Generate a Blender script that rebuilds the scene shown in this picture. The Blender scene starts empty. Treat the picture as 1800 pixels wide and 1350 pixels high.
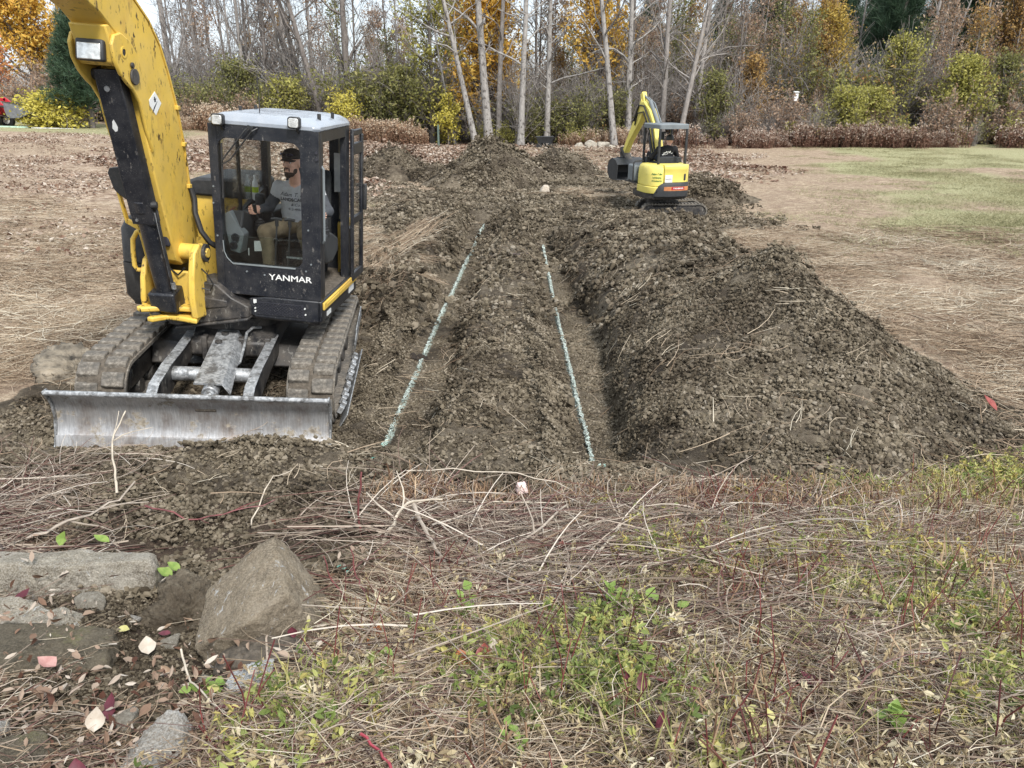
import bpy, bmesh, math, random
import numpy as np
from mathutils import Vector, Matrix, Euler, noise as mnoise

R = math.radians
scene = bpy.context.scene
C = scene.collection
rng = np.random.default_rng(7)
random.seed(7)

# ------------------------------------------------------------------ camera
PITCH = 20.66
HC = 2.72
cam_d = bpy.data.cameras.new('camera')
cam = bpy.data.objects.new('camera', cam_d)
C.objects.link(cam)
cam.location = (0, 0, HC)
cam.rotation_euler = (R(90 - PITCH), 0, 0)
cam_d.sensor_width = 36.0
cam_d.lens = 27.04
cam_d.clip_start = 0.05
cam_d.clip_end = 2000
scene.camera = cam
scene.render.resolution_x = 1024
scene.render.resolution_y = 768

# ------------------------------------------------------------------ world, sun, exposure
SUN_EL, SUN_AZ = 46.0, 152.0          # degrees; azimuth clockwise from +Y (behind the camera, to its right)
w = bpy.data.worlds.new('World')
scene.world = w
w.use_nodes = True
wn = w.node_tree
wn.nodes.clear()
w_out = wn.nodes.new('ShaderNodeOutputWorld')
w_bg = wn.nodes.new('ShaderNodeBackground')
w_sky = wn.nodes.new('ShaderNodeTexSky')
w_sky.sky_type = 'NISHITA'
w_sky.sun_disc = False
w_sky.sun_elevation = R(SUN_EL)
w_sky.sun_rotation = R(SUN_AZ)
w_sky.air_density = 1.0
w_sky.dust_density = 2.0
w_tc = wn.nodes.new('ShaderNodeTexCoord')
w_no = wn.nodes.new('ShaderNodeTexNoise')
w_no.inputs['Scale'].default_value = 2.2
w_no.inputs['Detail'].default_value = 6
w_rp = wn.nodes.new('ShaderNodeValToRGB')
w_rp.color_ramp.elements[0].position = 0.30
w_rp.color_ramp.elements[0].color = (0.55, 0.55, 0.55, 1)
w_rp.color_ramp.elements[1].position = 0.62
w_rp.color_ramp.elements[1].color = (1, 1, 1, 1)
w_mx = wn.nodes.new('ShaderNodeMix')
w_mx.data_type = 'RGBA'
w_mx.inputs[7].default_value = (7.6, 8.3, 9.0, 1)     # the thin bright cloud sheet
wn.links.new(w_tc.outputs['Generated'], w_no.inputs['Vector'])
wn.links.new(w_no.outputs['Fac'], w_rp.inputs['Fac'])
wn.links.new(w_rp.outputs['Color'], w_mx.inputs[0])
wn.links.new(w_sky.outputs['Color'], w_mx.inputs[6])
wn.links.new(w_mx.outputs[2], w_bg.inputs['Color'])
w_bg.inputs['Strength'].default_value = 0.076
wn.links.new(w_bg.outputs[0], w_out.inputs[0])

sun_d = bpy.data.lights.new('sun', 'SUN')
sun_d.energy = 2.3
sun_d.angle = R(11)
sun_d.color = (1.0, 0.96, 0.9)
sun = bpy.data.objects.new('sun', sun_d)
C.objects.link(sun)
_a, _e = R(SUN_AZ), R(SUN_EL)
_sd = Vector((math.sin(_a) * math.cos(_e), math.cos(_a) * math.cos(_e), math.sin(_e)))
sun.rotation_euler = _sd.to_track_quat('Z', 'Y').to_euler()
sun.location = _sd * 50

scene.view_settings.view_transform = 'Standard'
scene.view_settings.look = 'None'
scene.view_settings.exposure = 1.02
scene.view_settings.gamma = 1.0
scene.view_settings.use_curve_mapping = False
scene.cycles.max_bounces = 5
scene.cycles.transparent_max_bounces = 12

# ------------------------------------------------------------------ helpers: naming
def tag(o, label=None, cat=None, group=None, kind=None):
    if label: o['label'] = label
    if cat: o['category'] = cat
    if group: o['group'] = group
    if kind: o['kind'] = kind
    return o

def thing(name, label, cat, loc=(0, 0, 0), mat3=None, group=None):
    o = bpy.data.objects.new(name, None)
    o.empty_display_size = 0.2
    C.objects.link(o)
    if mat3 is not None:
        o.matrix_world = Matrix.Translation(Vector(loc)) @ Matrix(mat3).to_4x4()
    else:
        o.location = loc
    return tag(o, label, cat, group)

def copy_thing(src, loc=None, rotz=None, scale=None, label=None, group=None):
    c = src.copy(); C.objects.link(c)
    if loc is not None: c.location = loc
    if rotz is not None: c.rotation_euler = (c.rotation_euler[0], c.rotation_euler[1], rotz)
    if scale is not None: c.scale = (scale,) * 3 if not hasattr(scale, '__len__') else scale
    if label: c['label'] = label
    if group: c['group'] = group
    for ch in src.children:
        d = ch.copy(); C.objects.link(d); d.parent = c
        for g in ch.children:
            e = g.copy(); C.objects.link(e); e.parent = d
    return c

# ------------------------------------------------------------------ helpers: mesh building
def v3(*a):
    return np.array(a, float)

def frame_of(d):
    d = np.asarray(d, float); d = d / (np.linalg.norm(d) + 1e-12)
    a = v3(0, 0, 1) if abs(d[2]) < 0.9 else v3(1, 0, 0)
    x = np.cross(a, d); x /= np.linalg.norm(x)
    return x, np.cross(d, x), d

def rotm(rx=0, ry=0, rz=0):
    return np.array(Euler((rx, ry, rz)).to_matrix())

class MB:
    """collects shapes; build() links them as ONE mesh object"""
    def __init__(s, xf=None, off=(0, 0, 0)):
        s.v = []; s.f = []; s.m = []; s.n = 0
        s.xf = xf; s.off = np.array(off, float)
    def add(s, verts, faces, m=0):
        verts = np.asarray(verts, float).reshape(-1, 3)
        s.v.append(verts)
        for f in faces:
            s.f.append([int(i) + s.n for i in f]); s.m.append(m)
        s.n += len(verts)
        return s
    def box(s, c, size, rot=None, m=0):
        h = np.array(size, float) / 2
        q = np.array([[x, y, z] for z in (-1, 1) for y in (-1, 1) for x in (-1, 1)], float) * h
        if rot is not None: q = q @ np.asarray(rot).T
        return s.add(q + np.array(c, float), [(0, 2, 3, 1), (4, 5, 7, 6), (0, 1, 5, 4), (2, 6, 7, 3), (0, 4, 6, 2), (1, 3, 7, 5)], m)
    def span(s, a, b, m=0):
        a = np.minimum(a, b), np.maximum(a, b)
        return s.box((a[0] + a[1]) / 2, a[1] - a[0], None, m)
    def bar(s, p, q, wx, wz, up=(0, 0, 1), m=0):
        """a straight bar of rectangular section from p to q"""
        p = np.array(p, float); q = np.array(q, float); d = q - p; L = np.linalg.norm(d); d /= L
        x = np.cross(d, up); x /= np.linalg.norm(x); z = np.cross(x, d)
        return s.box((p + q) / 2, (wx, L, wz), np.stack([x, d, z], 1), m)
    def prism(s, poly, axis, a, b, m=0):
        """extrude a 2D polygon along an axis (0,1,2) from a to b; the polygon runs in the other two axes, in order"""
        poly = np.array(poly, float); n = len(poly)
        o = [i for i in range(3) if i != axis]
        q = np.zeros((2 * n, 3)); q[:n, o] = poly; q[n:, o] = poly; q[:n, axis] = a; q[n:, axis] = b
        area = np.sum(poly[:, 0] * np.roll(poly[:, 1], -1) - np.roll(poly[:, 0], -1) * poly[:, 1])
        flip = (area > 0) == (b > a)
        if axis == 1: flip = not flip
        fs = [list(range(n)), list(range(2 * n - 1, n - 1, -1))] + [(i, n + i, n + (i + 1) % n, (i + 1) % n) for i in range(n)]
        if not flip: fs = [f[::-1] for f in fs]
        return s.add(q, fs, m)
    def tube(s, pts, r, k=8, m=0, caps=True):
        pts = np.array(pts, float); n = len(pts)
        r = np.full(n, r, float) if np.ndim(r) == 0 else np.array(r, float)
        T = np.gradient(pts, axis=0); T /= np.linalg.norm(T, axis=1)[:, None] + 1e-12
        x, y, _ = frame_of(T[0]); ang = np.arange(k) * 2 * math.pi / k
        q = []
        for i in range(n):
            x = x - T[i] * np.dot(x, T[i]); x /= np.linalg.norm(x) + 1e-12; y = np.cross(T[i], x)
            q.append(pts[i] + r[i] * (np.cos(ang)[:, None] * x + np.sin(ang)[:, None] * y))
        fs = [(i * k + j, i * k + (j + 1) % k, (i + 1) * k + (j + 1) % k, (i + 1) * k + j) for i in range(n - 1) for j in range(k)]
        if caps: fs += [list(range(k))[::-1], list(range((n - 1) * k, n * k))]
        return s.add(np.concatenate(q), fs, m)
    def cyl(s, p, q, r, k=16, m=0, r2=None):
        return s.tube([p, q], [r, r if r2 is None else r2], k, m)
    def ring(s, c, axis, ro, ri, wd, k=20, m=0):
        """a flat ring (washer) about an axis direction"""
        x, y, d = frame_of(axis); c = np.array(c, float); a = np.arange(k) * 2 * math.pi / k
        e = np.cos(a)[:, None] * x + np.sin(a)[:, None] * y
        q = np.concatenate([c + e * ro - d * wd / 2, c + e * ro + d * wd / 2, c + e * ri + d * wd / 2, c + e * ri - d * wd / 2])
        fs = [(u * k + j, u * k + (j + 1) % k, ((u + 1) % 4) * k + (j + 1) % k, ((u + 1) % 4) * k + j) for u in range(4) for j in range(k)]
        return s.add(q, fs, m)
    def ball(s, c, r, nu=12, nv=8, m=0, rot=None):
        r = np.array((r,) * 3 if np.ndim(r) == 0 else r, float)
        q = [[0, 0, 1]]
        for i in range(1, nv):
            t = math.pi * i / nv
            q += [[math.sin(t) * math.cos(2 * math.pi * j / nu), math.sin(t) * math.sin(2 * math.pi * j / nu), math.cos(t)] for j in range(nu)]
        q += [[0, 0, -1]]; q = np.array(q) * r
        if rot is not None: q = q @ np.asarray(rot).T
        fs = [(0, 1 + j, 1 + (j + 1) % nu) for j in range(nu)]
        for i in range(nv - 2):
            b = 1 + i * nu
            fs += [(b + j, b + nu + j, b + nu + (j + 1) % nu, b + (j + 1) % nu) for j in range(nu)]
        b = 1 + (nv - 2) * nu
        fs += [(b + (j + 1) % nu, b + j, b + nu) for j in range(nu)]
        return s.add(q + np.array(c, float), fs, m)
    def loft(s, rings, m=0, caps=True, closed=True):
        k = len(rings[0]); n = len(rings); q = np.concatenate([np.array(r_, float) for r_ in rings])
        e = k if closed else k - 1
        fs = [(i * k + j, i * k + (j + 1) % k, (i + 1) * k + (j + 1) % k, (i + 1) * k + j) for i in range(n - 1) for j in range(e)]
        if caps: fs += [list(range(k))[::-1], list(range((n - 1) * k, n * k))]
        return s.add(q, fs, m)
    def build(s, name, mats, parent=None, bevel=0, seg=2, smooth=35, loc=None):
        v = np.concatenate(s.v) if s.v else np.zeros((0, 3))
        if s.xf is not None: v = v @ np.asarray(s.xf).T
        v = v + s.off
        me = bpy.data.meshes.new(name)
        me.from_pydata(v.tolist(), [], s.f)
        mats = mats if isinstance(mats, (list, tuple)) else [mats]
        for q in mats: me.materials.append(q)
        me.polygons.foreach_set('material_index', s.m)
        me.polygons.foreach_set('use_smooth', [smooth > 0] * len(me.polygons))
        me.update()
        if smooth: me.set_sharp_from_angle(angle=R(smooth))
        o = bpy.data.objects.new(name, me); C.objects.link(o)
        if parent is not None: o.parent = parent
        if loc is not None: o.location = loc
        if bevel:
            b = o.modifiers.new('bevel', 'BEVEL'); b.width = bevel; b.segments = seg
            b.limit_method = 'ANGLE'; b.angle_limit = R(40); b.harden_normals = False
        return o

def np_mesh(name, verts, tris_or_quads, mats, parent=None, smooth=False, attrs=None, mat_idx=None, link=True):
    """fast mesh from numpy; faces: (n,3) or (n,4) array; attrs {name: (type, domain, array)}"""
    f = np.asarray(tris_or_quads, np.int32); n, k = f.shape
    me = bpy.data.meshes.new(name)
    me.vertices.add(len(verts)); me.vertices.foreach_set('co', np.asarray(verts, np.float32).ravel())
    me.loops.add(n * k); me.loops.foreach_set('vertex_index', f.ravel())
    me.polygons.add(n); me.polygons.foreach_set('loop_start', np.arange(0, n * k, k, dtype=np.int32))
    if mat_idx is not None: me.polygons.foreach_set('material_index', np.asarray(mat_idx, np.int32))
    me.polygons.foreach_set('use_smooth', np.full(n, smooth))
    for m in (mats if isinstance(mats, (list, tuple)) else [mats]): me.materials.append(m)
    for a, (t, dom, arr) in (attrs or {}).items():
        at = me.attributes.new(a, t, dom)
        at.data.foreach_set('vector' if t == 'FLOAT_VECTOR' else ('color' if 'COLOR' in t else 'value'), np.asarray(arr).ravel())
    me.update(calc_edges=True)
    if not link: return me
    o = bpy.data.objects.new(name, me); C.objects.link(o)
    if parent is not None: o.parent = parent
    return o

# ------------------------------------------------------------------ helpers: noise
def _hash(ix, iy, iz, seed):
    h = (ix.astype(np.int64) * 374761393 + iy.astype(np.int64) * 668265263 + iz.astype(np.int64) * 2147483647 + seed * 1442695041) & 0xffffffff
    h = ((h ^ (h >> 13)) * 1274126177) & 0xffffffff
    return ((h ^ (h >> 16)) & 0xffff) / 65535.0

def vn(x, y, sc, seed=0, z=None):
    """value noise, -1..1, feature size sc"""
    x = np.asarray(x, float) / sc + 57.3; y = np.asarray(y, float) / sc + 91.7
    ix, iy = np.floor(x), np.floor(y); fx, fy = x - ix, y - iy
    fx = fx * fx * (3 - 2 * fx); fy = fy * fy * (3 - 2 * fy)
    if z is None:
        z0 = np.zeros_like(ix)
        a, b, c, d = (_hash(ix + i, iy + j, z0, seed) for j in (0, 1) for i in (0, 1))
        return ((a * (1 - fx) + b * fx) * (1 - fy) + (c * (1 - fx) + d * fx) * fy) * 2 - 1
    z = np.asarray(z, float) / sc + 13.1; iz = np.floor(z); fz = z - iz; fz = fz * fz * (3 - 2 * fz)
    r = 0
    for k in (0, 1):
        a, b, c, d = (_hash(ix + i, iy + j, iz + k, seed) for j in (0, 1) for i in (0, 1))
        r = r + ((a * (1 - fx) + b * fx) * (1 - fy) + (c * (1 - fx) + d * fx) * fy) * (fz if k else 1 - fz)
    return r * 2 - 1

def fbm(x, y, sc, oct=3, seed=0, z=None):
    r = 0; a = 1.0
    for i in range(oct):
        r = r + a * vn(x, y, sc / 2 ** i, seed + i * 17, None if z is None else z); a *= 0.5
    return r / 1.75

def sstep(a, b, x):
    t = np.clip((np.asarray(x, float) - a) / (b - a), 0, 1)
    return t * t * (3 - 2 * t)
# ------------------------------------------------------------------ materials
class NT:
    def __init__(s, name):
        s.m = bpy.data.materials.new(name); s.m.use_nodes = True
        s.t = s.m.node_tree; s.t.nodes.clear()
        s.out = s.t.nodes.new('ShaderNodeOutputMaterial')
        s._tc = None
    def n(s, typ, ins=None, **props):
        q = s.t.nodes.new('ShaderNode' + typ)
        for k, v in props.items(): setattr(q, k, v)
        for k, v in (ins or {}).items(): s.set(q.inputs[k], v)
        return q
    def set(s, sock, v):
        if isinstance(v, bpy.types.NodeSocket): s.t.links.new(v, sock)
        elif hasattr(v, '__len__'):
            v = tuple(v); sock.default_value = v + (1,) if len(v) == 3 and len(sock.default_value) == 4 else v
        else: sock.default_value = v
    def co(s, which='Object', scale=None, rot=None):
        if s._tc is None: s._tc = s.n('TexCoord')
        o = s._tc.outputs[which]
        if scale is not None or rot is not None:
            mp = s.n('Mapping', {'Vector': o})
            if scale is not None: mp.inputs['Scale'].default_value = scale
            if rot is not None: mp.inputs['Rotation'].default_value = rot
            o = mp.outputs[0]
        return o
    def noise(s, scale, detail=4, vec=None, rough=0.55, dist=0.0):
        return s.n('TexNoise', {'Vector': vec if vec is not None else s.co(), 'Scale': scale, 'Detail': detail, 'Roughness': rough, 'Distortion': dist}).outputs['Fac']
    def voro(s, scale, vec=None, feature='F1', out='Distance'):
        return s.n('TexVoronoi', {'Vector': vec if vec is not None else s.co(), 'Scale': scale}, feature=feature).outputs[out]
    def ramp(s, fac, stops, interp='LINEAR'):
        q = s.n('ValToRGB', {'Fac': fac}); cr = q.color_ramp; cr.interpolation = interp
        while len(cr.elements) < len(stops): cr.elements.new(0.5)
        for e, (p, c) in zip(cr.elements, stops):
            e.position = p
            c = (c, c, c) if np.ndim(c) == 0 else tuple(c)
            e.color = c + (1,) if len(c) == 3 else c
        return q.outputs['Color']
    def mix(s, fac, a, b, mode='MIX'):
        q = s.n('Mix', data_type='RGBA', blend_type=mode)
        s.set(q.inputs[0], fac); s.set(q.inputs[6], a); s.set(q.inputs[7], b)
        return q.outputs[2]
    def math(s, op, a, b=0.0, clamp=False):
        q = s.n('Math', operation=op, use_clamp=clamp)
        s.set(q.inputs[0], a); s.set(q.inputs[1], b)
        return q.outputs[0]
    def attr(s, name, typ='GEOMETRY', out='Fac'):
        return s.n('Attribute', attribute_name=name, attribute_type=typ).outputs[out]
    def bump(s, h, strength=0.3, dist=0.01, nrm=None):
        q = s.n('Bump', {'Height': h, 'Strength': strength, 'Distance': dist})
        if nrm is not None: s.set(q.inputs['Normal'], nrm)
        return q.outputs[0]
    def pbr(s, col, rough=0.6, metal=0.0, nrm=None, spec=0.5, **kw):
        q = s.n('BsdfPrincipled', {'Base Color': col, 'Roughness': rough, 'Metallic': metal, 'Specular IOR Level': spec})
        for k, v in kw.items(): s.set(q.inputs[k.replace('_', ' ')], v)
        if nrm is not None: s.set(q.inputs['Normal'], nrm)
        s.t.links.new(q.outputs[0], s.out.inputs[0])
        return s.m

def m_plain(name, col, rough=0.6, metal=0.0, var=0.25, scale=8, bumpk=0.0):
    t = NT(name); c = np.array(col)
    n = t.noise(scale, 5)
    cc = t.ramp(n, [(0.3, tuple(c * (1 - var))), (0.7, tuple(np.minimum(c * (1 + var), 1)))])
    nb = t.bump(t.noise(scale * 6, 3), bumpk, 0.01) if bumpk else None
    return t.pbr(cc, rough, metal, nb)

MUD = (0.17, 0.14, 0.105)
def m_paint(name, col, rough=0.38, wear=(0.03, 0.025, 0.02), wear_amt=0.67, dust=0.25, dustcol=(0.4, 0.37, 0.32), specks=0.0, stain=None, sc=1.0):
    """sprayed machine paint: chips and scratches, dust film, mud specks"""
    t = NT(name)
    v = t.co(scale=(1, 1, 0.45))
    base = t.mix(t.ramp(t.noise(2.5 * sc, 4), [(0.35, 0.0), (0.7, 1.0)]), col, tuple(np.array(col) * 0.82))
    if stain is not None:
        base = t.mix(t.ramp(t.noise(3.1 * sc, 6, v, 0.7), [(0.55, 0.0), (0.78, 0.75)]), base, stain)
    d = t.ramp(t.noise(6 * sc, 8, None, 0.7), [(0.4, 0.0), (0.8, dust)])
    base = t.mix(d, base, dustcol)
    chips = t.ramp(t.noise(24 * sc, 5, v, 0.6), [(wear_amt, 0.0), (wear_amt + 0.035, 1.0)])
    region = t.ramp(t.noise(2.2 * sc, 2), [(0.35, 0.0), (0.6, 1.0)])
    chips = t.math('MULTIPLY', chips, region)
    base = t.mix(chips, base, wear)
    if specks:
        sp = t.ramp(t.noise(150 * sc, 2, None, 0.4), [(0.71 - specks * 0.04, 0.0), (0.75 - specks * 0.04, 0.55)])
        sp = t.math('MULTIPLY', sp, t.ramp(t.noise(4 * sc, 3), [(0.35, 0.15), (0.65, 1.0)]))
        base = t.mix(sp, base, (0.42, 0.40, 0.37))
    r = t.ramp(d, [(0.0, rough), (1.0, 0.95)])
    return t.pbr(base, r, 0.0, t.bump(t.noise(30 * sc, 3), 0.06, 0.01))

M = {}
M['yellow'] = m_paint('worn_yellow_paint', (0.76, 0.51, 0.085), 0.42, wear=(0.05, 0.03, 0.018), wear_amt=0.58, dust=0.3, dustcol=(0.42, 0.34, 0.2), stain=(0.42, 0.2, 0.03))
M['yellow2'] = m_paint('clean_yellow_paint', (0.84, 0.71, 0.16), 0.4, wear_amt=0.66, dust=0.12, dustcol=(0.6, 0.55, 0.35))
M['black'] = m_paint('dusty_black_paint', (0.012, 0.014, 0.020), 0.32, wear=(0.16, 0.15, 0.14), wear_amt=0.64, dust=0.17, dustcol=(0.22, 0.21, 0.2), specks=1.0)
M['black2'] = m_paint('matt_black_plastic', (0.018, 0.019, 0.021), 0.5, wear=(0.1, 0.1, 0.1), wear_amt=0.74, dust=0.22, dustcol=(0.2, 0.19, 0.18), specks=0.3)
M['frame'] = m_paint('muddy_black_steel', (0.02, 0.02, 0.022), 0.45, wear=(0.2, 0.19, 0.17), wear_amt=0.6, dust=0.9, dustcol=(0.15, 0.13, 0.11), specks=0.5)
M['grey'] = m_plain('grey_plastic', (0.17, 0.19, 0.2), 0.55, 0, 0.12, 5, 0.05)
M['dgrey'] = m_plain('dark_grey_plastic', (0.035, 0.037, 0.04), 0.55, 0, 0.2, 6, 0.05)
M['roof'] = m_paint('dusty_sky_pale_roof', (0.33, 0.37, 0.43), 0.16, wear=(0.3, 0.3, 0.3), wear_amt=0.8, dust=0.4, dustcol=(0.5, 0.5, 0.5))  # pale blue-grey paints the sky's reflection into the roof colour, under a dust film
M['chrome'] = m_plain('chrome_rod', (0.6, 0.6, 0.6), 0.2, 0.9, 0.08, 5)
M['white'] = m_plain('white_print', (0.78, 0.78, 0.76), 0.55, 0, 0.05, 5)
M['decal'] = m_plain('pale_decal', (0.66, 0.67, 0.66), 0.5, 0, 0.1, 20)
M['ink'] = m_plain('dark_print', (0.03, 0.03, 0.04), 0.6, 0, 0.1, 5)
M['greenink'] = m_plain('green_print', (0.03, 0.16, 0.05), 0.6, 0, 0.1, 5)
M['red'] = m_plain('red_paint', (0.42, 0.02, 0.03), 0.4, 0, 0.15, 6)
M['orange'] = m_plain('orange_plate', (0.5, 0.2, 0.08), 0.5, 0, 0.25, 9)
M['hose'] = m_plain('rubber_hose', (0.016, 0.016, 0.017), 0.6, 0, 0.3, 14, 0.1)
M['lens'] = m_plain('lamp_lens', (0.75, 0.75, 0.72), 0.12, 0.55, 0.35, 22, 0.25)
M['seat'] = m_plain('seat_cloth', (0.03, 0.032, 0.036), 0.85, 0, 0.3, 30, 0.2)

def _steel():
    t = NT('scoured_blade_steel')
    v = t.co(scale=(1.0, 1, 0.25))
    b = t.ramp(t.noise(26, 8, t.co(scale=(3, 1, 0.18)), 0.7), [(0.3, (0.30, 0.30, 0.31)), (0.55, (0.48, 0.48, 0.485)), (0.75, (0.64, 0.64, 0.64))])
    rust = t.ramp(t.noise(2.6, 7, t.co(scale=(1, 1, 0.5)), 0.7), [(0.45, 0.0), (0.62, 0.75)])
    b = t.mix(rust, b, t.ramp(t.noise(14, 5), [(0.3, (0.11, 0.07, 0.045)), (0.7, (0.24, 0.17, 0.12))]))
    z = t.n('SeparateXYZ', {'Vector': t.co()}).outputs[2]
    mud = t.ramp(t.noise(6, 8, None, 0.7), [(0.55, 0.0), (0.62, 1.0)])
    b = t.mix(mud, b, t.ramp(t.noise(40, 4), [(0.3, (0.13, 0.11, 0.085)), (0.7, (0.34, 0.3, 0.24))]))
    return t.pbr(b, t.ramp(mud, [(0, 0.42), (1, 0.95)]), t.ramp(mud, [(0, 0.55), (1, 0)]), t.bump(t.noise(45, 4), 0.2, 0.006))
M['steel'] = _steel()

def _galv():
    t = NT('galvanised_cover')
    b = t.ramp(t.voro(48, None, 'F1', 'Color'), [(0.2, (0.26, 0.27, 0.28)), (0.8, (0.5, 0.51, 0.52))])
    b = t.mix(t.ramp(t.noise(9, 6, None, 0.7), [(0.5, 0), (0.62, 0.85)]), b, (0.10, 0.095, 0.09))
    return t.pbr(b, 0.45, 0.5, t.bump(t.noise(30), 0.15, 0.006))
M['galv'] = _galv()

def _rubber():
    t = NT('muddy_track_rubber')
    b = t.ramp(t.noise(12, 5), [(0.3, (0.045, 0.044, 0.043)), (0.7, (0.11, 0.107, 0.1))])
    mud = t.ramp(t.noise(4.5, 9, None, 0.72), [(0.34, 0.1), (0.52, 1.0)])
    mc = t.ramp(t.noise(30, 6, None, 0.7), [(0.25, (0.06, 0.052, 0.042)), (0.5, (0.16, 0.14, 0.115)), (0.72, (0.33, 0.30, 0.26))])
    return t.pbr(t.mix(mud, b, mc), 0.85, 0, t.bump(t.noise(38, 6, None, 0.7), 0.7, 0.012))
M['rubber'] = _rubber()

def _mudplain():
    t = NT('packed_mud')
    mc = t.ramp(t.noise(22, 7, None, 0.7), [(0.25, (0.045, 0.038, 0.03)), (0.55, (0.12, 0.1, 0.078)), (0.8, (0.22, 0.19, 0.155))])
    return t.pbr(mc, 0.95, 0, t.bump(t.noise(30, 7, None, 0.7), 0.9, 0.02))
M['mud'] = _mudplain()

def _glass(name, tint, refl=0.06):
    t = NT(name)
    tr = t.n('BsdfTransparent', {'Color': tint}); gl = t.n('BsdfGlossy', {'Color': (1, 1, 1), 'Roughness': 0.02})
    fr = t.n('Fresnel', {'IOR': 1.45})
    f = t.math('ADD', t.math('MULTIPLY', fr.outputs[0], 0.65), refl * 0.3)
    mx = t.n('MixShader', {0: f, 1: tr.outputs[0], 2: gl.outputs[0]})
    t.t.links.new(mx.outputs[0], t.out.inputs[0])
    return t.m
M['glass'] = _glass('cab_glass', (0.975, 0.985, 0.98))
M['glass_dusty'] = _glass('lower_cab_glass', (0.88, 0.92, 0.90), 0.2)

# --- earth
def soil_nodes(t, vec):
    n1 = t.noise(1.1, 7, vec, 0.65); n2 = t.noise(16, 6, vec, 0.7); n3 = t.noise(70, 3, vec, 0.6)
    a = t.ramp(n2, [(0.25, (0.056, 0.045, 0.031)), (0.5, (0.150, 0.123, 0.091)), (0.72, (0.255, 0.220, 0.165))])
    a = t.mix(t.ramp(n1, [(0.40, 0.85), (0.56, 0.0)]), a, (0.045, 0.035, 0.026))
    a = t.mix(t.ramp(n3, [(0.66, 0.0), (0.74, 0.6)]), a, (0.3, 0.27, 0.22))
    return a, n2, n3
def _soil():
    t = NT('dug_soil'); v = t.n('NewGeometry').outputs['Position']
    a, n2, n3 = soil_nodes(t, v)
    b = t.bump(t.noise(34, 6, v, 0.75), 1.0, 0.03)
    return t.pbr(a, 0.95, 0, b, 0.15)
M['soil'] = _soil()
def _ground():
    t = NT('field_ground'); v = t.n('NewGeometry').outputs['Position']
    a, n2, n3 = soil_nodes(t, v)
    vs = t.n('Mapping', {'Vector': v, 'Scale': (1, 1, 1)}).outputs[0]
    s1 = t.noise(42, 5, vs, 0.75, 1.2); s2 = t.noise(1.3, 5, v, 0.6)
    s1 = t.math('ADD', t.math('MULTIPLY', s1, 0.42), t.math('MULTIPLY', t.noise(5.5, 9, t.n('Mapping', {'Vector': v, 'Scale': (0.8, 1.5, 1), 'Rotation': (0, 0, 0.35)}).outputs[0], 0.8, 0.8), 0.58))
    straw = t.ramp(s1, [(0.38, (0.10, 0.066, 0.047)), (0.485, (0.33, 0.245, 0.172)), (0.575, (0.60, 0.49, 0.36))])
    straw = t.mix(t.ramp(s2, [(0.42, 0.0), (0.66, 0.4)]), straw, (0.26, 0.18, 0.14))
    grn = t.ramp(t.noise(30, 5, v, 0.7), [(0.34, (0.13, 0.13, 0.06)), (0.5, (0.36, 0.345, 0.19)), (0.66, (0.58, 0.54, 0.36))])
    leaf = t.ramp(t.voro(9, v, 'F1', 'Color'), [(0.2, (0.22, 0.15, 0.105)), (0.5, (0.40, 0.30, 0.22)), (0.85, (0.58, 0.47, 0.37))])
    w1 = t.noise(5, 6, v, 0.7)
    def wt(name, k=0.55):
        return t.math('ADD', t.attr(name), t.math('MULTIPLY', t.math('SUBTRACT', w1, 0.5), k))
    c = t.mix(t.ramp(wt('green'), [(0.42, 0), (0.62, 1)]), straw, grn)
    c = t.mix(t.ramp(wt('leaf'), [(0.42, 0), (0.6, 1)]), c, leaf)
    c = t.mix(t.ramp(wt('soil'), [(0.42, 0), (0.58, 1)]), c, a)
    wood = t.ramp(t.noise(14, 7, v, 0.75), [(0.3, (0.022, 0.017, 0.013)), (0.55, (0.085, 0.062, 0.046)), (0.75, (0.2, 0.15, 0.11))])  # wood floor; kept dark to paint shaded gaps under the bank's litter
    c = t.mix(t.ramp(wt('wood'), [(0.42, 0), (0.6, 1)]), c, wood)
    pw = t.math('ADD', t.attr('line'), t.math('MULTIPLY', t.math('SUBTRACT', t.noise(26, 5, v, 0.7), 0.5), 0.07))
    c = t.mix(t.ramp(pw, [(0.018, 0.8), (0.036, 0.0)]), c, (0.50, 0.61, 0.55))
    b = t.bump(t.noise(34, 6, v, 0.75), 1.0, 0.03, t.bump(t.noise(3.2, 6, v, 0.7), 0.8, 0.16))
    return t.pbr(c, 0.95, 0, b, 0.15)
M['ground'] = _ground()

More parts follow.
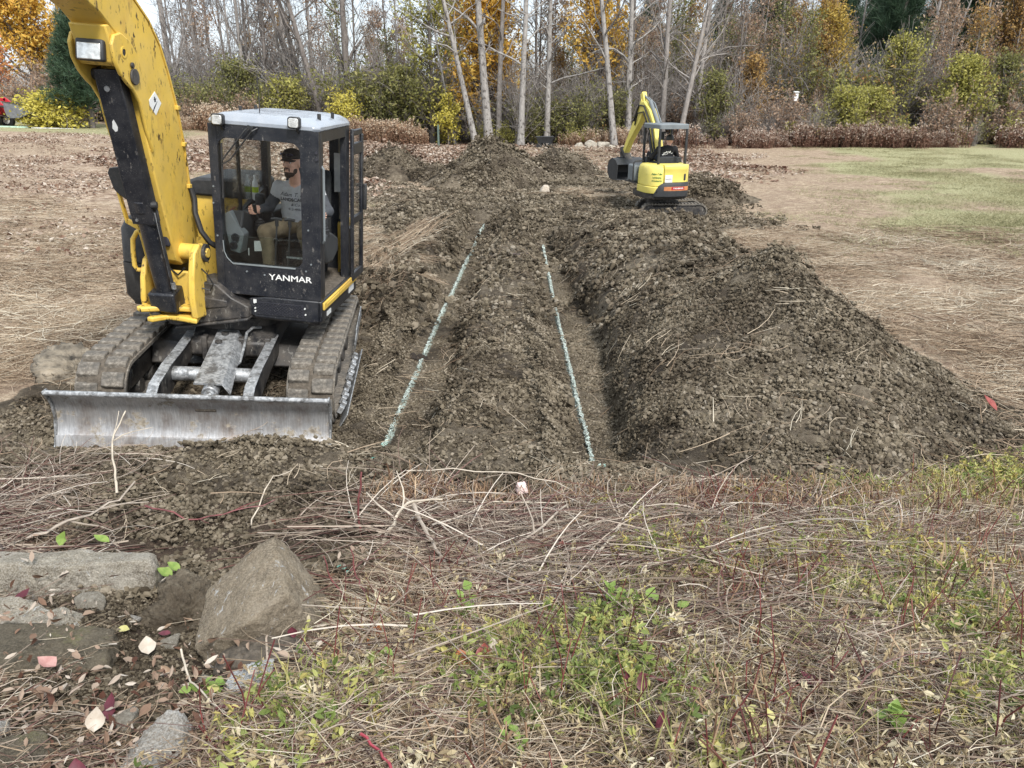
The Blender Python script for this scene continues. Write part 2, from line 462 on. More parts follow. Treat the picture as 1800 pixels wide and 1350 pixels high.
def m_inst(name, stops, rough=0.85, trans=0.0, bump=0.0, spec=0.25, inst=0.5, damp=False):
    """material whose colour runs along a ramp by the piece's own tint (per element 'shade' plus per patch 'tint')"""
    t = NT(name)
    f = t.math('ADD', t.attr('shade'), t.math('MULTIPLY', t.math('SUBTRACT', t.attr('tint', 'INSTANCER'), 0.5), inst))
    c = t.ramp(f, stops)
    v = t.n('NewGeometry').outputs['Position']
    c = t.mix(t.ramp(t.noise(60, 3, v), [(0.3, 0.0), (0.8, 0.3)]), c, t.mix(1.0, c, (0.5, 0.5, 0.5), 'MULTIPLY'))
    if damp: c = t.mix(t.ramp(t.noise(1.1, 7, v, 0.65), [(0.40, 0.75), (0.56, 0.0)]), c, t.mix(1.0, c, (0.42, 0.40, 0.39), 'MULTIPLY'))
    nb = t.bump(t.noise(90, 3, v), bump, 0.006) if bump else None
    if trans:
        q = t.n('BsdfPrincipled', {'Base Color': c, 'Roughness': rough, 'Specular IOR Level': spec})
        tl = t.n('BsdfTranslucent', {'Color': c}); mx = t.n('MixShader', {0: trans, 1: q.outputs[0], 2: tl.outputs[0]})
        t.t.links.new(mx.outputs[0], t.out.inputs[0]); return t.m
    return t.pbr(c, rough, 0, nb, spec)
def S(*cols):
    n = len(cols); return [(i / (n - 1), c) for i, c in enumerate(cols)]
M['clod'] = m_inst('soil_clod', S((0.036, 0.028, 0.019), (0.098, 0.080, 0.056), (0.175, 0.146, 0.104), (0.255, 0.216, 0.164), (0.35, 0.31, 0.25)), 0.95, 0, 0.5, 0.15, 0.35, True)
M['straw'] = m_inst('dry_straw', S((0.11, 0.072, 0.048), (0.27, 0.19, 0.125), (0.43, 0.33, 0.235), (0.57, 0.475, 0.355), (0.70, 0.64, 0.52)), 0.75, 0.15, 0, 0.3, 0.5)
M['twig'] = m_inst('cut_twig', S((0.055, 0.035, 0.028), (0.15, 0.065, 0.058), (0.20, 0.15, 0.115), (0.32, 0.26, 0.205), (0.42, 0.35, 0.285), (0.58, 0.52, 0.45)), 0.6, 0, 0, 0.35, 0.3)
M['litter'] = m_inst('dead_leaf', S((0.10, 0.045, 0.03), (0.20, 0.12, 0.08), (0.33, 0.24, 0.18), (0.46, 0.38, 0.31), (0.58, 0.52, 0.45)), 0.7, 0.15, 0, 0.3, 0.4)
M['green'] = m_inst('green_leaf', S((0.10, 0.14, 0.035), (0.19, 0.25, 0.065), (0.33, 0.37, 0.12), (0.48, 0.46, 0.16), (0.56, 0.45, 0.15)), 0.5, 0.3, 0, 0.35, 0.45)
def m_leaf(name, *cols, trans=0.35):
    return m_inst(name, S(*cols), 0.55, trans, 0, 0.3, 0.0)
# ------------------------------------------------------------------ the lie of the land
def trench_x(y):
    """centre lines of the two trenches (left, right)"""
    return np.interp(y, [5.5, 19.5], [-1.10, -0.70]), np.interp(y, [5.5, 17], [0.90, 0.88])

HP_Y = [4.8, 5.4, 6.2, 7.4, 8.6, 10, 12, 14, 15.6, 16.6]
def heap_h(x, y):
    """the long spoil heap beside the right trench: height above the ground, negative outside"""
    hh = np.interp(y, HP_Y, [-0.05, 0.14, 0.40, 0.70, 0.84, 0.66, 0.58, 0.60, 0.45, -0.05])
    xr = np.interp(y, HP_Y, [2.6, 2.7, 2.9, 3.0, 3.05, 2.85, 2.85, 3.15, 3.4, 3.5])
    wl = xr - 1.24
    wr = np.interp(y, HP_Y, [1.4, 1.6, 1.6, 1.5, 1.35, 1.2, 1.1, 1.0, 0.9, 0.8])
    d = np.where(x < xr, (xr - x) / wl, (x - xr) / wr)
    d = d + 0.10 * fbm(x, y, 0.9, 3, 5)
    p = np.where(x < xr, 1 - np.clip(d, 0, 2) ** 2.1, 1 - np.clip(d, 0, 2) ** 1.25)
    p = np.where(p < 0, p * np.where(x < xr, 3.0, 0.6), p)
    # a second hump: the fresh bucket-load at the front crest
    g = 0.26 * np.exp(-(((x - 2.95) / 0.38) ** 2 + ((y - 8.5) / 0.42) ** 2)) + 0.14 * np.exp(-(((x - 2.2) / 0.5) ** 2 + ((y - 11.5) / 0.8) ** 2)) - 0.10 * np.exp(-(((x - 3.75) / 0.3) ** 2 + ((y - 7.6) / 0.7) ** 2)) + 0.10 * np.exp(-(((x - 3.3) / 0.5) ** 2 + ((y - 7.2) / 0.6) ** 2))
    return hh * p + g * np.clip(p * 2, 0, 1)

PILES = [  # x, y, height, radius x, radius y, seed
    (-4.05, 27.8, 1.15, 1.5, 1.5, 3), (-2.55, 27.0, 0.60, 1.0, 1.1, 8), (-0.65, 26.0, 1.50, 2.3, 1.8, 11), (1.45, 27.2, 1.12, 1.8, 1.7, 14), (5.15, 21.8, 0.62, 1.5, 1.2, 19)]
def pile_h(x, y, P):
    px, py, h, rx, ry, sd = P
    dx, dy = (x - px) / rx, (y - py) / ry
    d = np.sqrt(dx * dx + dy * dy) + 0.16 * fbm(x, y, 0.9, 3, sd)
    return h * (1.0 - np.sqrt(d * d + 0.012) ** 0.95) - 0.02

def soil_mask(x, y):
    xl = np.interp(y, [2.2, 3.0, 4.0, 4.7, 5.6, 7, 9, 10, 14, 19, 21, 24, 29], [-2.0, -2.5, -3.0, -4.2, -5.0, -4.9, -3.7, -2.7, -2.7, -3.3, -2.9, -2.2, -1.5])
    xr = np.interp(y, [2.2, 3.0, 4.4, 4.7, 5.0, 5.5, 6.2, 7, 9, 12, 16, 20, 24, 27, 29], [-0.8, -0.72, -0.6, 1.2, 2.5, 4.4, 4.75, 4.8, 4.5, 4.1, 4.3, 5.2, 5.5, 3.2, 1.5])
    d = np.minimum(x - xl, xr - x) + 0.5 * fbm(x, y, 1.1, 3, 31)
    d = np.minimum(d, (y - 4.74 + 2.5 * sstep(-0.55, -0.85, x)) * 1.0 + 0.25 * fbm(x, y, 0.6, 3, 33))
    d = np.minimum(d, 28.3 - y + 0.6 * fbm(x, y, 1.5, 2, 35))
    # leftover strips of dry grass at the far end
    s1 = np.exp(-(((x + 3.5) / 1.9) ** 2 + ((y - 24.0) / 1.3) ** 2)); s2 = np.exp(-(((x - 0.1) / 2.3) ** 2 + ((y - 22.9) / 0.9) ** 2))
    s3 = np.exp(-(((x + 2.1) / 0.35) ** 2 + ((y - 12.6) / 1.6) ** 2)) * 0.9
    return np.clip(sstep(-0.18, 0.22, d) - 1.5 * np.maximum(np.maximum(s1, s2), s3), 0, 1)

def base_h(x, y):
    """ground before any digging: the bank the picture is taken from, the flat, the rise on the left, the hill behind"""
    b = np.interp(y, [-3, 0.5, 1.7, 2.5, 3.2, 4.0, 4.8, 5.6], [1.6, 1.2, 0.90, 0.64, 0.40, 0.17, 0.04, 0.0])
    ll = np.clip(-(x + 3.8), 0, 40)
    b = b + 0.055 * ll * sstep(5, 11, y) * (1 - 0.35 * sstep(10, 40, ll)) + 0.03 * np.clip(-(x + 4), 0, 8) * sstep(4.5, 6.5, y)
    rr = sstep(47, 110, y)
    b = b + rr * (6.0 * sstep(0, 45, x) + 0.5 + 0.7 * sstep(-10, 20, x))
    return b

def ground_h(x, y, fine=True):
    x = np.asarray(x, float); y = np.asarray(y, float)
    S_ = soil_mask(x, y); h = base_h(x, y)
    xl, xr = trench_x(y)
    wob = 0.10 * vn(x, y, 0.8, 41)
    dl = np.abs(x - xl + wob * 0.7)
    el = sstep(5.5, 6.6, y) * sstep(20.6, 19.2, y)
    h = h - 0.34 * sstep(0.50, 0.27, dl) * el
    lo = np.where(x < xr, np.abs(x - xr + wob * 0.5) / 0.36, np.abs(x - xr + wob * 0.3) / 0.44)
    er = sstep(5.2, 6.2, y) * sstep(18.0, 16.8, y)
    h = h - 0.36 * sstep(1.5, 0.95, lo) * er
    fl = np.maximum(sstep(0.42, 0.25, dl) * el, sstep(1.2, 0.9, lo) * er)
    # berm of thrown earth left of the left trench, low saddle between the trenches
    bx = xl - np.interp(y, [6, 9, 12, 20], [0.62, 0.75, 0.95, 1.2]); bw = np.interp(y, [6, 12, 20], [0.28, 0.5, 0.8])
    h = h + np.interp(y, [6.0, 7.5, 9, 13, 19, 21], [0, 0.14, 0.30, 0.36, 0.28, 0.0]) * np.exp(-((x - bx) / bw) ** 2)
    h = h + np.interp(y, [6, 9, 15, 18, 20], [-0.10, -0.02, 0.05, 0.10, 0.0]) * np.exp(-((x + 0.02) / 0.5) ** 2)
    # rough heaps where the trenches end
    h = h + S_ * sstep(15.5, 18, y) * (0.09 * fbm(x, y, 1.6, 3, 51) + 0.03)
    # earth pushed up in front of the blade
    h = h + 0.05 * np.exp(-((y - 5.25 + 0.05 * x) / 0.42) ** 2) * sstep(-4.6, -3.9, x) * sstep(-1.2, -1.9, x)
    # bed under the excavator, hollow at the foot of the rocks
    h = h - 0.16 * np.exp(-(((x + 2.2) / 0.9) ** 2 + ((y - 4.05) / 0.55) ** 2))
    h = h - 0.10 * np.exp(-(((x + 1.35) / 0.35) ** 2 + ((y - 3.6) / 0.5) ** 2))
    h = h - 0.12 * np.exp(-(((x + 1.15) / 0.42) ** 2 + ((y - 2.62) / 0.26) ** 2)) - 0.10 * np.exp(-(((x + 1.62) / 0.22) ** 2 + ((y - 3.1) / 0.35) ** 2))
    h = h - 0.07 * sstep(-0.6, -1.0, x) * sstep(1.2, 1.8, y) * sstep(3.4, 2.9, y)
    # tread print in the mud right of the cab
    tx = x + 2.32 + 0.10 * (y - 11.0); tr = np.exp(-(tx / 0.30) ** 4) * sstep(9.6, 10.2, y) * sstep(13.8, 13.2, y)
    if fine:
        h = h + S_ * (1 - 0.8 * tr) * (1 - 0.72 * fl) * (0.10 * fbm(x, y, 0.9, 3, 61) + 0.055 * np.abs(fbm(x, y, 0.32, 3, 63)) + 0.022 * vn(x, y, 0.07, 67))
        h = h + (1 - S_) * (0.05 * fbm(x, y, 1.6, 3, 71) + 0.016 * vn(x, y, 0.16, 73))
        h = h + tr * 0.022 * np.sin(y * 2 * math.pi / 0.16)
    # the excavator's footprint is packed flat along its own slope
    c, s = math.cos(0.099), math.sin(0.099)
    ux = (x + 2.91) * c + (y - 7.83) * s; uy = -(x + 2.91) * s + (y - 7.83) * c
    fp = sstep(1.75, 1.25, np.abs(ux)) * sstep(2.35, 1.75, np.abs(uy - 0.05))
    pl = -0.10 - 0.073 * ux + 0.024 * uy
    h = h * (1 - fp) + (pl - 0.03 + 0.03 * vn(x, y, 0.12, 77)) * fp
    # mini excavator sits a little dug in
    h = h - 0.22 * np.exp(-(((x - 4.1) / 1.7) ** 2 + ((y - 19.6) / 1.5) ** 2))
    return h

def all_h(x, y):
    g = ground_h(x, y)
    m = base_h(x, y) + heap_h(x, y) + heap_rough(x, y)
    g = np.where((x > 0.9) & (x < 5.4) & (y > 4.6) & (y < 16.9), np.maximum(g, m), g)
    for P in PILES:
        g = np.maximum(g, pile_z(x, y, P))
    return g
def heap_rough(x, y):
    return 0.07 * fbm(x, y, 0.8, 3, 81) + 0.05 * np.abs(fbm(x, y, 0.3, 3, 83)) + 0.02 * vn(x, y, 0.075, 85)
def pile_z(x, y, P):
    return base_h(x, y) + pile_h(x, y, P) + 0.13 * fbm(x, y, 0.7, 3, P[5] + 2) + 0.07 * np.abs(fbm(x, y, 0.25, 2, P[5] + 3))

def grid_axis(dense, lo, hi, d0, d1, growth):
    """coordinates: step d0 within dense, then growing to the limits"""
    a = list(np.arange(dense[0], dense[1], d0)); st = d0
    while a[-1] < hi: st *= growth; a.append(a[-1] + min(st, d1))
    st = d0; b = []
    q = dense[0]
    while q > lo: st *= growth; q -= min(st, d1); b.append(q)
    return np.array(b[::-1] + a)

def grid_mesh(name, xs, ys, hf, mat, keep=None, attrs=None, parent=None):
    X, Y = np.meshgrid(xs, ys); Z = hf(X, Y)
    nx, ny = len(xs), len(ys)
    idx = np.arange(nx * ny).reshape(ny, nx)
    q = np.stack([idx[:-1, :-1], idx[:-1, 1:], idx[1:, 1:], idx[1:, :-1]], -1).reshape(-1, 4)
    v = np.stack([X, Y, Z], -1).reshape(-1, 3)
    if keep is not None:
        k = keep(X, Y).ravel()
        q = q[k[q].any(1)]
        used = np.unique(q); re = np.zeros(len(v), int); re[used] = np.arange(len(used)); v = v[used]; q = re[q]
    at = {n: ('FLOAT', 'POINT', f(v[:, 0], v[:, 1])) for n, f in (attrs or {}).items()}
    return np_mesh(name, v, q, mat, parent, True, at)

def green_mask(x, y):
    g = 0.9 * sstep(4.8, 9.5, x - 0.27 * (y - 14)) * sstep(11.5, 15, y) * (1 - 0.5 * sstep(30, 40, y) * sstep(12, 4, x))
    g = np.maximum(g, sstep(-13, -17, x) * sstep(33, 38, y))
    g = np.maximum(g, 0.75 * np.exp(-(((x + 6.9) / 1.7) ** 2 + ((y - 19.5) / 3.5) ** 2)))
    near = 0 * sstep(4.6, 3.4, y) * (0.40 + 0.3 * fbm(x, y, 0.8, 2, 91)) * sstep(-1.0, 0.2, x)
    return np.clip(np.maximum(g, near) * (0.72 + 0.75 * fbm(x, y, 3.2, 4, 93)), 0, 1)
def leaf_mask(x, y):
    return np.maximum(0.85 * sstep(25, 32, y) * sstep(48, 44, y) * sstep(12, 5, x) * sstep(-16, -9, x), (0.42 + 0.35 * fbm(x, y, 3.0, 3, 97)) * sstep(-3, -5, x) * sstep(9, 14, y) * sstep(40, 34, y))
def wood_gap_mask(x, y):
    return np.maximum(sstep(44.5, 47.5, y + 0.6 * vn(x, y, 2, 95)), 0.8 * sstep(5.0, 4.6, y))  # wood floor, plus near bank darkened to stand in for shaded litter gaps

PAINT_L = np.array([(-1.17, 6.15), (-1.15, 7.5), (-1.1, 8.8), (-1.03, 11), (-0.9, 14), (-0.68, 18.8)]); PAINT_R = np.array([(0.72, 5.35), (0.71, 7), (0.68, 9), (0.66, 12), (0.66, 16.4)])
def line_dist(x, y):
    """distance to the nearer sprayed marking line (1 where there is none)"""
    d = np.ones_like(np.asarray(x, float))
    for P in (PAINT_L, PAINT_R):
        q = np.abs(x - np.interp(y, P[:, 1], P[:, 0])); d = np.minimum(d, np.where((y > P[0, 1] - 0.02) & (y < P[-1, 1]), q, 1.0))
    return d
gx = grid_axis((-4.6, 5.2), -190, 190, 0.038, 6.0, 1.06)
gy = np.concatenate([np.arange(-4, 1.2, 0.4), grid_axis((1.2, 9.0), 1.2, 330, 0.036, 6.0, 1.012)])
ground = grid_mesh('ground', gx, np.unique(gy), ground_h, M['ground'], attrs={'soil': soil_mask, 'green': green_mask, 'leaf': leaf_mask, 'wood': wood_gap_mask, 'line': line_dist})
tag(ground, kind='structure')

heap = grid_mesh('spoil_heap', np.arange(0.9, 5.4, 0.036), np.arange(4.6, 16.9, 0.045), lambda x, y: base_h(x, y) + heap_h(x, y) + heap_rough(x, y), M['soil'],
                 keep=lambda x, y: base_h(x, y) + heap_h(x, y) + heap_rough(x, y) > ground_h(x, y) - 0.06)
tag(heap, 'long heap of freshly dug dark clods along the right trench', 'dirt heap')
for P, lab in zip(PILES, ['dark pile of earth at the back, farthest to the left of the row', 'low pale earth pile between the dark one and the tallest one',
                          'tallest pointed pile of brown earth at the back of the site', 'smooth lighter brown earth pile right of the tallest one', 'low dark mound of earth just right of the small excavator']):
    a = np.arange(-1.25, 1.26, 0.045)
    o = grid_mesh('earth_pile', P[0] + a * P[3], P[1] + a * P[4], lambda x, y: pile_z(x, y, P), M['soil'], keep=lambda x, y: pile_z(x, y, P) > ground_h(x, y) - 0.08)
    tag(o, lab, 'dirt pile', 'piles of dug earth')

# ------------------------------------------------------------------ scattering of what nobody could count
def euler_on(nrm, spin):
    """euler angles that turn z onto nrm, after a spin about z"""
    n = nrm / np.linalg.norm(nrm, axis=1)[:, None]
    ref = np.stack([np.cos(spin), np.sin(spin), np.zeros_like(spin)], 1)
    x = ref - n * np.sum(ref * n, 1)[:, None]; x /= np.linalg.norm(x, axis=1)[:, None]
    y = np.cross(n, x)
    ry = np.arcsin(np.clip(-x[:, 2], -1, 1)); rx = np.arctan2(y[:, 2], n[:, 2]); rz = np.arctan2(x[:, 1], x[:, 0])
    return np.stack([rx, ry, rz], 1)

def slope_n(x, y, h=all_h, e=0.12, k=1.0):
    dx = (h(x + e, y) - h(x - e, y)) / (2 * e); dy = (h(x, y + e) - h(x, y - e)) / (2 * e)
    return np.stack([-dx * k, -dy * k, np.ones_like(dx)], 1)

def scatter(name, protos, pos, rot, scl, tint, mats, pick=None):
    """ONE stuff object: its mesh holds the prototype patches and one point per copy; geometry nodes set the copies"""
    k = len(protos); vs, fs, pr, sh, mi = [], [], [], [], []; n = 0
    for i, p in enumerate(protos):
        v, f, s_ = p[:3]
        vs.append(v); fs.append(np.asarray(f) + n); n += len(v); pr.append(np.full(len(v), i)); sh.append(s_)
        mi.append(np.asarray(p[3]) if len(p) > 3 else np.zeros(len(f), int))
    npnt = len(pos)
    V = np.concatenate(vs + [pos]); F = np.concatenate(fs)
    z = lambda c: np.zeros((n, c) if c > 1 else n)
    if pick is None: pick = rng.integers(0, k, npnt)
    at = {'proto': ('INT', 'POINT', np.concatenate(pr + [np.full(npnt, -1)]).astype(np.int32)),
          'shade': ('FLOAT', 'POINT', np.concatenate(sh + [np.zeros(npnt)])),
          'rot': ('FLOAT_VECTOR', 'POINT', np.concatenate([z(3), rot])),
          'scl': ('FLOAT', 'POINT', np.concatenate([z(1), scl])), 'tint': ('FLOAT', 'POINT', np.concatenate([z(1), tint])),
          'pick': ('INT', 'POINT', np.concatenate([z(1), pick]).astype(np.int32))}
    o = np_mesh(name, V, F, mats, None, False, at, np.concatenate(mi))
    g = bpy.data.node_groups.new(name + '_nodes', 'GeometryNodeTree')
    g.interface.new_socket('Geometry', in_out='INPUT', socket_type='NodeSocketGeometry')
    g.interface.new_socket('Geometry', in_out='OUTPUT', socket_type='NodeSocketGeometry')
    gi = g.nodes.new('NodeGroupInput'); go = g.nodes.new('NodeGroupOutput')
    L = g.links.new
    def na(nm, ty):
        q = g.nodes.new('GeometryNodeInputNamedAttribute'); q.data_type = ty; q.inputs[0].default_value = nm
        return next(s for s in q.outputs if s.enabled and s.name == 'Attribute')
    pa = na('proto', 'INT')
    def sep(val):
        c = g.nodes.new('FunctionNodeCompare'); c.data_type = 'INT'; c.operation = 'EQUAL'
        ins = [s for s in c.inputs if s.enabled]; L(pa, ins[0]); ins[1].default_value = val
        q = g.nodes.new('GeometryNodeSeparateGeometry'); q.domain = 'POINT'
        L(gi.outputs[0], q.inputs[0]); L(c.outputs[0], q.inputs[1]); return q.outputs[0]
    j = g.nodes.new('GeometryNodeJoinGeometry')
    for i in range(k):
        t_ = g.nodes.new('GeometryNodeGeometryToInstance'); L(sep(i), t_.inputs[0]); L(t_.outputs[0], j.inputs[0])
    ip = g.nodes.new('GeometryNodeInstanceOnPoints')
    L(sep(-1), ip.inputs['Points']); L(j.outputs[0], ip.inputs['Instance']); ip.inputs['Pick Instance'].default_value = True
    L(na('pick', 'INT'), ip.inputs['Instance Index']); L(na('rot', 'FLOAT_VECTOR'), ip.inputs['Rotation']); L(na('scl', 'FLOAT'), ip.inputs['Scale'])
    L(ip.outputs[0], go.inputs[0])
    md = o.modifiers.new('scatter', 'NODES'); md.node_group = g
    return tag(o, kind='stuff')

ICO_V = np.array([[0, -0.526, 0.851], [0, 0.526, 0.851], [0, -0.526, -0.851], [0, 0.526, -0.851], [-0.526, 0.851, 0], [0.526, 0.851, 0], [-0.526, -0.851, 0], [0.526, -0.851, 0],
                  [-0.851, 0, -0.526], [-0.851, 0, 0.526], [0.851, 0, -0.526], [0.851, 0, 0.526]])
ICO_F = np.array([[0, 11, 1], [0, 1, 9], [0, 9, 6], [0, 6, 7], [0, 7, 11], [11, 5, 1], [1, 5, 4], [1, 4, 9], [9, 4, 8], [9, 8, 6], [6, 8, 2], [6, 2, 7], [7, 2, 10], [7, 10, 11], [11, 10, 5],
                  [3, 5, 10], [3, 10, 2], [3, 2, 8], [3, 8, 4], [3, 4, 5]])
def clod_patch(n, rad, s0, s1, r, p=2.2, flat=0.75):
    vs, fs, sh = [], [], []
    for i in range(n):
        a = r.uniform(0, 6.283); d = rad * math.sqrt(r.uniform()); s_ = s0 + (s1 - s0) * r.uniform() ** p
        q = ICO_V * (1 + r.uniform(-0.45, 0.4, (12, 1))) * r.uniform(0.65, 1.2, (1, 3)) * v3(1, 1, flat)
        q = q @ rotm(*r.uniform(-0.6, 0.6, 2), r.uniform(0, 6.28)).T * s_
        vs.append(q + v3(d * math.cos(a), d * math.sin(a), s_ * r.uniform(-0.1, 0.45))); fs.append(ICO_F + 12 * i)
        sh.append(np.full(12, np.clip(r.normal(0.45, 0.2), 0, 1)))
    return np.concatenate(vs), np.concatenate(fs), np.concatenate(sh)

def ribbon_tube(p, r, k=3):
    """thin stem through points p, triangular section; returns verts, quads"""
    n = len(p); T = np.gradient(p, axis=0); T /= np.linalg.norm(T, axis=1)[:, None] + 1e-9
    a = np.array([0.3, 0.2, 0.93]); x = np.cross(T, a); x /= np.linalg.norm(x, axis=1)[:, None] + 1e-9; y = np.cross(T, x)
    ang = np.arange(k) * 2 * math.pi / k
    rr = np.broadcast_to(np.asarray(r, float), (n,))
    v = p[:, None, :] + rr[:, None, None] * (np.cos(ang)[None, :, None] * x[:, None, :] + np.sin(ang)[None, :, None] * y[:, None, :])
    i = np.arange(n - 1)[:, None] * k; j = np.arange(k)[None, :]
    f = np.stack([i + j, i + (j + 1) % k, i + k + (j + 1) % k, i + k + j], -1).reshape(-1, 4)
    return v.reshape(-1, 3), f

def stems_patch(n, rad, l0, l1, r0, r1, r, tilt=0.25, bend=0.3, segs=3, lift=0.0, k=3, sh=(0.5, 0.25), taper=0.5):
    """lying or standing thin stems"""
    vs, fs, shd = [], [], []; m = 0
    for i in range(n):
        a = r.uniform(0, 6.283); d = rad * math.sqrt(r.uniform()); b = r.uniform(0, 6.283); l = r.uniform(l0, l1)
        e = abs(r.normal(0, tilt)); u = v3(math.cos(b) * math.cos(e), math.sin(b) * math.cos(e), math.sin(e))
        side = v3(-math.sin(b), math.cos(b), r.uniform(-0.2, 0.5)); t = np.linspace(0, 1, segs)[:, None]
        p = v3(d * math.cos(a), d * math.sin(a), lift + r.uniform(0, 0.02)) + u * l * t + side * (bend * l * r.normal(0, 0.4)) * (t * (1 - t)) * 2 - v3(0, 0, 1) * (max(0, math.sin(e)) * l * 0.35) * t ** 2
        q, f = ribbon_tube(p, r.uniform(r0, r1) * np.linspace(1, taper, segs), k)
        vs.append(q); fs.append(f + m); m += len(q); shd.append(np.full(len(q), np.clip(r.normal(*sh), 0, 1)))
    return np.concatenate(vs), np.concatenate(fs), np.concatenate(shd)

def leaf_hex(cen, size, r, up=0.5, asp=1.4):
    """a pointed leaf folded along its midrib (two quads) per centre"""
    n = len(cen); nrm = r.normal(0, 1, (n, 3)) + v3(0, 0, up * 2); nrm /= np.linalg.norm(nrm, axis=1)[:, None]
    t = r.normal(0, 1, (n, 3)); t -= nrm * np.sum(t * nrm, 1)[:, None]; t /= np.linalg.norm(t, axis=1)[:, None]; b = np.cross(nrm, t)
    s_ = (np.asarray(size) * np.ones(n))[:, None] / 2; w = r.uniform(0.35, 0.75, (n, 1)); cu = r.normal(0.15, 0.35, (n, 1))
    P = lambda a, c, h: cen + t * s_ * asp * a + b * s_ * w * c + nrm * s_ * h
    v = np.stack([P(-1, 0, cu), P(-0.35, 1, 0.3 + cu * 0.2), P(0.35, 0.85, 0.25 + cu * 0.2), P(1, 0, cu), P(0.35, -0.85, 0.25), P(-0.35, -1, 0.35)], 1)
    i = np.arange(n)[:, None] * 6
    return v.reshape(-1, 3), np.concatenate([i + np.array([[0, 1, 2, 3]]), i + np.array([[0, 3, 4, 5]])])
def leaf_quads(cen, size, r, up=0.5, asp=1.5, fold=0.0):
    """one four-sided leaf per centre, randomly turned: verts, quads"""
    n = len(cen); nrm = r.normal(0, 1, (n, 3)) + v3(0, 0, up * 2); nrm /= np.linalg.norm(nrm, axis=1)[:, None]
    t = r.normal(0, 1, (n, 3)); t -= nrm * np.sum(t * nrm, 1)[:, None]; t /= np.linalg.norm(t, axis=1)[:, None]; b = np.cross(nrm, t)
    s_ = (np.asarray(size) * np.ones(n))[:, None] / 2
    v = np.stack([cen - t * s_ * asp, cen + b * s_ * 0.8 + nrm * s_ * 0.25 - t * s_ * 0.1, cen + t * s_ * asp, cen - b * s_ * 0.8 + nrm * s_ * 0.25 - t * s_ * 0.1], 1)
    return v.reshape(-1, 3), np.arange(4 * n).reshape(n, 4)

r_ = np.random.default_rng(21)
def place(n, bx, by, accept, r=r_):
    """about n random points in a box, kept where accept(x, y) exceeds a random number"""
    x = r.uniform(*bx, n); y = r.uniform(*by, n); k = accept(x, y) > r.uniform(0, 1, n)
    return x[k], y[k]
def put(name, protos, x, y, s0, s1, mats, sink=0.0, k=1.0, r=r_, tint=None):
    z = all_h(x, y); rot = euler_on(slope_n(x, y, k=k), r.uniform(0, 6.283, len(x)))
    return scatter(name, protos, np.stack([x, y, z - sink], 1), rot, r.uniform(s0, s1, len(x)), r.uniform(0, 1, len(x)) if tint is None else tint, mats)

# clods: fine ones near, coarser patches with distance
def in_view(x, y, m=0.6): return (np.abs(x) < 0.70 * y + m)
cp = [clod_patch(230, 0.22, 0.004, 0.022, np.random.default_rng(100 + i)) for i in range(6)]
def acc_near(x, y):
    s_ = soil_mask(x, y); s_ = np.maximum(s_, (heap_h(x, y) > 0.0) * 1.0)
    return s_ * (line_dist(x, y) > 0.25) * in_view(x, y) * np.clip(0.68 + 0.6 * fbm(x, y, 0.7, 2, 111) + 0.2 * (heap_h(x, y) > 0.05), 0.42, 1)
x1, y1 = place(3900, (-4.5, 5.0), (1.5, 10.0), acc_near)
k1 = y1 > 3.2
put('soil_clods', cp, x1[k1], y1[k1], 0.75, 1.35, M['clod'], 0.004)
x1, y1 = place(900, (-2.2, -0.5), (1.4, 3.4), acc_near)
put('fine_soil_crumbs', cp, x1, y1, 0.35, 0.62, M['clod'], 0.003, tint=r_.uniform(-0.6, 0.5, len(x1)))
cp2 = [clod_patch(160, 0.45, 0.007, 0.042, np.random.default_rng(120 + i), 3.0) for i in range(5)]
x2, y2 = place(3300, (-6, 6), (9.5, 28.5), lambda x, y: (line_dist(x, y) > 0.42) * np.maximum(soil_mask(x, y), (heap_h(x, y) > 0) * 1.0) * in_view(x, y) * np.clip(0.6 + 0.6 * fbm(x, y, 0.9, 2, 113), 0.15, 1))
put('coarse_soil_clods', cp2, x2, y2, 0.8, 1.5, M['clod'], 0.01)
x3, y3 = place(5600, (-1.8, 1.4), (5.2, 19), lambda x, y: (line_dist(x, y) < 0.45) * np.clip(1.2 - y / 16, 0.35, 1) * np.where(line_dist(x, y) < 0.07, 0.35, 1))
put('fine_soil_crumbs', cp, x3, y3, 0.45, 0.9, M['clod'], 0.004)
cp3 = [clod_patch(6, 0.30, 0.025, 0.075, np.random.default_rng(140 + i), 2.0, 0.65) for i in range(5)]
x3, y3 = place(480, (-4.5, 5.0), (4.6, 24), lambda x, y: (line_dist(x, y) > 0.3) * np.maximum(soil_mask(x, y), (heap_h(x, y) > 0) * 1.0) * in_view(x, y) * np.clip(0.35 + 0.8 * fbm(x, y, 1.3, 2, 115), 0.05, 1))
put('earth_lumps', cp3, x3, y3, 0.5, 1.1, M['clod'], 0.03)
# ------------------------------------------------------------------ woods
def m_bark(name, lo, hi, mark, scale=3.0, amt=0.6):
    t = NT(name); v = t.co(scale=(1, 1, 0.25))
    b = t.ramp(t.noise(scale * 4, 6, v, 0.65), [(0.3, lo), (0.7, hi)])
    b = t.mix(t.ramp(t.noise(scale * 2.2, 5, t.co(scale=(1, 1, 0.8)), 0.7), [(amt, 0.0), (amt + 0.08, 0.85)]), b, mark)
    return t.pbr(b, 0.9, 0, t.bump(t.noise(scale * 9, 5, v), 0.6, 0.03), 0.15)
M['pale_bark'] = m_bark('pale_bark', (0.22, 0.205, 0.19), (0.40, 0.38, 0.36), (0.09, 0.08, 0.075), 2.6, 0.53)
M['hazy_dark_bark'] = m_bark('hazy_dark_bark', (0.105, 0.09, 0.082), (0.24, 0.215, 0.198), (0.06, 0.05, 0.05), 3, 0.6)  # lightened: distance haze is put into the bark colour
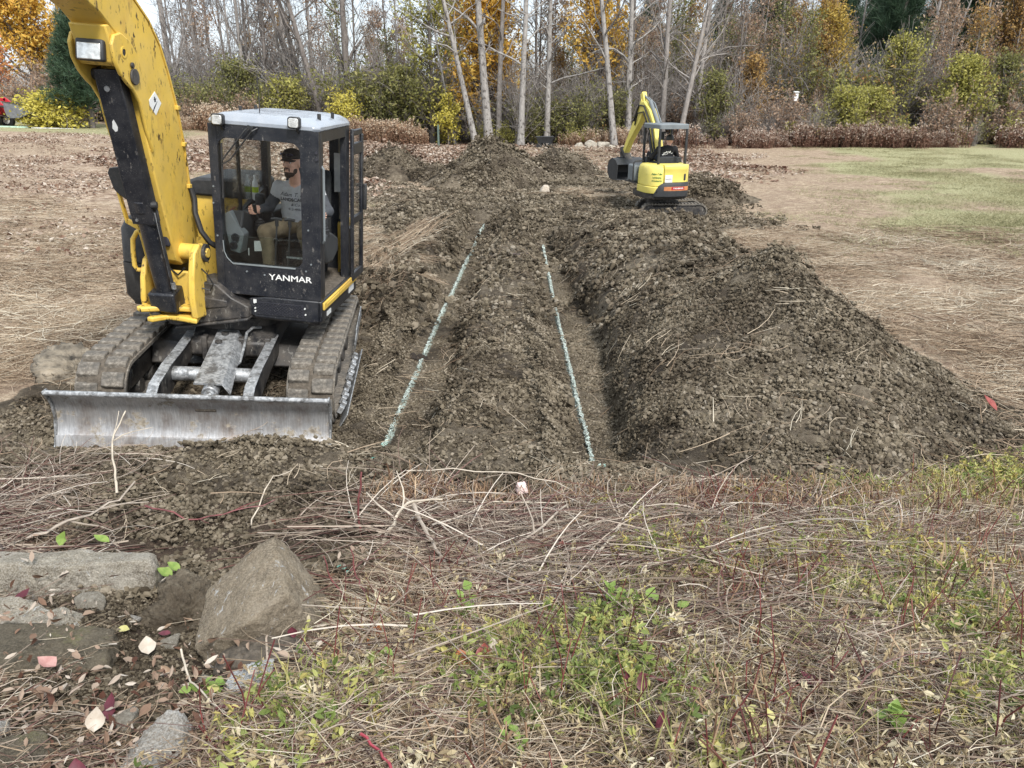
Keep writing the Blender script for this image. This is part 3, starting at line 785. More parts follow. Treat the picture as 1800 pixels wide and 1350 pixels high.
M['hazy_grey_bark'] = m_bark('hazy_grey_bark', (0.19, 0.17, 0.155), (0.38, 0.35, 0.33), (0.10, 0.09, 0.085), 3, 0.6)  # grey lightened likewise, haze mixed into the colour
M['far_twig'] = m_bark('far_twig', (0.19, 0.165, 0.155), (0.36, 0.33, 0.315), (0.13, 0.11, 0.10), 2, 0.6)
L_ORANGE = m_leaf('orange_maple_leaf', (0.55, 0.29, 0.06), (0.76, 0.48, 0.09), (0.84, 0.66, 0.18))
L_PINK = m_leaf('rose_orange_leaf', (0.50, 0.16, 0.06), (0.66, 0.27, 0.10), (0.74, 0.40, 0.14))
L_YEL = m_leaf('yellow_leaf', (0.46, 0.40, 0.07), (0.64, 0.56, 0.11), (0.76, 0.68, 0.20))
L_YG = m_leaf('yellow_green_leaf', (0.22, 0.22, 0.06), (0.40, 0.38, 0.10), (0.60, 0.55, 0.18))
L_OLIVE = m_leaf('olive_leaf', (0.12, 0.13, 0.045), (0.23, 0.23, 0.08), (0.36, 0.33, 0.13))
L_RUST = m_leaf('rust_leaf', (0.26, 0.14, 0.06), (0.42, 0.26, 0.09), (0.56, 0.40, 0.17))
L_TAN = m_leaf('tan_dead_leaf', (0.22, 0.13, 0.085), (0.38, 0.26, 0.18), (0.52, 0.41, 0.30))
L_PINE = m_leaf('pine_needle', (0.03, 0.06, 0.035), (0.06, 0.105, 0.06), (0.11, 0.17, 0.10), trans=0.15)

class Tubes:
    def __init__(s): s.v, s.f, s.n = [], [], 0
    def add(s, p, r, k):
        q, f = ribbon_tube(np.asarray(p), np.asarray(r), k); s.v.append(q); s.f.append(f + s.n); s.n += len(q)
    def mesh(s, name, mat):
        return np_mesh(name, np.concatenate(s.v), np.concatenate(s.f), mat, None, True, link=False)

def limb(r, p0, d, L, n, wob, up):
    """a wandering polyline"""
    p = [np.array(p0, float)]; d = np.array(d, float); st = L / (n - 1)
    for i in range(n - 1):
        d = d + r.normal(0, wob, 3) + v3(0, 0, up); d /= np.linalg.norm(d)
        p.append(p[-1] + d * st)
    return np.array(p)

def tree_meshes(seed, H, r0, lean=(0, 0), nb=26, first=0.3, bl=(1.2, 3.2), bang=0.9, twigs=5, leaves=0, leaf_size=0.12, leaf_mat=None, bark=None, droop=0.05, trunk_wob=0.015, crown_shape=None, tw_r=0.011, split=0):
    """returns meshes (trunk, crown, foliage or None)"""
    r = np.random.default_rng(seed); T = Tubes(); B = Tubes(); lc = []
    n = 12; t = np.linspace(0, 1, n)
    tr = np.stack([lean[0] * t + np.cumsum(r.normal(0, trunk_wob, n)) * H * 0.06, lean[1] * t + np.cumsum(r.normal(0, trunk_wob, n)) * H * 0.06, H * t - 0.15], 1); tr[:, :2] -= tr[0, :2]
    rad = r0 * (1 - 0.72 * t) * (1 + 0.35 * np.exp(-t * 22))
    T.add(tr, rad, 9)
    trunks = [(tr, rad)]
    for q in range(split):
        f = r.uniform(0.12, 0.4); i0 = f * (n - 1); b = tr[int(i0)]
        a = r.uniform(0, 6.283); p = limb(r, b, (math.cos(a) * 0.45, math.sin(a) * 0.45, 1), H * (1 - f) * 0.9, 10, 0.05, 0.05)
        rr = rad[int(i0)] * 0.62 * (1 - 0.7 * np.linspace(0, 1, 10)); T.add(p, rr, 7); trunks.append((p, rr))
    for q in range(nb):
        tp, trr = trunks[r.integers(len(trunks))]; m = len(tp)
        f = first + (1 - first) * r.uniform() ** 0.9
        i = f * (m - 1.001); k = int(i); b = tp[k] + (tp[k + 1] - tp[k]) * (i - k); br = trr[k]
        a = r.uniform(0, 6.283); e = bang * r.uniform(0.6, 1.2)
        L = r.uniform(*bl) * (1 - 0.45 * f) if crown_shape is None else r.uniform(0.7, 1.1) * crown_shape(f)
        p = limb(r, b, (math.cos(a) * math.sin(e), math.sin(a) * math.sin(e), math.cos(e)), L, 5, 0.16, droop)
        B.add(p, max(0.45 * br * min(1, L / 2.5), 0.012) * np.linspace(1, 0.3, 5), 4)
        for w_ in range(twigs):
            g = r.uniform(0.25, 1.0) * 3.999; k2 = int(g); b2 = p[k2] + (p[k2 + 1] - p[k2]) * (g - k2)
            dd = (p[k2 + 1] - p[k2]); dd /= np.linalg.norm(dd); dd = dd + r.normal(0, 0.6, 3)
            tl = L * r.uniform(0.2, 0.5); p2 = limb(r, b2, dd / np.linalg.norm(dd), tl, 4, 0.2, droop * 0.5)
            B.add(p2, tw_r * np.linspace(1.2, 0.55, 4), 3)
            if leaves:
                m_ = max(1, int(leaves / (nb * twigs)))
                tt = r.uniform(0, 2.999, m_); kk = tt.astype(int)
                lc.append(p2[kk] + (p2[kk + 1] - p2[kk]) * (tt - kk)[:, None] + r.normal(0, 0.14 + 0.03 * L, (m_, 3)))
    tm = T.mesh('trunk', bark); bm_ = B.mesh('crown', bark); fm = None
    if leaves:
        c = np.concatenate(lc); q, f = leaf_quads(c, leaf_size * r.uniform(0.6, 1.25, len(c)), r, 0.3)
        sh = np.clip(np.repeat(r.normal(0.5, 0.22, len(c)) + 0.12 * vn(c[:, 0], c[:, 1], 0.9, seed, c[:, 2]), 4), 0, 1)
        fm = np_mesh('foliage', q, f, leaf_mat, None, False, {'shade': ('FLOAT', 'POINT', sh)}, link=False)
    return tm, bm_, fm

def link_tree(name, meshes, loc, rz, sc, label, cat='tree', group=None):
    o = thing(name, label, cat, loc, None, group); o.rotation_euler = (0, 0, rz); o.scale = (sc,) * 3 if np.ndim(sc) == 0 else sc
    for nm, me in zip(('trunk', 'crown', 'foliage'), meshes):
        if me is None: continue
        c = bpy.data.objects.new(nm, me); C.objects.link(c); c.parent = o
    return o
def gz(x, y): return float(base_h(np.array(float(x)), np.array(float(y)))) - 0.05

def zone(x, y):
    """where along the edge of the wood something stands, by what stands near it"""
    p = x / y
    for lim, ph in ((-0.43, 'left of the raised boom'), (-0.30, 'between the boom and the cab'), (-0.17, 'behind the cab'), (-0.09, 'between the cab and the pale trunks'), (0.06, 'behind the tall earth piles'), (0.15, 'behind the pale trunks by the cart'), (0.26, 'behind the small excavator'), (0.36, 'left of the birdhouse'), (0.46, 'behind the birdhouse and amber tree'), (0.55, 'left of the round bright bush')):
        if p < lim: return ph
    return 'at the far right behind the weeds'
# named trunks along the edge of the wood
PB, DB, GB = M['pale_bark'], M['hazy_dark_bark'], M['hazy_grey_bark']
front = [  # x, y, H, r0, lean x, lean y, bark, branches, first, label
    (-1.93, 44.5, 13, 0.23, -2.8, 0.2, PB, 24, 0.35, 'pale bare trunk leaning left, just left of the thickest pale trunk'),
    (-1.26, 45.0, 15, 0.34, -0.9, 0.0, PB, 26, 0.25, 'thickest pale bare trunk behind the tallest earth pile'),
    (-0.80, 46.5, 14, 0.24, 0.6, 0.0, GB, 22, 0.3, 'dim grey trunk close behind the thickest pale trunk'),
    (0.46, 44.3, 14, 0.25, 0.55, 0.1, PB, 26, 0.3, 'straight pale bare trunk left of the black cart'),
    (1.98, 46.0, 14, 0.24, 0.2, 0.0, PB, 30, 0.2, 'pale bare trunk rising directly behind the black cart'),
    (5.70, 44.6, 14, 0.25, -1.9, 0.0, PB, 22, 0.28, 'pale bare trunk by the rock heap with long bare side branches'),
    (6.76, 47.0, 14, 0.26, -0.2, 0.2, PB, 34, 0.15, 'pale trunk with drooping white dead branches left of the small excavator boom'),
    (8.88, 48.0, 14, 0.26, 0.0, 0.0, GB, 26, 0.2, 'upright grey trunk behind the small excavator canopy'),
    (9.45, 46.0, 13, 0.22, 2.0, 0.0, GB, 36, 0.2, 'grey trunk leaning right behind the small excavator canopy'),
    (10.9, 49.0, 13, 0.22, 1.0, 0.2, GB, 36, 0.15, 'grey many-branched trunk right of the leaning one'),
    (-3.21, 46.0, 10, 0.10, -1.7, 0.0, PB, 16, 0.35, 'slim pale sapling leaning left by the green stake'),
    (-10.5, 46.0, 13, 0.25, -3.0, 0.2, DB, 24, 0.25, 'dark crooked tree with heavy limbs behind the cab'),
    (-9.6, 48.0, 14, 0.32, 0.1, 0.0, DB, 26, 0.2, 'dark upright trunk right of the crooked tree'),
]
for i, (x, y, H, r0, lx, ly, bk, nb, fi, lab) in enumerate(front):
    ms = tree_meshes(300 + i, H, r0 * 0.74, (lx, ly), nb, fi, (1.6, 4.2), 1.0, 7, bark=bk, droop=-0.02 if i in (6, 8, 9) else 0.04, tw_r=0.013)
    link_tree('bare_tree', ms, (x, y, gz(x, y)), 0, 1, lab)
ms = tree_meshes(340, 12, 0.18, (-2.2, 0.3), 10, 0.3, (3, 5), 1.2, 9, bark=DB, split=2, droop=0.02)
link_tree('forked_tree', ms, (-11.6, 47.5, gz(-11.6, 47.5)), 0.4, 1, 'dark forked tree behind the crooked tree, limbs spreading wide')

# leafy trees that stand out
def leafy(name, x, y, lab, sc=1, rz=0, **k):
    return link_tree(name, tree_meshes(**k), (x, y, gz(x, y)), rz, sc, lab)
leafy('maple_tree', -1.6, 48.2, 'orange maple glowing behind the thickest pale trunk', seed=401, H=9.5, r0=0.22, nb=110, first=0.06, crown_shape=lambda f: 3.0 * (1 - 0.6 * f) + 0.5, twigs=6, leaves=10000, leaf_size=0.17, leaf_mat=L_ORANGE, bark=DB)
leafy('maple_tree', 5.4, 51, 'orange maple behind the pale trunk by the rock heap', seed=402, H=12, r0=0.22, nb=80, first=0.18, crown_shape=lambda f: 3.2 * (1 - 0.55 * f) + 0.5, twigs=6, leaves=6200, leaf_size=0.17, leaf_mat=L_ORANGE, bark=DB)
leafy('ash_tree', -4.6, 46.8, 'yellow-green leafy tree left of the orange maple', seed=403, H=10.5, r0=0.16, nb=60, first=0.08, crown_shape=lambda f: 2.2 * (1 - 0.5 * f) + 0.4, twigs=6, leaves=4200, leaf_size=0.15, leaf_mat=L_YG, bark=DB)
leafy('maple_tree', -31.2, 54, 'bright orange maple at the far left beside the dark pine', seed=404, H=7.6, r0=0.25, nb=80, first=0.22, crown_shape=lambda f: 4.2 * (1 - 0.8 * f) + 0.6, twigs=7, leaves=11000, leaf_size=0.17, leaf_mat=L_ORANGE, bark=DB)
leafy('maple_tree', -30.6, 47, 'rose-orange tree cut by the left edge of the photo', seed=405, H=4.6, r0=0.2, nb=80, first=0.1, crown_shape=lambda f: 2.7 * (1 - 0.7 * f) + 0.5, twigs=7, leaves=9000, leaf_size=0.13, leaf_mat=L_PINK, bark=DB)
leafy('birch_tree', 18.8, 50, 'amber young tree behind the white birdhouse', seed=406, H=7.0, r0=0.12, nb=100, first=0.12, crown_shape=lambda f: 2.9 * (1 - 0.75 * f) + 0.4, bang=0.6, twigs=7, leaves=7500, leaf_size=0.12, leaf_mat=m_leaf('amber_leaf', (0.30, 0.20, 0.05), (0.48, 0.34, 0.08), (0.64, 0.48, 0.13)), bark=DB)
leafy('rust_tree', 33.2, 56, 'rust-brown broad tree at the right edge of the photo', seed=407, H=9.3, r0=0.2, nb=90, first=0.2, crown_shape=lambda f: 4.0 * (1 - 0.7 * f) + 0.5, bang=0.7, twigs=7, leaves=8500, leaf_size=0.14, leaf_mat=L_RUST, bark=DB)
leafy('bush', 25.4, 46.5, 'round bright yellow-green bush at the right', sc=(1, 1, 1), seed=408, H=4.2, r0=0.06, nb=110, first=0.05, crown_shape=lambda f: 1.9 * math.sqrt(max(1 - f * f, 0)) + 0.25, bang=0.8, twigs=6, leaves=8000, leaf_size=0.12, leaf_mat=L_YG, bark=DB, droop=0.08)['category'] = 'bush'
leafy('bush', 18.6, 45.3, 'wide olive-yellow bush below the amber tree', seed=409, H=2.6, r0=0.05, nb=90, first=0.05, crown_shape=lambda f: 1.9 * (1 - 0.6 * f) + 0.2, bang=0.9, twigs=6, leaves=5200, leaf_size=0.11, leaf_mat=L_YG, bark=DB)['category'] = 'bush'
leafy('bush', 20.6, 46.6, 'yellowing bush between the olive bush and the round bright bush', seed=410, H=2.6, r0=0.05, nb=70, first=0.05, crown_shape=lambda f: 1.8 * (1 - 0.6 * f) + 0.2, bang=0.9, twigs=6, leaves=4200, leaf_size=0.11, leaf_mat=L_YG, bark=DB)['category'] = 'bush'
leafy('bush', -9.2, 44.6, 'yellow leafy bush right behind the cab', seed=411, H=2.1, r0=0.05, nb=60, first=0.05, crown_shape=lambda f: 1.3 * (1 - 0.5 * f) + 0.2, twigs=6, leaves=2600, leaf_size=0.11, leaf_mat=L_YEL, bark=DB)['category'] = 'bush'
leafy('bush', -3.6, 45.6, 'small yellow sapling bush beside the green stake', seed=412, H=2.4, r0=0.04, nb=40, first=0.05, crown_shape=lambda f: 1.0 * (1 - 0.5 * f) + 0.2, twigs=5, leaves=1500, leaf_size=0.12, leaf_mat=L_YEL, bark=DB)['category'] = 'bush'

for k_, (x, y, H_, w_, mt, lab) in enumerate([(11.6, 46.8, 3.6, 1.6, L_OLIVE, 'olive thicket bush right of the small excavator canopy'), (14.2, 48.5, 4.6, 1.5, L_RUST, 'rusty thin bush left of the birdhouse'), (22.8, 48.5, 5.6, 2.1, L_YG, 'tall airy yellow-green bush between the amber tree and the round bright bush'), (28.6, 48.0, 4.6, 1.9, L_OLIVE, 'olive bush right behind the round bright bush'), (31.5, 46.5, 3.0, 1.7, L_YG, 'yellow-green bush at the far right end of the weeds'), (-15.6, 46.5, 3.2, 2.0, L_OLIVE, 'olive bush seen between the boom and the cab'), (-12.6, 45.8, 2.4, 1.6, L_YG, 'yellow-green bush just left of the cab roof'), (-6.3, 46.2, 3.6, 1.6, L_OLIVE, 'dark olive bush between the cab and the yellow-green tree')]):
    leafy('bush', x, y, lab, seed=420 + k_, H=H_, r0=0.05, nb=80, first=0.05, crown_shape=lambda f: w_ * math.sqrt(max(1 - f * f, 0.02)) + 0.2, bang=0.75, twigs=6, leaves=3600, leaf_size=0.12, leaf_mat=mt, bark=DB, droop=0.05)['category'] = 'bush'
# dark soft pine on the left lawn
def pine_meshes(seed, H, rb, nw, leaf, dens=26, tuft=0.34, base=0.1):
    r = np.random.default_rng(seed); T = Tubes(); B = Tubes(); V, F, Sh = [], [], []; n = 0
    T.add(np.array([[0, 0, -0.1], [0.05, 0, H * 0.5], [0, 0, H]]), [0.16 * H / 6, 0.1 * H / 6, 0.015], 8)
    for i in range(nw):
        f = base + (1 - base) * i / nw; L = rb * (1 - f) ** 0.8 + 0.15
        a = r.uniform(0, 6.283) ; e = 1.35 - 0.75 * f + r.normal(0, 0.1)
        p = limb(r, (0, 0, H * f), (math.cos(a) * math.sin(e), math.sin(a) * math.sin(e), math.cos(e)), L * r.uniform(0.75, 1.12), 5, 0.08, 0.04)
        B.add(p, 0.03 * np.linspace(1, 0.3, 5), 4)
        m = int(dens * L) + 4; g = r.uniform(0.8, 4, m).clip(0, 3.999); k = g.astype(int)
        c = p[k] + (p[k + 1] - p[k]) * (g - k)[:, None] + r.normal(0, 0.13, (m, 3)) * (0.4 + L * 0.5)
        out = (p[k + 1] - p[k]); out /= np.linalg.norm(out, axis=1)[:, None]
        for _ in range(9):
            d = out * 0.7 + r.normal(0, 0.5, (m, 3)) + v3(0, 0, 0.25); d /= np.linalg.norm(d, axis=1)[:, None]
            sd = np.cross(d, r.normal(0, 1, (m, 3))); sd /= np.linalg.norm(sd, axis=1)[:, None]
            l = tuft * r.uniform(0.6, 1.2, (m, 1))
            q = np.stack([c - sd * 0.014, c + sd * 0.014, c + d * l], 1).reshape(-1, 3)
            V.append(q); F.append(np.arange(3 * m).reshape(m, 3) + n); n += 3 * m
            Sh.append(np.repeat(np.clip(r.normal(0.45, 0.25, m), 0, 1), 3))
    fm = np_mesh('foliage', np.concatenate(V), np.concatenate(F), leaf, None, False, {'shade': ('FLOAT', 'POINT', np.concatenate(Sh))}, link=False)
    return T.mesh('trunk', DB), B.mesh('crown', DB), fm
link_tree('pine_tree', pine_meshes(450, 5.9, 2.2, 120, L_PINE, 40, 0.30, 0.13), (-20.7, 40.0, gz(-20.7, 40)), 0, 1, 'dark bushy pine on the left lawn beside the yellow bush')
pines = pine_meshes(451, 12, 3.4, 90, L_PINE, 20, 0.8, 0.1)
for i, (x, y, s_) in enumerate([(11.7, 72, 0.85), (19.5, 78, 0.85), (23.5, 76, 0.9), (29, 74, 1.0), (33, 77, 1.1), (37.5, 73, 1.05), (41.5, 76, 1.15), (45.5, 73, 1.1), (49, 77, 1.2), (26, 84, 1.1), (54, 80, 1.2), (28.6, 62, 1.1), (32.4, 60, 1.0), (36.3, 62, 1.15), (40.0, 63, 1.15), (34.5, 66, 1.2), (38.4, 68, 1.2), (30.2, 67, 1.1), (43.5, 66, 1.2), (25.6, 68, 1.0), (19.8, 66, 0.95)]):
    o = link_tree('pine_tree', pines, (x, y, gz(x, y)), i * 1.3, s_, 'dark green pine rising above the far wood ' + zone(x, y), group='far pines ' + zone(x, y))
    if i == 0: o['label'] = 'lone dark green pine behind the pale trunks left of the small excavator'; del o['group']

# yellow mound bush on the left lawn
mb = tree_meshes(460, 1.35, 0.04, nb=120, first=0.02, crown_shape=lambda f: 1.5 * math.sqrt(max(1 - f, 0)) + 0.15, bang=1.25, twigs=6, leaves=8500, leaf_size=0.11, leaf_mat=L_YEL, bark=DB, droop=0.02)
link_tree('bush', mb, (-22.4, 39.6, gz(-22.4, 39.6)), 0, (1.25, 1, 1.0), 'bright yellow low bush on the left lawn under the pine', 'bush')
mb2 = tree_meshes(461, 1.0, 0.04, nb=70, first=0.02, crown_shape=lambda f: 1.1 * math.sqrt(max(1 - f, 0)) + 0.15, bang=1.2, twigs=6, leaves=3000, leaf_size=0.11, leaf_mat=L_YEL, bark=DB, droop=0.02)
link_tree('bush', mb2, (-24.2, 42.5, gz(-24.2, 42.5)), 0, 1.2, 'dull yellow bush behind the tractor bucket', 'bush')

# bare trees behind, copies of six
r = np.random.default_rng(77)
protos = [tree_meshes(500 + i, 13 + (i % 3), 0.10 + 0.015 * (i % 4), (r.uniform(-0.8, 0.8), 0), 38, 0.18, (1.2, 3.4), 0.8, 9, bark=[DB, GB, DB, GB, DB, GB][i], tw_r=0.013, split=i % 2) for i in range(6)]
for i in range(130):
    y = r.uniform(48, 70); x = r.uniform(-0.66 * y, 0.72 * y)
    if -0.63 * y < x < -0.47 * y and y < 58: continue
    if (-0.22 * y < x < -0.10 * y and r.uniform() < 0.45) or (x > 0.34 * y and r.uniform() < 0.7) or (-0.07 * y < x < 0.17 * y and r.uniform() < 0.65): continue      # a gap where the sky shows
    link_tree('bare_tree', protos[r.integers(6)], (x, y, gz(x, y)), r.uniform(0, 6.28), r.uniform(0.75, 1.15), 'bare grey-brown tree in the wood ' + zone(x, y), group='bare trees ' + zone(x, y))
leafp = [tree_meshes(520, 9, 0.1, (0.3, 0), 40, 0.2, (1.0, 2.4), 0.8, 6, leaves=1500, leaf_size=0.13, leaf_mat=L_TAN, bark=GB), tree_meshes(521, 8, 0.1, (-0.3, 0), 40, 0.15, (1.0, 2.4), 0.8, 6, leaves=1600, leaf_size=0.13, leaf_mat=L_OLIVE, bark=DB),
         tree_meshes(522, 8.5, 0.1, (0.2, 0), 40, 0.15, (1.0, 2.2), 0.7, 6, leaves=1500, leaf_size=0.13, leaf_mat=L_RUST, bark=GB)]
for i in range(84):
    y = r.uniform(48, 66); x = r.uniform(0.08 * y, 0.72 * y) if i < 50 else r.uniform(-0.38 * y, -0.12 * y) if i < 66 else r.uniform(-0.10 * y, 0.08 * y)
    k = r.integers(3)
    link_tree('young_tree', leafp[k], (x, y, gz(x, y)), r.uniform(0, 6.28), r.uniform(0.6, 1.1), ['young tree holding tan dead leaves ', 'young olive-leaved tree ', 'young tree with thin rusty leaves '][k] + zone(x, y), group=['tan-leaved young trees ', 'olive-leaved young trees ', 'rusty-leaved young trees '][k] + zone(x, y))

# undergrowth along the edge: shrubs, copies of a few
def shrub_meshes(seed, H, n, spread, leaves, leaf_mat, bark, size=0.09):
    r = np.random.default_rng(seed); B = Tubes(); lc = []
    for i in range(n):
        a = r.uniform(0, 6.283); e = abs(r.normal(0, 0.38)) * spread
        p = limb(r, (r.normal(0, 0.12 * spread), r.normal(0, 0.12 * spread), -0.05), (math.cos(a) * math.sin(e), math.sin(a) * math.sin(e), math.cos(e)), H * r.uniform(0.5, 1.1), 6, 0.13, -0.01)
        B.add(p, 0.014 * np.linspace(1.2, 0.4, 6), 3)
        for j in range(6):
            g = r.uniform(1, 4.999); k = int(g); d = p[k + 1] - p[k]; d = d / np.linalg.norm(d) + r.normal(0, 0.55, 3)
            p2 = limb(r, p[k] + (p[k + 1] - p[k]) * (g - k), d / np.linalg.norm(d), H * r.uniform(0.15, 0.45), 4, 0.2, 0)
            B.add(p2, 0.008 * np.linspace(1.1, 0.6, 4), 3)
            if leaves: m = max(1, leaves // (n * 6)); tt = r.uniform(0, 2.99, m); kk = tt.astype(int); lc.append(p2[kk] + (p2[kk + 1] - p2[kk]) * (tt - kk)[:, None] + r.normal(0, 0.1, (m, 3)))
    bm_ = B.mesh('stems', bark); fm = None
    if leaves:
        c = np.concatenate(lc); q, f = leaf_quads(c, size * r.uniform(0.6, 1.3, len(c)), r, 0.3)
        fm = np_mesh('foliage', q, f, leaf_mat, None, False, {'shade': ('FLOAT', 'POINT', np.clip(np.repeat(r.normal(0.5, 0.24, len(c)), 4), 0, 1))}, link=False)
    return bm_, fm
def link_shrub(ms, x, y, rz, sc, lab, group):
    o = thing('shrub', lab, 'shrub', (x, y, gz(x, y)), None, group); o.rotation_euler = (0, 0, rz); o.scale = sc if np.ndim(sc) else (sc,) * 3
    for nm, me in zip(('stems', 'foliage'), ms):
        if me is None: continue
        c = bpy.data.objects.new(nm, me); C.objects.link(c); c.parent = o
SH = {'bare': (shrub_meshes(600, 3.4, 46, 1.0, 0, None, GB), 'bare grey-brown brush shrub at the edge of the wood', 'bare brush shrubs'),
      'olive': (shrub_meshes(601, 3.2, 44, 1.1, 2400, L_OLIVE, DB, 0.12), 'dull olive-leaved shrub at the edge of the wood', 'olive shrubs'),
      'yg': (shrub_meshes(602, 2.4, 36, 1.2, 1900, L_YG, DB, 0.12), 'yellow-green leafy shrub at the edge of the wood', 'yellow-green shrubs'),
      'tan': (shrub_meshes(603, 2.6, 40, 1.1, 2000, L_TAN, GB, 0.11), 'brown dead-leaved shrub at the edge of the wood', 'dead-leaved shrubs'),
      'rust': (shrub_meshes(604, 2.8, 40, 1.1, 1700, L_RUST, DB, 0.11), 'rusty-leaved shrub at the edge of the wood', 'rusty shrubs')}
def shrubs(kind, x0, x1, y0, y1, n, s0, s1):
    ms, lab, gr = SH[kind]
    for i in range(n):
        x = x0 + (x1 - x0) * (i + r.uniform(0.1, 0.9)) / n; y = r.uniform(y0, y1); z_ = zone(x, y)
        link_shrub(ms, x, y, r.uniform(0, 6.28), r.uniform(s0, s1), lab.replace('at the edge of the wood', z_), gr + ' ' + z_)
shrubs('bare', -22, -6, 46, 52, 22, 0.9, 1.7)
shrubs('olive', -19.5, -12, 44.5, 48, 9, 0.55, 0.85)
shrubs('yg', -17.5, -12, 44.5, 46, 3, 0.6, 0.8)
shrubs('olive', -9.0, -4.5, 46, 49, 8, 0.9, 1.35)
shrubs('bare', -6, 8, 46, 51, 18, 0.9, 1.5)
shrubs('olive', -0.5, 6.5, 46, 50, 8, 0.7, 1.1)
shrubs('yg', -4.8, 5.5, 45.2, 47, 6, 0.35, 0.6)
shrubs('rust', -1, 7, 47, 50, 6, 0.6, 1.0)
shrubs('bare', 8, 34, 46.5, 54, 30, 0.9, 1.7)
shrubs('tan', 9.5, 32, 44.6, 50, 20, 0.6, 1.1)
shrubs('yg', 14, 33, 44.2, 46.2, 8, 0.35, 0.75)
shrubs('bare', 9, 33, 44.3, 46, 12, 0.4, 0.75)
shrubs('olive', 16, 33, 47.5, 55, 14, 0.9, 1.5)
shrubs('rust', 12, 33, 48, 55, 12, 0.9, 1.5)
shrubs('yg', 20, 32, 45.2, 48, 5, 0.6, 0.9)
shrubs('tan', -28, -21, 45, 50, 10, 0.8, 1.2)
shrubs('tan', -20, -13.5, 43.5, 45.0, 7, 0.5, 0.75)
shrubs('yg', -26, -15, 47, 52, 5, 0.8, 1.1)

# tall dry weeds in a belt before the wood, and the far wood itself, which reads as one mass
def weed_patch(seed, n, rad, h0, h1, head):
    r = np.random.default_rng(seed); vs, fs, sh, n0 = [], [], [], 0
    for i in range(n):
        a = r.uniform(0, 6.283); d = rad * math.sqrt(r.uniform()); h = r.uniform(h0, h1)
        p = limb(r, (d * math.cos(a), d * math.sin(a), -0.05), (r.normal(0, 0.12), r.normal(0, 0.12), 1), h, 4, 0.07, 0)
        q, f = ribbon_tube(p, 0.010 * np.linspace(1, 0.6, 4)); vs.append(q); fs.append(f + n0); n0 += len(q); sh.append(np.full(len(q), np.clip(r.normal(0.3, 0.15), 0, 1)))
        c = p[1] + (p[3] - p[1]) * r.uniform(0, 1.05, (9, 1)) + r.normal(0, 0.05, (9, 3))
        q, f = leaf_quads(c, 0.075, r, 0.1); vs.append(q); fs.append(f + n0); n0 += len(q); sh.append(np.full(len(q), np.clip(r.normal(0.45, 0.2), 0, 1)))
        c = p[3] + r.normal(0, 0.05, (head, 3)); q, f = leaf_quads(c, 0.07, r, 0.1); vs.append(q); fs.append(f + n0); n0 += len(q); sh.append(np.full(len(q), np.clip(r.normal(0.85, 0.12), 0, 1)))
    return np.concatenate(vs), np.concatenate(fs), np.concatenate(sh)
M['weed_red'] = m_inst('red_brown_weed', S((0.07, 0.035, 0.03), (0.15, 0.075, 0.055), (0.22, 0.13, 0.09), (0.34, 0.24, 0.18), (0.55, 0.47, 0.40)), 0.8, 0.1, 0, 0.2, 0.25)
M['weed_tan'] = m_inst('tan_weed', S((0.14, 0.075, 0.05), (0.24, 0.14, 0.09), (0.34, 0.22, 0.14), (0.44, 0.33, 0.23), (0.55, 0.46, 0.36)), 0.8, 0.1, 0, 0.2, 0.3)
wp = [weed_patch(700 + i, 34, 0.55, 0.6, 1.25, 5) for i in range(4)]
def belt(name, n, bx, by, mats, s0, s1):
    x = r.uniform(*bx, n); y = r.uniform(*by, n); k = fbm(x, y, 2.6, 3, 171) > -0.06; x, y = x[k], y[k]
    s_ = (s0 + (s1 - s0) * np.clip(0.45 + 0.75 * fbm(x, y, 1.7, 3, 173), 0, 1)) * r.uniform(0.6, 1.25, len(x))
    return scatter(name, wp, np.stack([x, y, base_h(x, y) - 0.03], 1), np.stack([r.normal(0, 0.06, len(x)), r.normal(0, 0.06, len(x)), r.uniform(0, 6.28, len(x))], 1), s_, np.clip(0.5 + 0.6 * fbm(x, y, 3, 2, 175), 0, 1), mats)
belt('red_brown_weeds', 560, (8.5, 36), (42.8, 47.2), M['weed_red'], 0.25, 1.2)
belt('dry_weeds', 170, (-9.0, -4.2), (42.8, 45.0), M['weed_tan'], 0.5, 1.3)
belt('dry_weeds', 190, (-20.5, -13.0), (42.0, 44.4), M['weed_tan'], 0.35, 1.2)
belt('dry_weeds', 90, (-4.2, 8.5), (44.5, 46.5), M['weed_tan'], 0.4, 0.8)
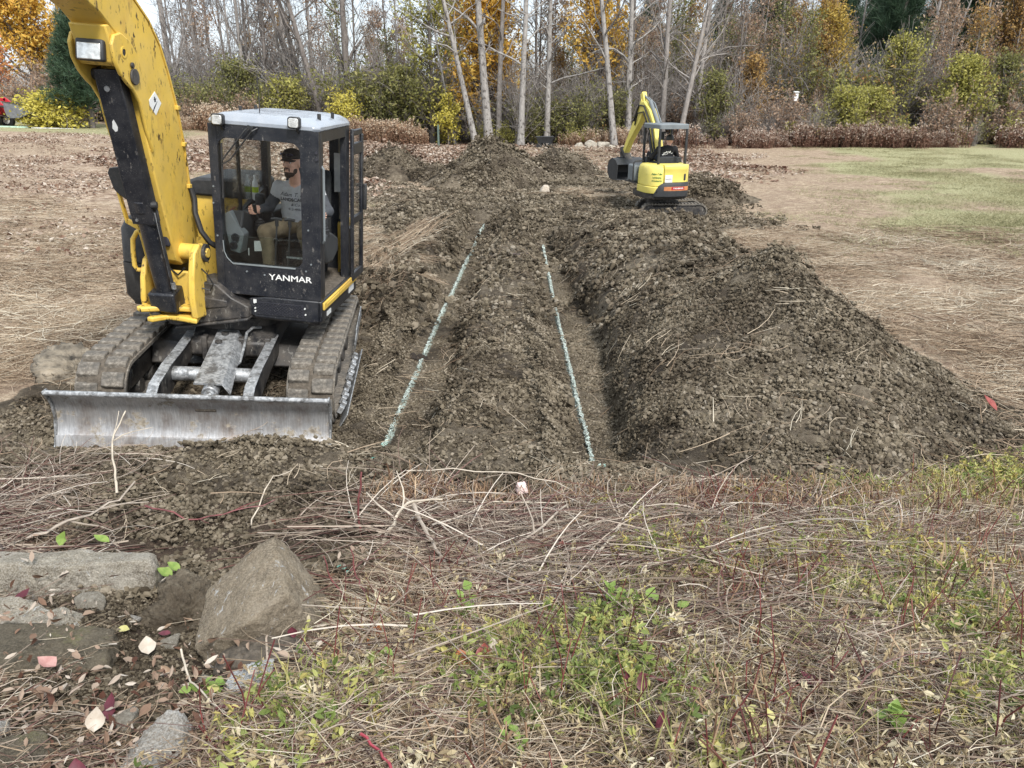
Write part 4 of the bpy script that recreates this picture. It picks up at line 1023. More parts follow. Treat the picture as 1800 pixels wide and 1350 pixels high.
def far_patch(seed, n, rad, h0, h1):
    r = np.random.default_rng(seed); vs, fs, sh, mi, n0 = [], [], [], [], 0
    for i in range(n):
        a = r.uniform(0, 6.283); d = rad * math.sqrt(r.uniform()); h = r.uniform(h0, h1)
        p = limb(r, (d * math.cos(a), d * math.sin(a), -0.2), (r.normal(0, 0.15), r.normal(0, 0.15), 1), h, 5, 0.08, 0)
        T = [(p, r.uniform(0.02, 0.07) * np.linspace(1, 0.35, 5))]
        for j in range(10):
            g = r.uniform(0.6, 3.99); k = int(g); a2 = r.uniform(0, 6.283)
            T.append((limb(r, p[k] + (p[k + 1] - p[k]) * (g - k), (math.cos(a2) * 0.7, math.sin(a2) * 0.7, 0.75), h * r.uniform(0.12, 0.32), 4, 0.18, 0), 0.015 * np.linspace(1.2, 0.6, 4)))
        for q_, rr in T:
            q, f = ribbon_tube(q_, rr); vs.append(q); fs.append(f + n0); n0 += len(q); sh.append(np.full(len(q), np.clip(r.normal(0.5, 0.2), 0, 1))); mi.append(np.zeros(len(f), int))
        c = p[1] + (p[4] - p[1]) * r.uniform(0, 1, (22, 1)) + r.normal(0, 0.7, (22, 3)); q, f = leaf_quads(c, 0.16, r, 0.1); vs.append(q); fs.append(f + n0); n0 += len(q)
        sh.append(np.full(len(q), r.uniform(0, 1))); mi.append(np.ones(len(f), int))
    return np.concatenate(vs), np.concatenate(fs), np.concatenate(sh), np.concatenate(mi)
M['far_wood'] = m_inst('far_wood_twigs', S((0.15, 0.125, 0.115), (0.26, 0.23, 0.215), (0.37, 0.34, 0.32), (0.48, 0.45, 0.43)), 0.9, 0, 0, 0.1, 0.5)
M['far_leaf'] = m_inst('far_wood_leaves', S((0.16, 0.18, 0.08), (0.34, 0.30, 0.13), (0.48, 0.33, 0.15), (0.52, 0.42, 0.27)), 0.9, 0.2, 0, 0.1, 0.6)
fp = [far_patch(720 + i, 20, 2.4, 3.0, 7.5) for i in range(4)]
def far_acc(x, y):
    a = x / y
    return np.where(a > 0.10, 1.0, np.where(a < -0.10, 0.32, 0.6)) * np.where((a < -0.43) & (y < 62), 0, 1)
xf, yf = place(1100, (-90, 100), (54, 120), lambda x, y: far_acc(x, y) * (np.abs(x) < 0.76 * y), r)
sc_ = r.uniform(0.6, 1.05, len(xf)) * np.where(xf / yf > 0.34, 0.72, 1.0) * np.where(xf / yf > 0.12, 1.15, np.where(xf / yf < -0.06, 0.62, 0.85))
zf = base_h(xf, yf)
scatter('far_wood', fp, np.stack([xf, yf, zf], 1), np.stack([0 * xf, 0 * xf, r.uniform(0, 6.28, len(xf))], 1), sc_, r.uniform(0, 1, len(xf)), [M['far_wood'], M['far_leaf']])
# ------------------------------------------------------------------ lettering
from mathutils.bvhtree import BVHTree
def text_mesh(s, size, bold=0.0, sx=1.0, shear=0.0, space=1.0):
    """flat letters in the xy plane, centred: verts, faces"""
    c = bpy.data.curves.new('letters', 'FONT'); c.body = s; c.size = size; c.align_x = 'CENTER'; c.align_y = 'CENTER'; c.offset = bold; c.shear = shear; c.space_character = space
    c.resolution_u = 3
    o = bpy.data.objects.new('letters', c); me = bpy.data.meshes.new_from_object(o)
    v = np.array([q.co[:] for q in me.vertices]).reshape(-1, 3); f = [list(p.vertices) for p in me.polygons]
    bpy.data.objects.remove(o); bpy.data.curves.remove(c); bpy.data.meshes.remove(me)
    v[:, 0] *= sx
    return v, f
def letters(name, s, size, origin, xdir, ydir, mat, parent, xf=None, thick=0.0, **k):
    v, f = text_mesh(s, size, **k); x = np.array(xdir, float); y = np.array(ydir, float)
    x /= np.linalg.norm(x); y /= np.linalg.norm(y)
    mb = MB(xf); z = np.cross(x, y)
    for i, (a, b) in enumerate(((0, 0), (thick, 0), (-thick, 0), (0, thick), (0, -thick)) if thick else ((0, 0),)):
        mb.add(np.array(origin, float) + (v[:, :1] + a) * x + (v[:, 1:2] + b) * y + z * i * 0.0003, f)
    return mb.build(name, mat, parent, smooth=0)

# ------------------------------------------------------------------ the big excavator
RU = rotm(rz=0.099) @ rotm(rx=0.026) @ rotm(ry=0.073)
EXC = thing('excavator', 'big yellow and black tracked excavator with closed cab, boom raised', 'excavator', (-2.91, 7.83, -0.10), RU.tolist())
RZ = rotm(rz=-0.158)                 # the upper works are slewed a little against the tracks
def ub(): return MB(RZ)
def eb(): return MB()
Y_, K_, K2 = M['yellow'], M['black'], M['black2']

# --- tracks
def stadium(n, y0, y1, r0, r1, z0, z1, off=0.0):
    """closed side profile round two wheels: n points evenly spaced, with their outward normals"""
    a = np.linspace(math.pi / 2, 3 * math.pi / 2, 40); q = np.stack([y0 + (r0 + off) * np.cos(a), z0 + (r0 + off) * np.sin(a)], 1)
    a = np.linspace(-math.pi / 2, math.pi / 2, 40); q2 = np.stack([y1 + (r1 + off) * np.cos(a), z1 + (r1 + off) * np.sin(a)], 1)
    p = np.concatenate([q, q2, q[:1]]); s_ = np.concatenate([[0], np.cumsum(np.linalg.norm(np.diff(p, axis=0), axis=1))])
    t = np.linspace(0, s_[-1], n, endpoint=False); o = np.stack([np.interp(t, s_, p[:, 0]), np.interp(t, s_, p[:, 1])], 1)
    tg = np.roll(o, -1, 0) - np.roll(o, 1, 0); tg /= np.linalg.norm(tg, axis=1)[:, None]
    return o, np.stack([-tg[:, 1], tg[:, 0]], 1) * -1
TY0, TY1, TR = -1.12, 1.14, 0.255
def loop_band(mb, x0, x1, prof_o, prof_i, m=0):
    n = len(prof_o)
    v = np.concatenate([np.stack([np.full(n, x), p[:, 0], p[:, 1]], 1) for x, p in ((x0, prof_o), (x1, prof_o), (x1, prof_i), (x0, prof_i))])
    f = [(u * n + i, u * n + (i + 1) % n, ((u + 1) % 4) * n + (i + 1) % n, ((u + 1) % 4) * n + i) for u in range(4) for i in range(n)]
    mb.add(v, f, m)
lug_mesh = None
rl = np.random.default_rng(31)
for sx in (-1, 1):
    cx = sx * 0.909
    po, _ = stadium(132, TY0, TY1, TR, TR, TR + 0.03, TR + 0.03); pi_, _ = stadium(132, TY0, TY1, TR, TR, TR + 0.03, TR + 0.03, -0.03)
    mb = eb(); loop_band(mb, cx - 0.215, cx + 0.215, po, pi_)
    track = mb.build('rubber_track', M['rubber'], EXC, smooth=40)
    track['label'] = 'mud caked rubber track on the %s side of the photo' % ('left' if sx < 0 else 'right')
    pc, nc = stadium(44, TY0, TY1, TR, TR, TR + 0.03, TR + 0.03, 0.012)
    for half in (-1, 1):
        ph, nh = stadium(68, TY0, TY1, TR, TR, TR + 0.03, TR + 0.03, 0.012)
        for i in range(34):
            k = (2 * i + (half > 0)) % 68
            if lug_mesh is None:
                b = MB(); b.prism([(-0.072, -0.016), (-0.06, 0.036), (0.056, 0.036), (0.072, -0.016)], 0, -0.094, 0.094)
                lo = b.build('track_lug', M['rubber'], track, bevel=0.008); lug_mesh = lo.data; o = lo
            else:
                o = bpy.data.objects.new('track_lug', lug_mesh); C.objects.link(o); o.parent = track
                bv = o.modifiers.new('bevel', 'BEVEL'); bv.width = 0.008; bv.segments = 1
            o.location = (cx + half * 0.108, ph[k][0], ph[k][1])
            o.rotation_euler = (math.atan2(nh[k][1], nh[k][0]) - math.pi / 2 + rl.normal(0, 0.03), 0, rl.normal(0, 0.015))
            o.scale = (rl.uniform(0.94, 1.02), rl.uniform(0.92, 1.08), rl.uniform(0.75, 1.1))
    # mud packed between the lugs
    n = 240; pm, nm = stadium(n, TY0, TY1, TR, TR, TR + 0.03, TR + 0.03, 0.003); xs = np.linspace(cx - 0.205, cx + 0.205, 26)
    X = np.repeat(xs[None], n, 0); s_ = np.arange(n)[:, None] * 0.027 + 0 * X
    hgt = 0.004 + 0.030 * np.clip(fbm(X, s_, 0.16, 3, 5 + sx) + 0.12, 0, 1) + 0.006 * vn(X, s_, 0.03, 9) + 0.012 * np.exp(-((X - cx) / 0.05) ** 2)
    hgt[:, 0] = hgt[:, -1] = -0.01
    v = np.stack([X, pm[:, None, 0] + nm[:, None, 0] * hgt, pm[:, None, 1] + nm[:, None, 1] * hgt], -1).reshape(-1, 3)
    idx = np.arange(n * 26).reshape(n, 26); nx = np.roll(idx, -1, 0)
    np_mesh('caked_mud', v, np.stack([idx[:, :-1], nx[:, :-1], nx[:, 1:], idx[:, 1:]], -1).reshape(-1, 4)[:, ::-1], M['mud'], track, True)['kind'] = 'stuff'
    # wheels and track frame
    mb = eb()
    for y, r in ((TY0, TR - 0.035), (TY1, TR - 0.035)):
        mb.cyl((cx - 0.06, y, TR + 0.03), (cx + 0.06, y, TR + 0.03), r, 28)
        mb.cyl((cx - 0.13, y, TR + 0.03), (cx + 0.13, y, TR + 0.03), r * 0.45, 20)
    mb.build('drive_wheel', M['frame'], track, bevel=0.01)
    mb = eb()
    for k in range(5): mb.cyl((cx - 0.13, -0.75 + k * 0.37, 0.12), (cx + 0.13, -0.75 + k * 0.37, 0.12), 0.085, 18)
    mb.cyl((cx - 0.1, 0.0, 0.46), (cx + 0.1, 0.0, 0.46), 0.05, 14)
    mb.build('track_roller', M['frame'], track, bevel=0.008)
    mb = eb(); mb.prism([(-1.0, 0.19), (-0.95, 0.37), (-0.5, 0.41), (0.6, 0.41), (0.95, 0.36), (1.0, 0.19)], 0, cx - 0.12, cx + 0.12)
    mb.build('track_frame', M['frame'], EXC, bevel=0.015)
# steel side plate with notches, leaning off the outer side of the track nearest the trench
mb = eb(); q = []
for k in range(15):
    y = -1.12 + k * 0.105
    mb.box((1.155 + 0.012 * (k % 2), y, 0.10 + 0.005 * (k % 3)), (0.05, 0.06, 0.07), rotm(ry=0.5))
mb.bar((1.19, -1.25, 0.03), (1.19, 0.5, 0.07), 0.012, 0.17, (0.55, 0, 1))
mb.build('side_plate', M['galv'], EXC, bevel=0.004)
mb = eb(); mb.bar((1.15, 0.62, 0.27), (1.15, 1.3, 0.36), 0.012, 0.13); mb.bar((1.16, 0.35, 0.22), (1.16, 0.58, 0.30), 0.012, 0.09)
mb.build('guard_strip', M['galv'], EXC, bevel=0.004)

# --- undercarriage middle
mb = eb(); mb.prism([(-0.5, 0.36), (-0.62, 0.42), (-0.62, 0.56), (-0.4, 0.66), (0.6, 0.66), (0.6, 0.36)], 0, -0.34, 0.46)
for sx in (-1, 1):
    mb.prism([(-0.45, 0.25), (-0.35, 0.46), (-0.1, 0.5), (0.5, 0.46), (0.6, 0.25)], 0, 0.06 + sx * 0.3, 0.0 + sx * 0.79)
mb.build('car_body', M['frame'], EXC, bevel=0.02)
mb = eb(); mb.cyl((0, 0, 0.64), (0, 0, 0.76), 0.50, 40); mb.build('slew_ring', M['frame'], EXC, bevel=0.01)
for c_, z_ in (((0.08, -0.63, 0.52), (0.22, 0.08, 0.2)), ((-0.20, -0.60, 0.50), (0.05, 0.1, 0.24)), ((0.40, -0.60, 0.50), (0.05, 0.1, 0.24))):
    mb = eb(); mb.box(c_, z_); mb.build('pivot_lug', M['frame'], EXC, bevel=0.01)

# --- dozer blade
BLADE_Y = -1.853
prof = np.array([(-0.045, 0.505), (-0.005, 0.485), (0.045, 0.43), (0.085, 0.35), (0.10, 0.27), (0.095, 0.19), (0.07, 0.11), (0.045, 0.075)])   # y (back is +), z
mb = eb(); xs = np.linspace(-1.125, 1.125, 10); rings = []
for x in xs:
    fr = np.stack([np.full(8, x), BLADE_Y + prof[:, 0], prof[:, 1]], 1); bk = fr[::-1] + v3(0, 0.028, 0); bk[:, 0] = x
    rings.append(np.concatenate([fr, bk]))
mb.loft(rings)
blade = mb.build('dozer_blade', M['steel'], EXC, smooth=30)
mb = eb(); mb.tube([(-1.14, BLADE_Y - 0.03, 0.512), (0, BLADE_Y - 0.03, 0.512), (1.14, BLADE_Y - 0.03, 0.512)], 0.022, 10); mb.build('top_lip', M['galv'], blade)
mb = eb(); mb.prism([(BLADE_Y + 0.038, 0.095), (BLADE_Y - 0.004, -0.03), (BLADE_Y + 0.022, -0.035), (BLADE_Y + 0.066, 0.09)], 0, -1.128, 1.128); mb.build('cutting_edge', M['steel'], blade, bevel=0.003)
for sx in (-1, 1):
    mb = eb(); mb.prism([(BLADE_Y - 0.06, 0.53), (BLADE_Y + 0.02, 0.53), (BLADE_Y + 0.14, 0.36), (BLADE_Y + 0.14, 0.2), (BLADE_Y + 0.08, 0.03), (BLADE_Y + 0.0, 0.0), (BLADE_Y + 0.04, 0.08), (BLADE_Y + 0.075, 0.25), (BLADE_Y + 0.05, 0.38)], 0, sx * 1.128, sx * 1.143)
    mb.build('end_plate', M['galv'], blade, bevel=0.003)
for x in (-0.37, 0.43):
    mb = eb(); mb.prism([(-1.745, 0.40), (-1.6, 0.49), (-1.25, 0.54), (-0.9, 0.55), (-0.42, 0.585), (-0.3, 0.53), (-0.34, 0.40), (-0.9, 0.34), (-1.3, 0.28), (-1.742, 0.16)], 0, x - 0.03, x + 0.03)
    mb.prism([(-1.745, 0.402), (-1.6, 0.492), (-1.25, 0.542), (-0.9, 0.552), (-0.42, 0.587), (-0.42, 0.602), (-0.9, 0.567), (-1.25, 0.557), (-1.6, 0.507), (-1.745, 0.417)], 0, x - 0.045, x + 0.045, 1)
    mb.build('blade_arm', [M['frame'], M['galv']], EXC, bevel=0.008)
mb = eb(); mb.cyl((-0.34, -1.16, 0.43), (0.40, -1.16, 0.43), 0.068, 20); mb.build('cross_tube', M['galv'], EXC)
mb = eb()
mb.add([(-0.09, -0.52, 0.655), (0.105, -0.52, 0.655), (0.19, -1.56, 0.505), (-0.055, -1.56, 0.505), (-0.09, -0.52, 0.64), (0.105, -0.52, 0.64), (0.19, -1.56, 0.49), (-0.055, -1.56, 0.49)],
       [(0, 3, 2, 1), (4, 5, 6, 7), (0, 1, 5, 4), (1, 2, 6, 5), (2, 3, 7, 6), (3, 0, 4, 7)])
mb.add([(0.105, -0.52, 0.655), (0.155, -0.52, 0.57), (0.26, -1.58, 0.42), (0.19, -1.56, 0.505), (0.095, -0.52, 0.648), (0.145, -0.52, 0.563), (0.25, -1.58, 0.413), (0.18, -1.56, 0.498)],
       [(0, 3, 2, 1), (4, 5, 6, 7), (0, 1, 5, 4), (1, 2, 6, 5), (2, 3, 7, 6), (3, 0, 4, 7)])
cov = mb.build('cylinder_cover', M['galv'], EXC)
mb = eb()
for p in ((0.0, -0.62, 0.645), (-0.02, -0.80, 0.619)): mb.cyl(p, (p[0], p[1], p[2] + 0.018), 0.035, 14)
mb.build('cover_bolt', M['frame'], cov)
mb = eb(); mb.cyl((0.05, -0.6, 0.56), (0.085, -1.60, 0.42), 0.07, 20); mb.cyl((0.085, -1.6, 0.42), (0.09, -1.68, 0.405), 0.05, 16); mb.build('blade_cylinder', M['galv'], EXC, bevel=0.006)
mb = eb(); mb.box((0.09, -1.7, 0.38), (0.2, 0.14, 0.12)); mb.build('blade_bracket', M['mud'], EXC, bevel=0.02)
mb = eb(); mb.tube([(0.30, -0.42, 0.66), (0.235, -0.5, 0.68), (0.20, -0.6, 0.66), (0.20, -0.75, 0.56), (0.20, -0.95, 0.48), (0.17, -1.02, 0.46), (0.12, -1.05, 0.47)], 0.014, 8); mb.build('blade_pipe', M['galv'], EXC)

# --- upper deck
mb = ub(); mb.prism([(-0.93, -0.35), (-0.2, -0.42), (1.0, -0.5), (1.02, 0.6), (0.8, 1.05), (0.3, 1.3), (-0.4, 1.28), (-0.86, 0.9), (-0.95, 0.3)], 2, 0.78, 0.93); mb.build('upper_frame', M['frame'], EXC, bevel=0.015)
mb = ub(); mb.prism([(-0.33, 0.81), (-0.24, 1.12), (-0.1, 1.165), (0.06, 1.15), (0.2, 1.03), (0.36, 0.955), (0.36, 0.85), (-0.33, 0.705)], 1, -0.66, -0.3)
mb.prism([(-0.36, 0.672), (-0.36, 0.70), (0.36, 0.852), (0.36, 0.822)], 1, -0.69, -0.28)
mb.prism([(-0.06, 1.02), (-0.06, 0.9), (0.16, 0.94), (0.16, 1.0)], 1, -0.672, -0.62)
mb.build('swing_boss', M['frame'], EXC, bevel=0.012)
mb = ub(); mb.prism([(0.35, 1.3), (0.7, 1.25), (0.95, 0.95), (1.0, 0.6), (0.9, 0.55), (0.8, 0.9), (0.2, 1.15), (-0.5, 1.12), (-0.8, 0.85), (-0.95, 0.9), (-0.5, 1.3)], 2, 0.93, 1.6); mb.build('counterweight', Y_, EXC, bevel=0.04)
# engine hood behind the boom
mb = ub(); mb.span((-0.72, 0.34, 0.94), (0.02, 1.1, 1.84)); mb.span((-0.36, 0.325, 1.0), (-0.355, 0.345, 1.8)); mb.build('engine_hood', Y_, EXC, bevel=0.03)
mb = ub(); mb.prism([(-0.74, 1.80), (-0.72, 1.90), (-0.5, 1.985), (-0.1, 2.0), (0.03, 1.93), (0.03, 1.80)], 1, 0.30, 1.15); mb.build('hood_cap', K2, EXC, bevel=0.03)
mb = ub(); mb.tube([(-0.10, 0.30, 1.45), (-0.14, 0.30, 1.47), (-0.15, 0.30, 1.60), (-0.15, 0.30, 1.68), (-0.10, 0.30, 1.72)], 0.008, 6); mb.build('hood_handle', M['red'], EXC)
# right-hand tank body
def rbox_ring(x0, x1, y0, y1, z, r, k=5):
    out = []
    for cx_, cy_, a0 in ((x1 - r, y1 - r, 0), (x0 + r, y1 - r, 90), (x0 + r, y0 + r, 180), (x1 - r, y0 + r, 270)):
        for j in range(k): a = R(a0 + 90 * j / (k - 1)); out.append((cx_ + r * math.cos(a), cy_ + r * math.sin(a), z))
    return out
mb = ub(); mb.loft([rbox_ring(-0.90, -0.60, -0.44, 0.3, 0.82, 0.08), rbox_ring(-0.945, -0.56, -0.50, 0.35, 0.92, 0.09), rbox_ring(-0.95, -0.56, -0.50, 0.35, 1.24, 0.09)]); mb.build('lower_side_cover', K2, EXC, smooth=50)
mb = ub(); mb.loft([rbox_ring(-0.95, -0.56, -0.49, 0.35, 1.25, 0.09), rbox_ring(-0.945, -0.56, -0.48, 0.35, 1.56, 0.09), rbox_ring(-0.91, -0.58, -0.43, 0.33, 1.66, 0.1), rbox_ring(-0.84, -0.62, -0.34, 0.3, 1.70, 0.1)]); tank = mb.build('tank_cover', K2, EXC, smooth=50)
mb = ub(); mb.tube([(-0.60, -0.535, 1.30), (-0.655, -0.545, 1.36), (-0.66, -0.54, 1.48), (-0.61, -0.53, 1.56)], 0.025, 8); mb.tube([(-0.665, -0.50, 1.25), (-0.665, -0.51, 1.45), (-0.61, -0.51, 1.55)], 0.012, 6); mb.build('tank_hose', M['hose'], EXC)
mb = ub(); mb.box((-0.67, -0.512, 0.99), (0.12, 0.012, 0.05)); mb.build('maker_plate', M['decal'], EXC, bevel=0.002)
# handrail and mirror
mb = ub(); mb.tube([(-0.60, -0.6, 1.63), (-0.69, -0.6, 1.57), (-0.735, -0.6, 1.50), (-0.745, -0.6, 1.38), (-0.745, -0.6, 1.25), (-0.72, -0.6, 1.21), (-0.64, -0.58, 1.21)], 0.022, 10); mb.box((-0.62, -0.57, 1.21), (0.08, 0.015, 0.04)); mb.build('handrail', Y_, EXC)
mb = ub(); mb.bar((-0.58, -0.6, 1.58), (-0.77, -0.6, 1.67), 0.03, 0.05); mb.bar((-0.765, -0.6, 1.65), (-0.835, -0.6, 2.0), 0.022, 0.05, (0, 1, 0)); mb.build('mirror_bracket', Y_, EXC, bevel=0.006)
mb = ub(); mb.loft([[(x, -0.64 + d, z) for x, z in ((-0.885, 2.10), (-0.865, 2.145), (-0.77, 2.16), (-0.745, 2.14), (-0.72, 1.91), (-0.74, 1.87), (-0.82, 1.93), (-0.845, 1.96))] for d in (0, 0.06)]); mir = mb.build('mirror', K2, EXC, bevel=0.008)
mb = ub(); mb.ball((-0.715, -0.45, 1.83), (0.03, 0.05, 0.12)); mb.build('mirror_back', M['grey'], mir)

# --- swing bracket
mb = ub()
mb.prism([(-0.60, 1.52), (-0.70, 1.53), (-0.80, 1.46), (-0.86, 1.25), (-0.88, 1.05), (-0.84, 0.85), (-0.60, 0.82), (-0.58, 1.1)], 0, -0.115, -0.055)
mb.prism([(-0.60, 1.40), (-0.72, 1.36), (-0.80, 1.2), (-0.83, 1.0), (-0.80, 0.86), (-0.60, 0.82), (-0.58, 1.1)], 0, -0.60, -0.55)
mb.prism([(-0.56, -0.60), (-0.12, -0.60), (-0.06, -0.86), (-0.22, -0.82), (-0.36, -0.80), (-0.46, -0.92), (-0.52, -0.90), (-0.46, -0.78), (-0.58, -0.74)], 2, 0.80, 0.85)
mb.prism([(-0.56, -0.55), (-0.12, -0.55), (-0.10, -0.78), (-0.34, -0.80), (-0.56, -0.92), (-0.62, -0.88), (-0.60, -0.82), (-0.50, -0.76)], 2, 0.89, 0.94)
mb.prism([(-0.58, 0.86), (-0.62, 1.25), (-0.66, 1.25), (-0.68, 0.86)], 0, -0.54, -0.12)
mb.build('swing_bracket', Y_, EXC, bevel=0.016, seg=3)
mb = ub(); mb.cyl((-0.33, -0.66, 0.74), (-0.33, -0.66, 1.0), 0.085, 20); mb.cyl((-0.48, -0.80, 0.85), (-0.48, -0.80, 0.90), 0.05, 14); mb.build('swing_pin', M['frame'], EXC, bevel=0.006)
mb = ub(); mb.cyl((-0.13, -0.60, 1.43), (-0.03, -0.60, 1.43), 0.085, 22); mb.cyl((-0.04, -0.60, 1.43), (-0.015, -0.60, 1.43), 0.045, 16, 1); mb.build('boom_pin', [M['frame'], Y_], EXC, bevel=0.006)

# --- boom: box section swept in its own plane
upper_e = [(-0.30, 1.36), (-0.27, 1.5), (-0.34, 1.93), (-0.40, 2.4), (-0.48, 2.7), (-0.59, 2.98), (-0.70, 3.2), (-0.86, 3.38), (-1.07, 3.53), (-1.4, 3.68), (-1.9, 3.80), (-2.6, 3.86), (-3.1, 3.85)]
lower_e = [(-3.12, 3.66), (-2.6, 3.60), (-2.1, 3.53), (-1.73, 3.456), (-1.56, 3.39), (-1.36, 3.255), (-1.20, 3.1), (-1.12, 2.9), (-1.07, 2.53), (-0.99, 2.2), (-0.88, 1.85), (-0.78, 1.55), (-0.72, 1.36), (-0.62, 1.30), (-0.42, 1.30)]
mb = ub(); mb.prism(upper_e + lower_e, 0, -0.57, -0.27); boom = mb.build('boom', Y_, EXC, bevel=0.012)
def strip(edge, x0, x1, wd, mbx, inward):
    p = np.array(edge); t = np.gradient(p, axis=0); t /= np.linalg.norm(t, axis=1)[:, None]; n = np.stack([-t[:, 1], t[:, 0]], 1) * inward
    q = p + n * wd
    for i in range(len(p) - 1):
        mbx.add([(x, *a) for x in (x0, x1) for a in (p[i], p[i + 1], q[i + 1], q[i])], [(0, 1, 2, 3), (7, 6, 5, 4), (0, 4, 5, 1), (1, 5, 6, 2), (2, 6, 7, 3), (3, 7, 4, 0)])
mb = ub(); strip(upper_e[1:], -0.575, -0.262, 0.016, mb, -1); mb.build('boom_back_plate', Y_, boom)
mb = ub()
for x0, x1 in ((-0.595, -0.565), (-0.275, -0.245)):
    mb.prism([(-1.34, 3.27), (-1.44, 3.25), (-1.485, 3.18), (-1.47, 3.07), (-1.40, 2.97), (-1.31, 2.90), (-1.24, 2.86), (-1.15, 2.76), (-1.09, 2.55), (-1.0, 2.35), (-0.97, 2.55), (-1.02, 2.9), (-1.10, 3.1), (-1.22, 3.22)], 0, x0, x1)
mb.build('cylinder_bracket', Y_, boom, bevel=0.01)
mb = ub(); mb.prism([(-1.50, 3.31), (-1.46, 3.21), (-1.43, 3.05), (-1.38, 3.02), (-1.25, 3.2), (-1.40, 3.33)], 0, -0.562, -0.278); mb.build('lamp_housing', Y_, boom, bevel=0.012)
mb = ub(); mb.box((-0.42, -1.475, 3.13), (0.215, 0.06, 0.155), rotm(rx=-0.16)); lamp = mb.build('boom_lamp', M['dgrey'], boom, bevel=0.015)
mb = ub(); mb.box((-0.42, -1.508, 3.122), (0.18, 0.012, 0.118), rotm(rx=-0.16)); mb.build('lamp_lens', M['lens'], lamp, bevel=0.006)
mb = ub()
for y, z, r_b in ((-1.22, 2.955, 0.062), (-1.24, 3.04, 0.022)): mb.cyl((-0.243, y, z), (-0.225, y, z), r_b, 20)
mb.cyl((-0.6, -1.22, 2.955), (-0.24, -1.22, 2.955), 0.045, 20); mb.build('top_pin', M['frame'], boom, bevel=0.005)
mb = ub(); mb.ring((-0.2435, -1.33, 3.13), (1, 0, 0), 0.042, 0.026, 0.006, 20); mb.cyl((-0.2455, -1.33, 3.13), (-0.2435, -1.33, 3.13), 0.027, 18, 1); mb.build('lifting_hole', [Y_, M['frame']], boom)
# warning diamond with its little black figure and lines of print
cd = np.array([(-0.855, 2.835), (-0.985, 2.755), (-0.87, 2.655), (-0.765, 2.745)]); cc = cd.mean(0)
cd = cc + (cd - cc) * 1.05
mb = ub(); mb.prism(cd, 0, -0.270, -0.2665); wd = mb.build('warning_label', M['white'], boom)
mb = ub()
for k in range(5): mb.box((-0.2655, cc[0] + 0.005 - 0.012 * k, cc[1] - 0.012 - 0.013 * k), (0.001, 0.085 - 0.012 * k, 0.004), rotm(rx=0.62))
mb.ball((-0.266, cc[0] - 0.002, cc[1] + 0.042), (0.001, 0.01, 0.011)); mb.box((-0.2655, cc[0], cc[1] + 0.025), (0.001, 0.014, 0.026)); mb.box((-0.2655, cc[0] + 0.006, cc[1] + 0.024), (0.001, 0.044, 0.008), rotm(rx=0.7)); mb.box((-0.2655, cc[0], cc[1] + 0.022), (0.001, 0.04, 0.008), rotm(rx=-0.5))
mb.build('warning_print', M['ink'], wd)
# boom pipes, clamps and the hose that drops to the cab
mb = ub(); mb.tube([(-0.30, -0.36, 1.75), (-0.29, -0.37, 1.95), (-0.285, -0.395, 2.2), (-0.285, -0.40, 2.42), (-0.285, -0.47, 2.7), (-0.285, -0.58, 2.99), (-0.285, -0.72, 3.25), (-0.285, -1.05, 3.545)], 0.014, 8)
for y, z in ((-0.40, 2.38), (-0.47, 2.70), (-0.36, 2.0)): mb.box((-0.268, y - 0.01, z), (0.05, 0.05, 0.035))
mb.build('boom_pipe', Y_, boom, bevel=0.004)
mb = ub(); mb.tube([(-0.25, -0.36, 1.98), (-0.22, -0.37, 1.88), (-0.20, -0.42, 1.76), (-0.13, -0.47, 1.60), (-0.06, -0.46, 1.50), (0.0, -0.40, 1.44)], 0.026, 10); mb.build('boom_hose', M['hose'], boom)
mb = ub(); mb.tube([(-0.05, -0.70, 1.30), (0.02, -0.74, 1.26), (0.06, -0.72, 1.17), (0.02, -0.70, 1.10), (-0.05, -0.72, 1.12)], 0.007, 6); mb.tube([(-0.42, -0.62, 1.28), (-0.28, -0.70, 1.22), (-0.2, -0.72, 1.30)], 0.008, 6); mb.build('grease_hose', M['hose'], EXC)
mb = ub(); mb.cyl((-0.52, -0.60, 1.43), (-0.12, -0.60, 1.43), 0.075, 22); mb.build('boom_foot_tube', Y_, boom)
mb = ub(); mb.span((-0.47, -0.795, 1.50), (-0.29, -0.70, 1.62)); mb.build('boom_opening', M['ink'], boom, bevel=0.02)

# --- boom cylinder
ca, cb = v3(-0.41, -1.235, 2.965), v3(-0.375, -0.745, 0.95)
cu = (cb - ca) / np.linalg.norm(cb - ca); cw = v3(1, 0, 0) - cu * cu[0]; cw /= np.linalg.norm(cw); cn = np.cross(cu, cw)
if cn[1] > 0: cn = -cn
def at(s_, w_=0, n_=0): return ca + (cb - ca) * s_ + cw * w_ + cn * n_
mb = ub(); mb.cyl(at(0.52), at(0.985), 0.083, 26); mb.cyl(at(0.50), at(0.55), 0.095, 26); barrel = mb.build('boom_cylinder', K_, EXC, bevel=0.006)
mb = ub(); mb.cyl(at(0.0), at(0.53), 0.042, 18); mb.build('cylinder_rod', M['chrome'], barrel)
mb = ub()
Q = [at(s_, w_, n_) for s_ in (-0.025, 0.60) for w_, n_ in ((-0.1, -0.03), (-0.1, 0.085), (0.1, 0.085), (0.1, -0.03), (0.088, -0.03), (0.088, 0.073), (-0.088, 0.073), (-0.088, -0.03))]
mb.add(Q, [tuple(range(8)), tuple(range(15, 7, -1))] + [(i, i + 8, (i + 1) % 8 + 8, (i + 1) % 8) for i in range(8)])
guard = mb.build('cylinder_guard', K_, EXC, bevel=0.008)
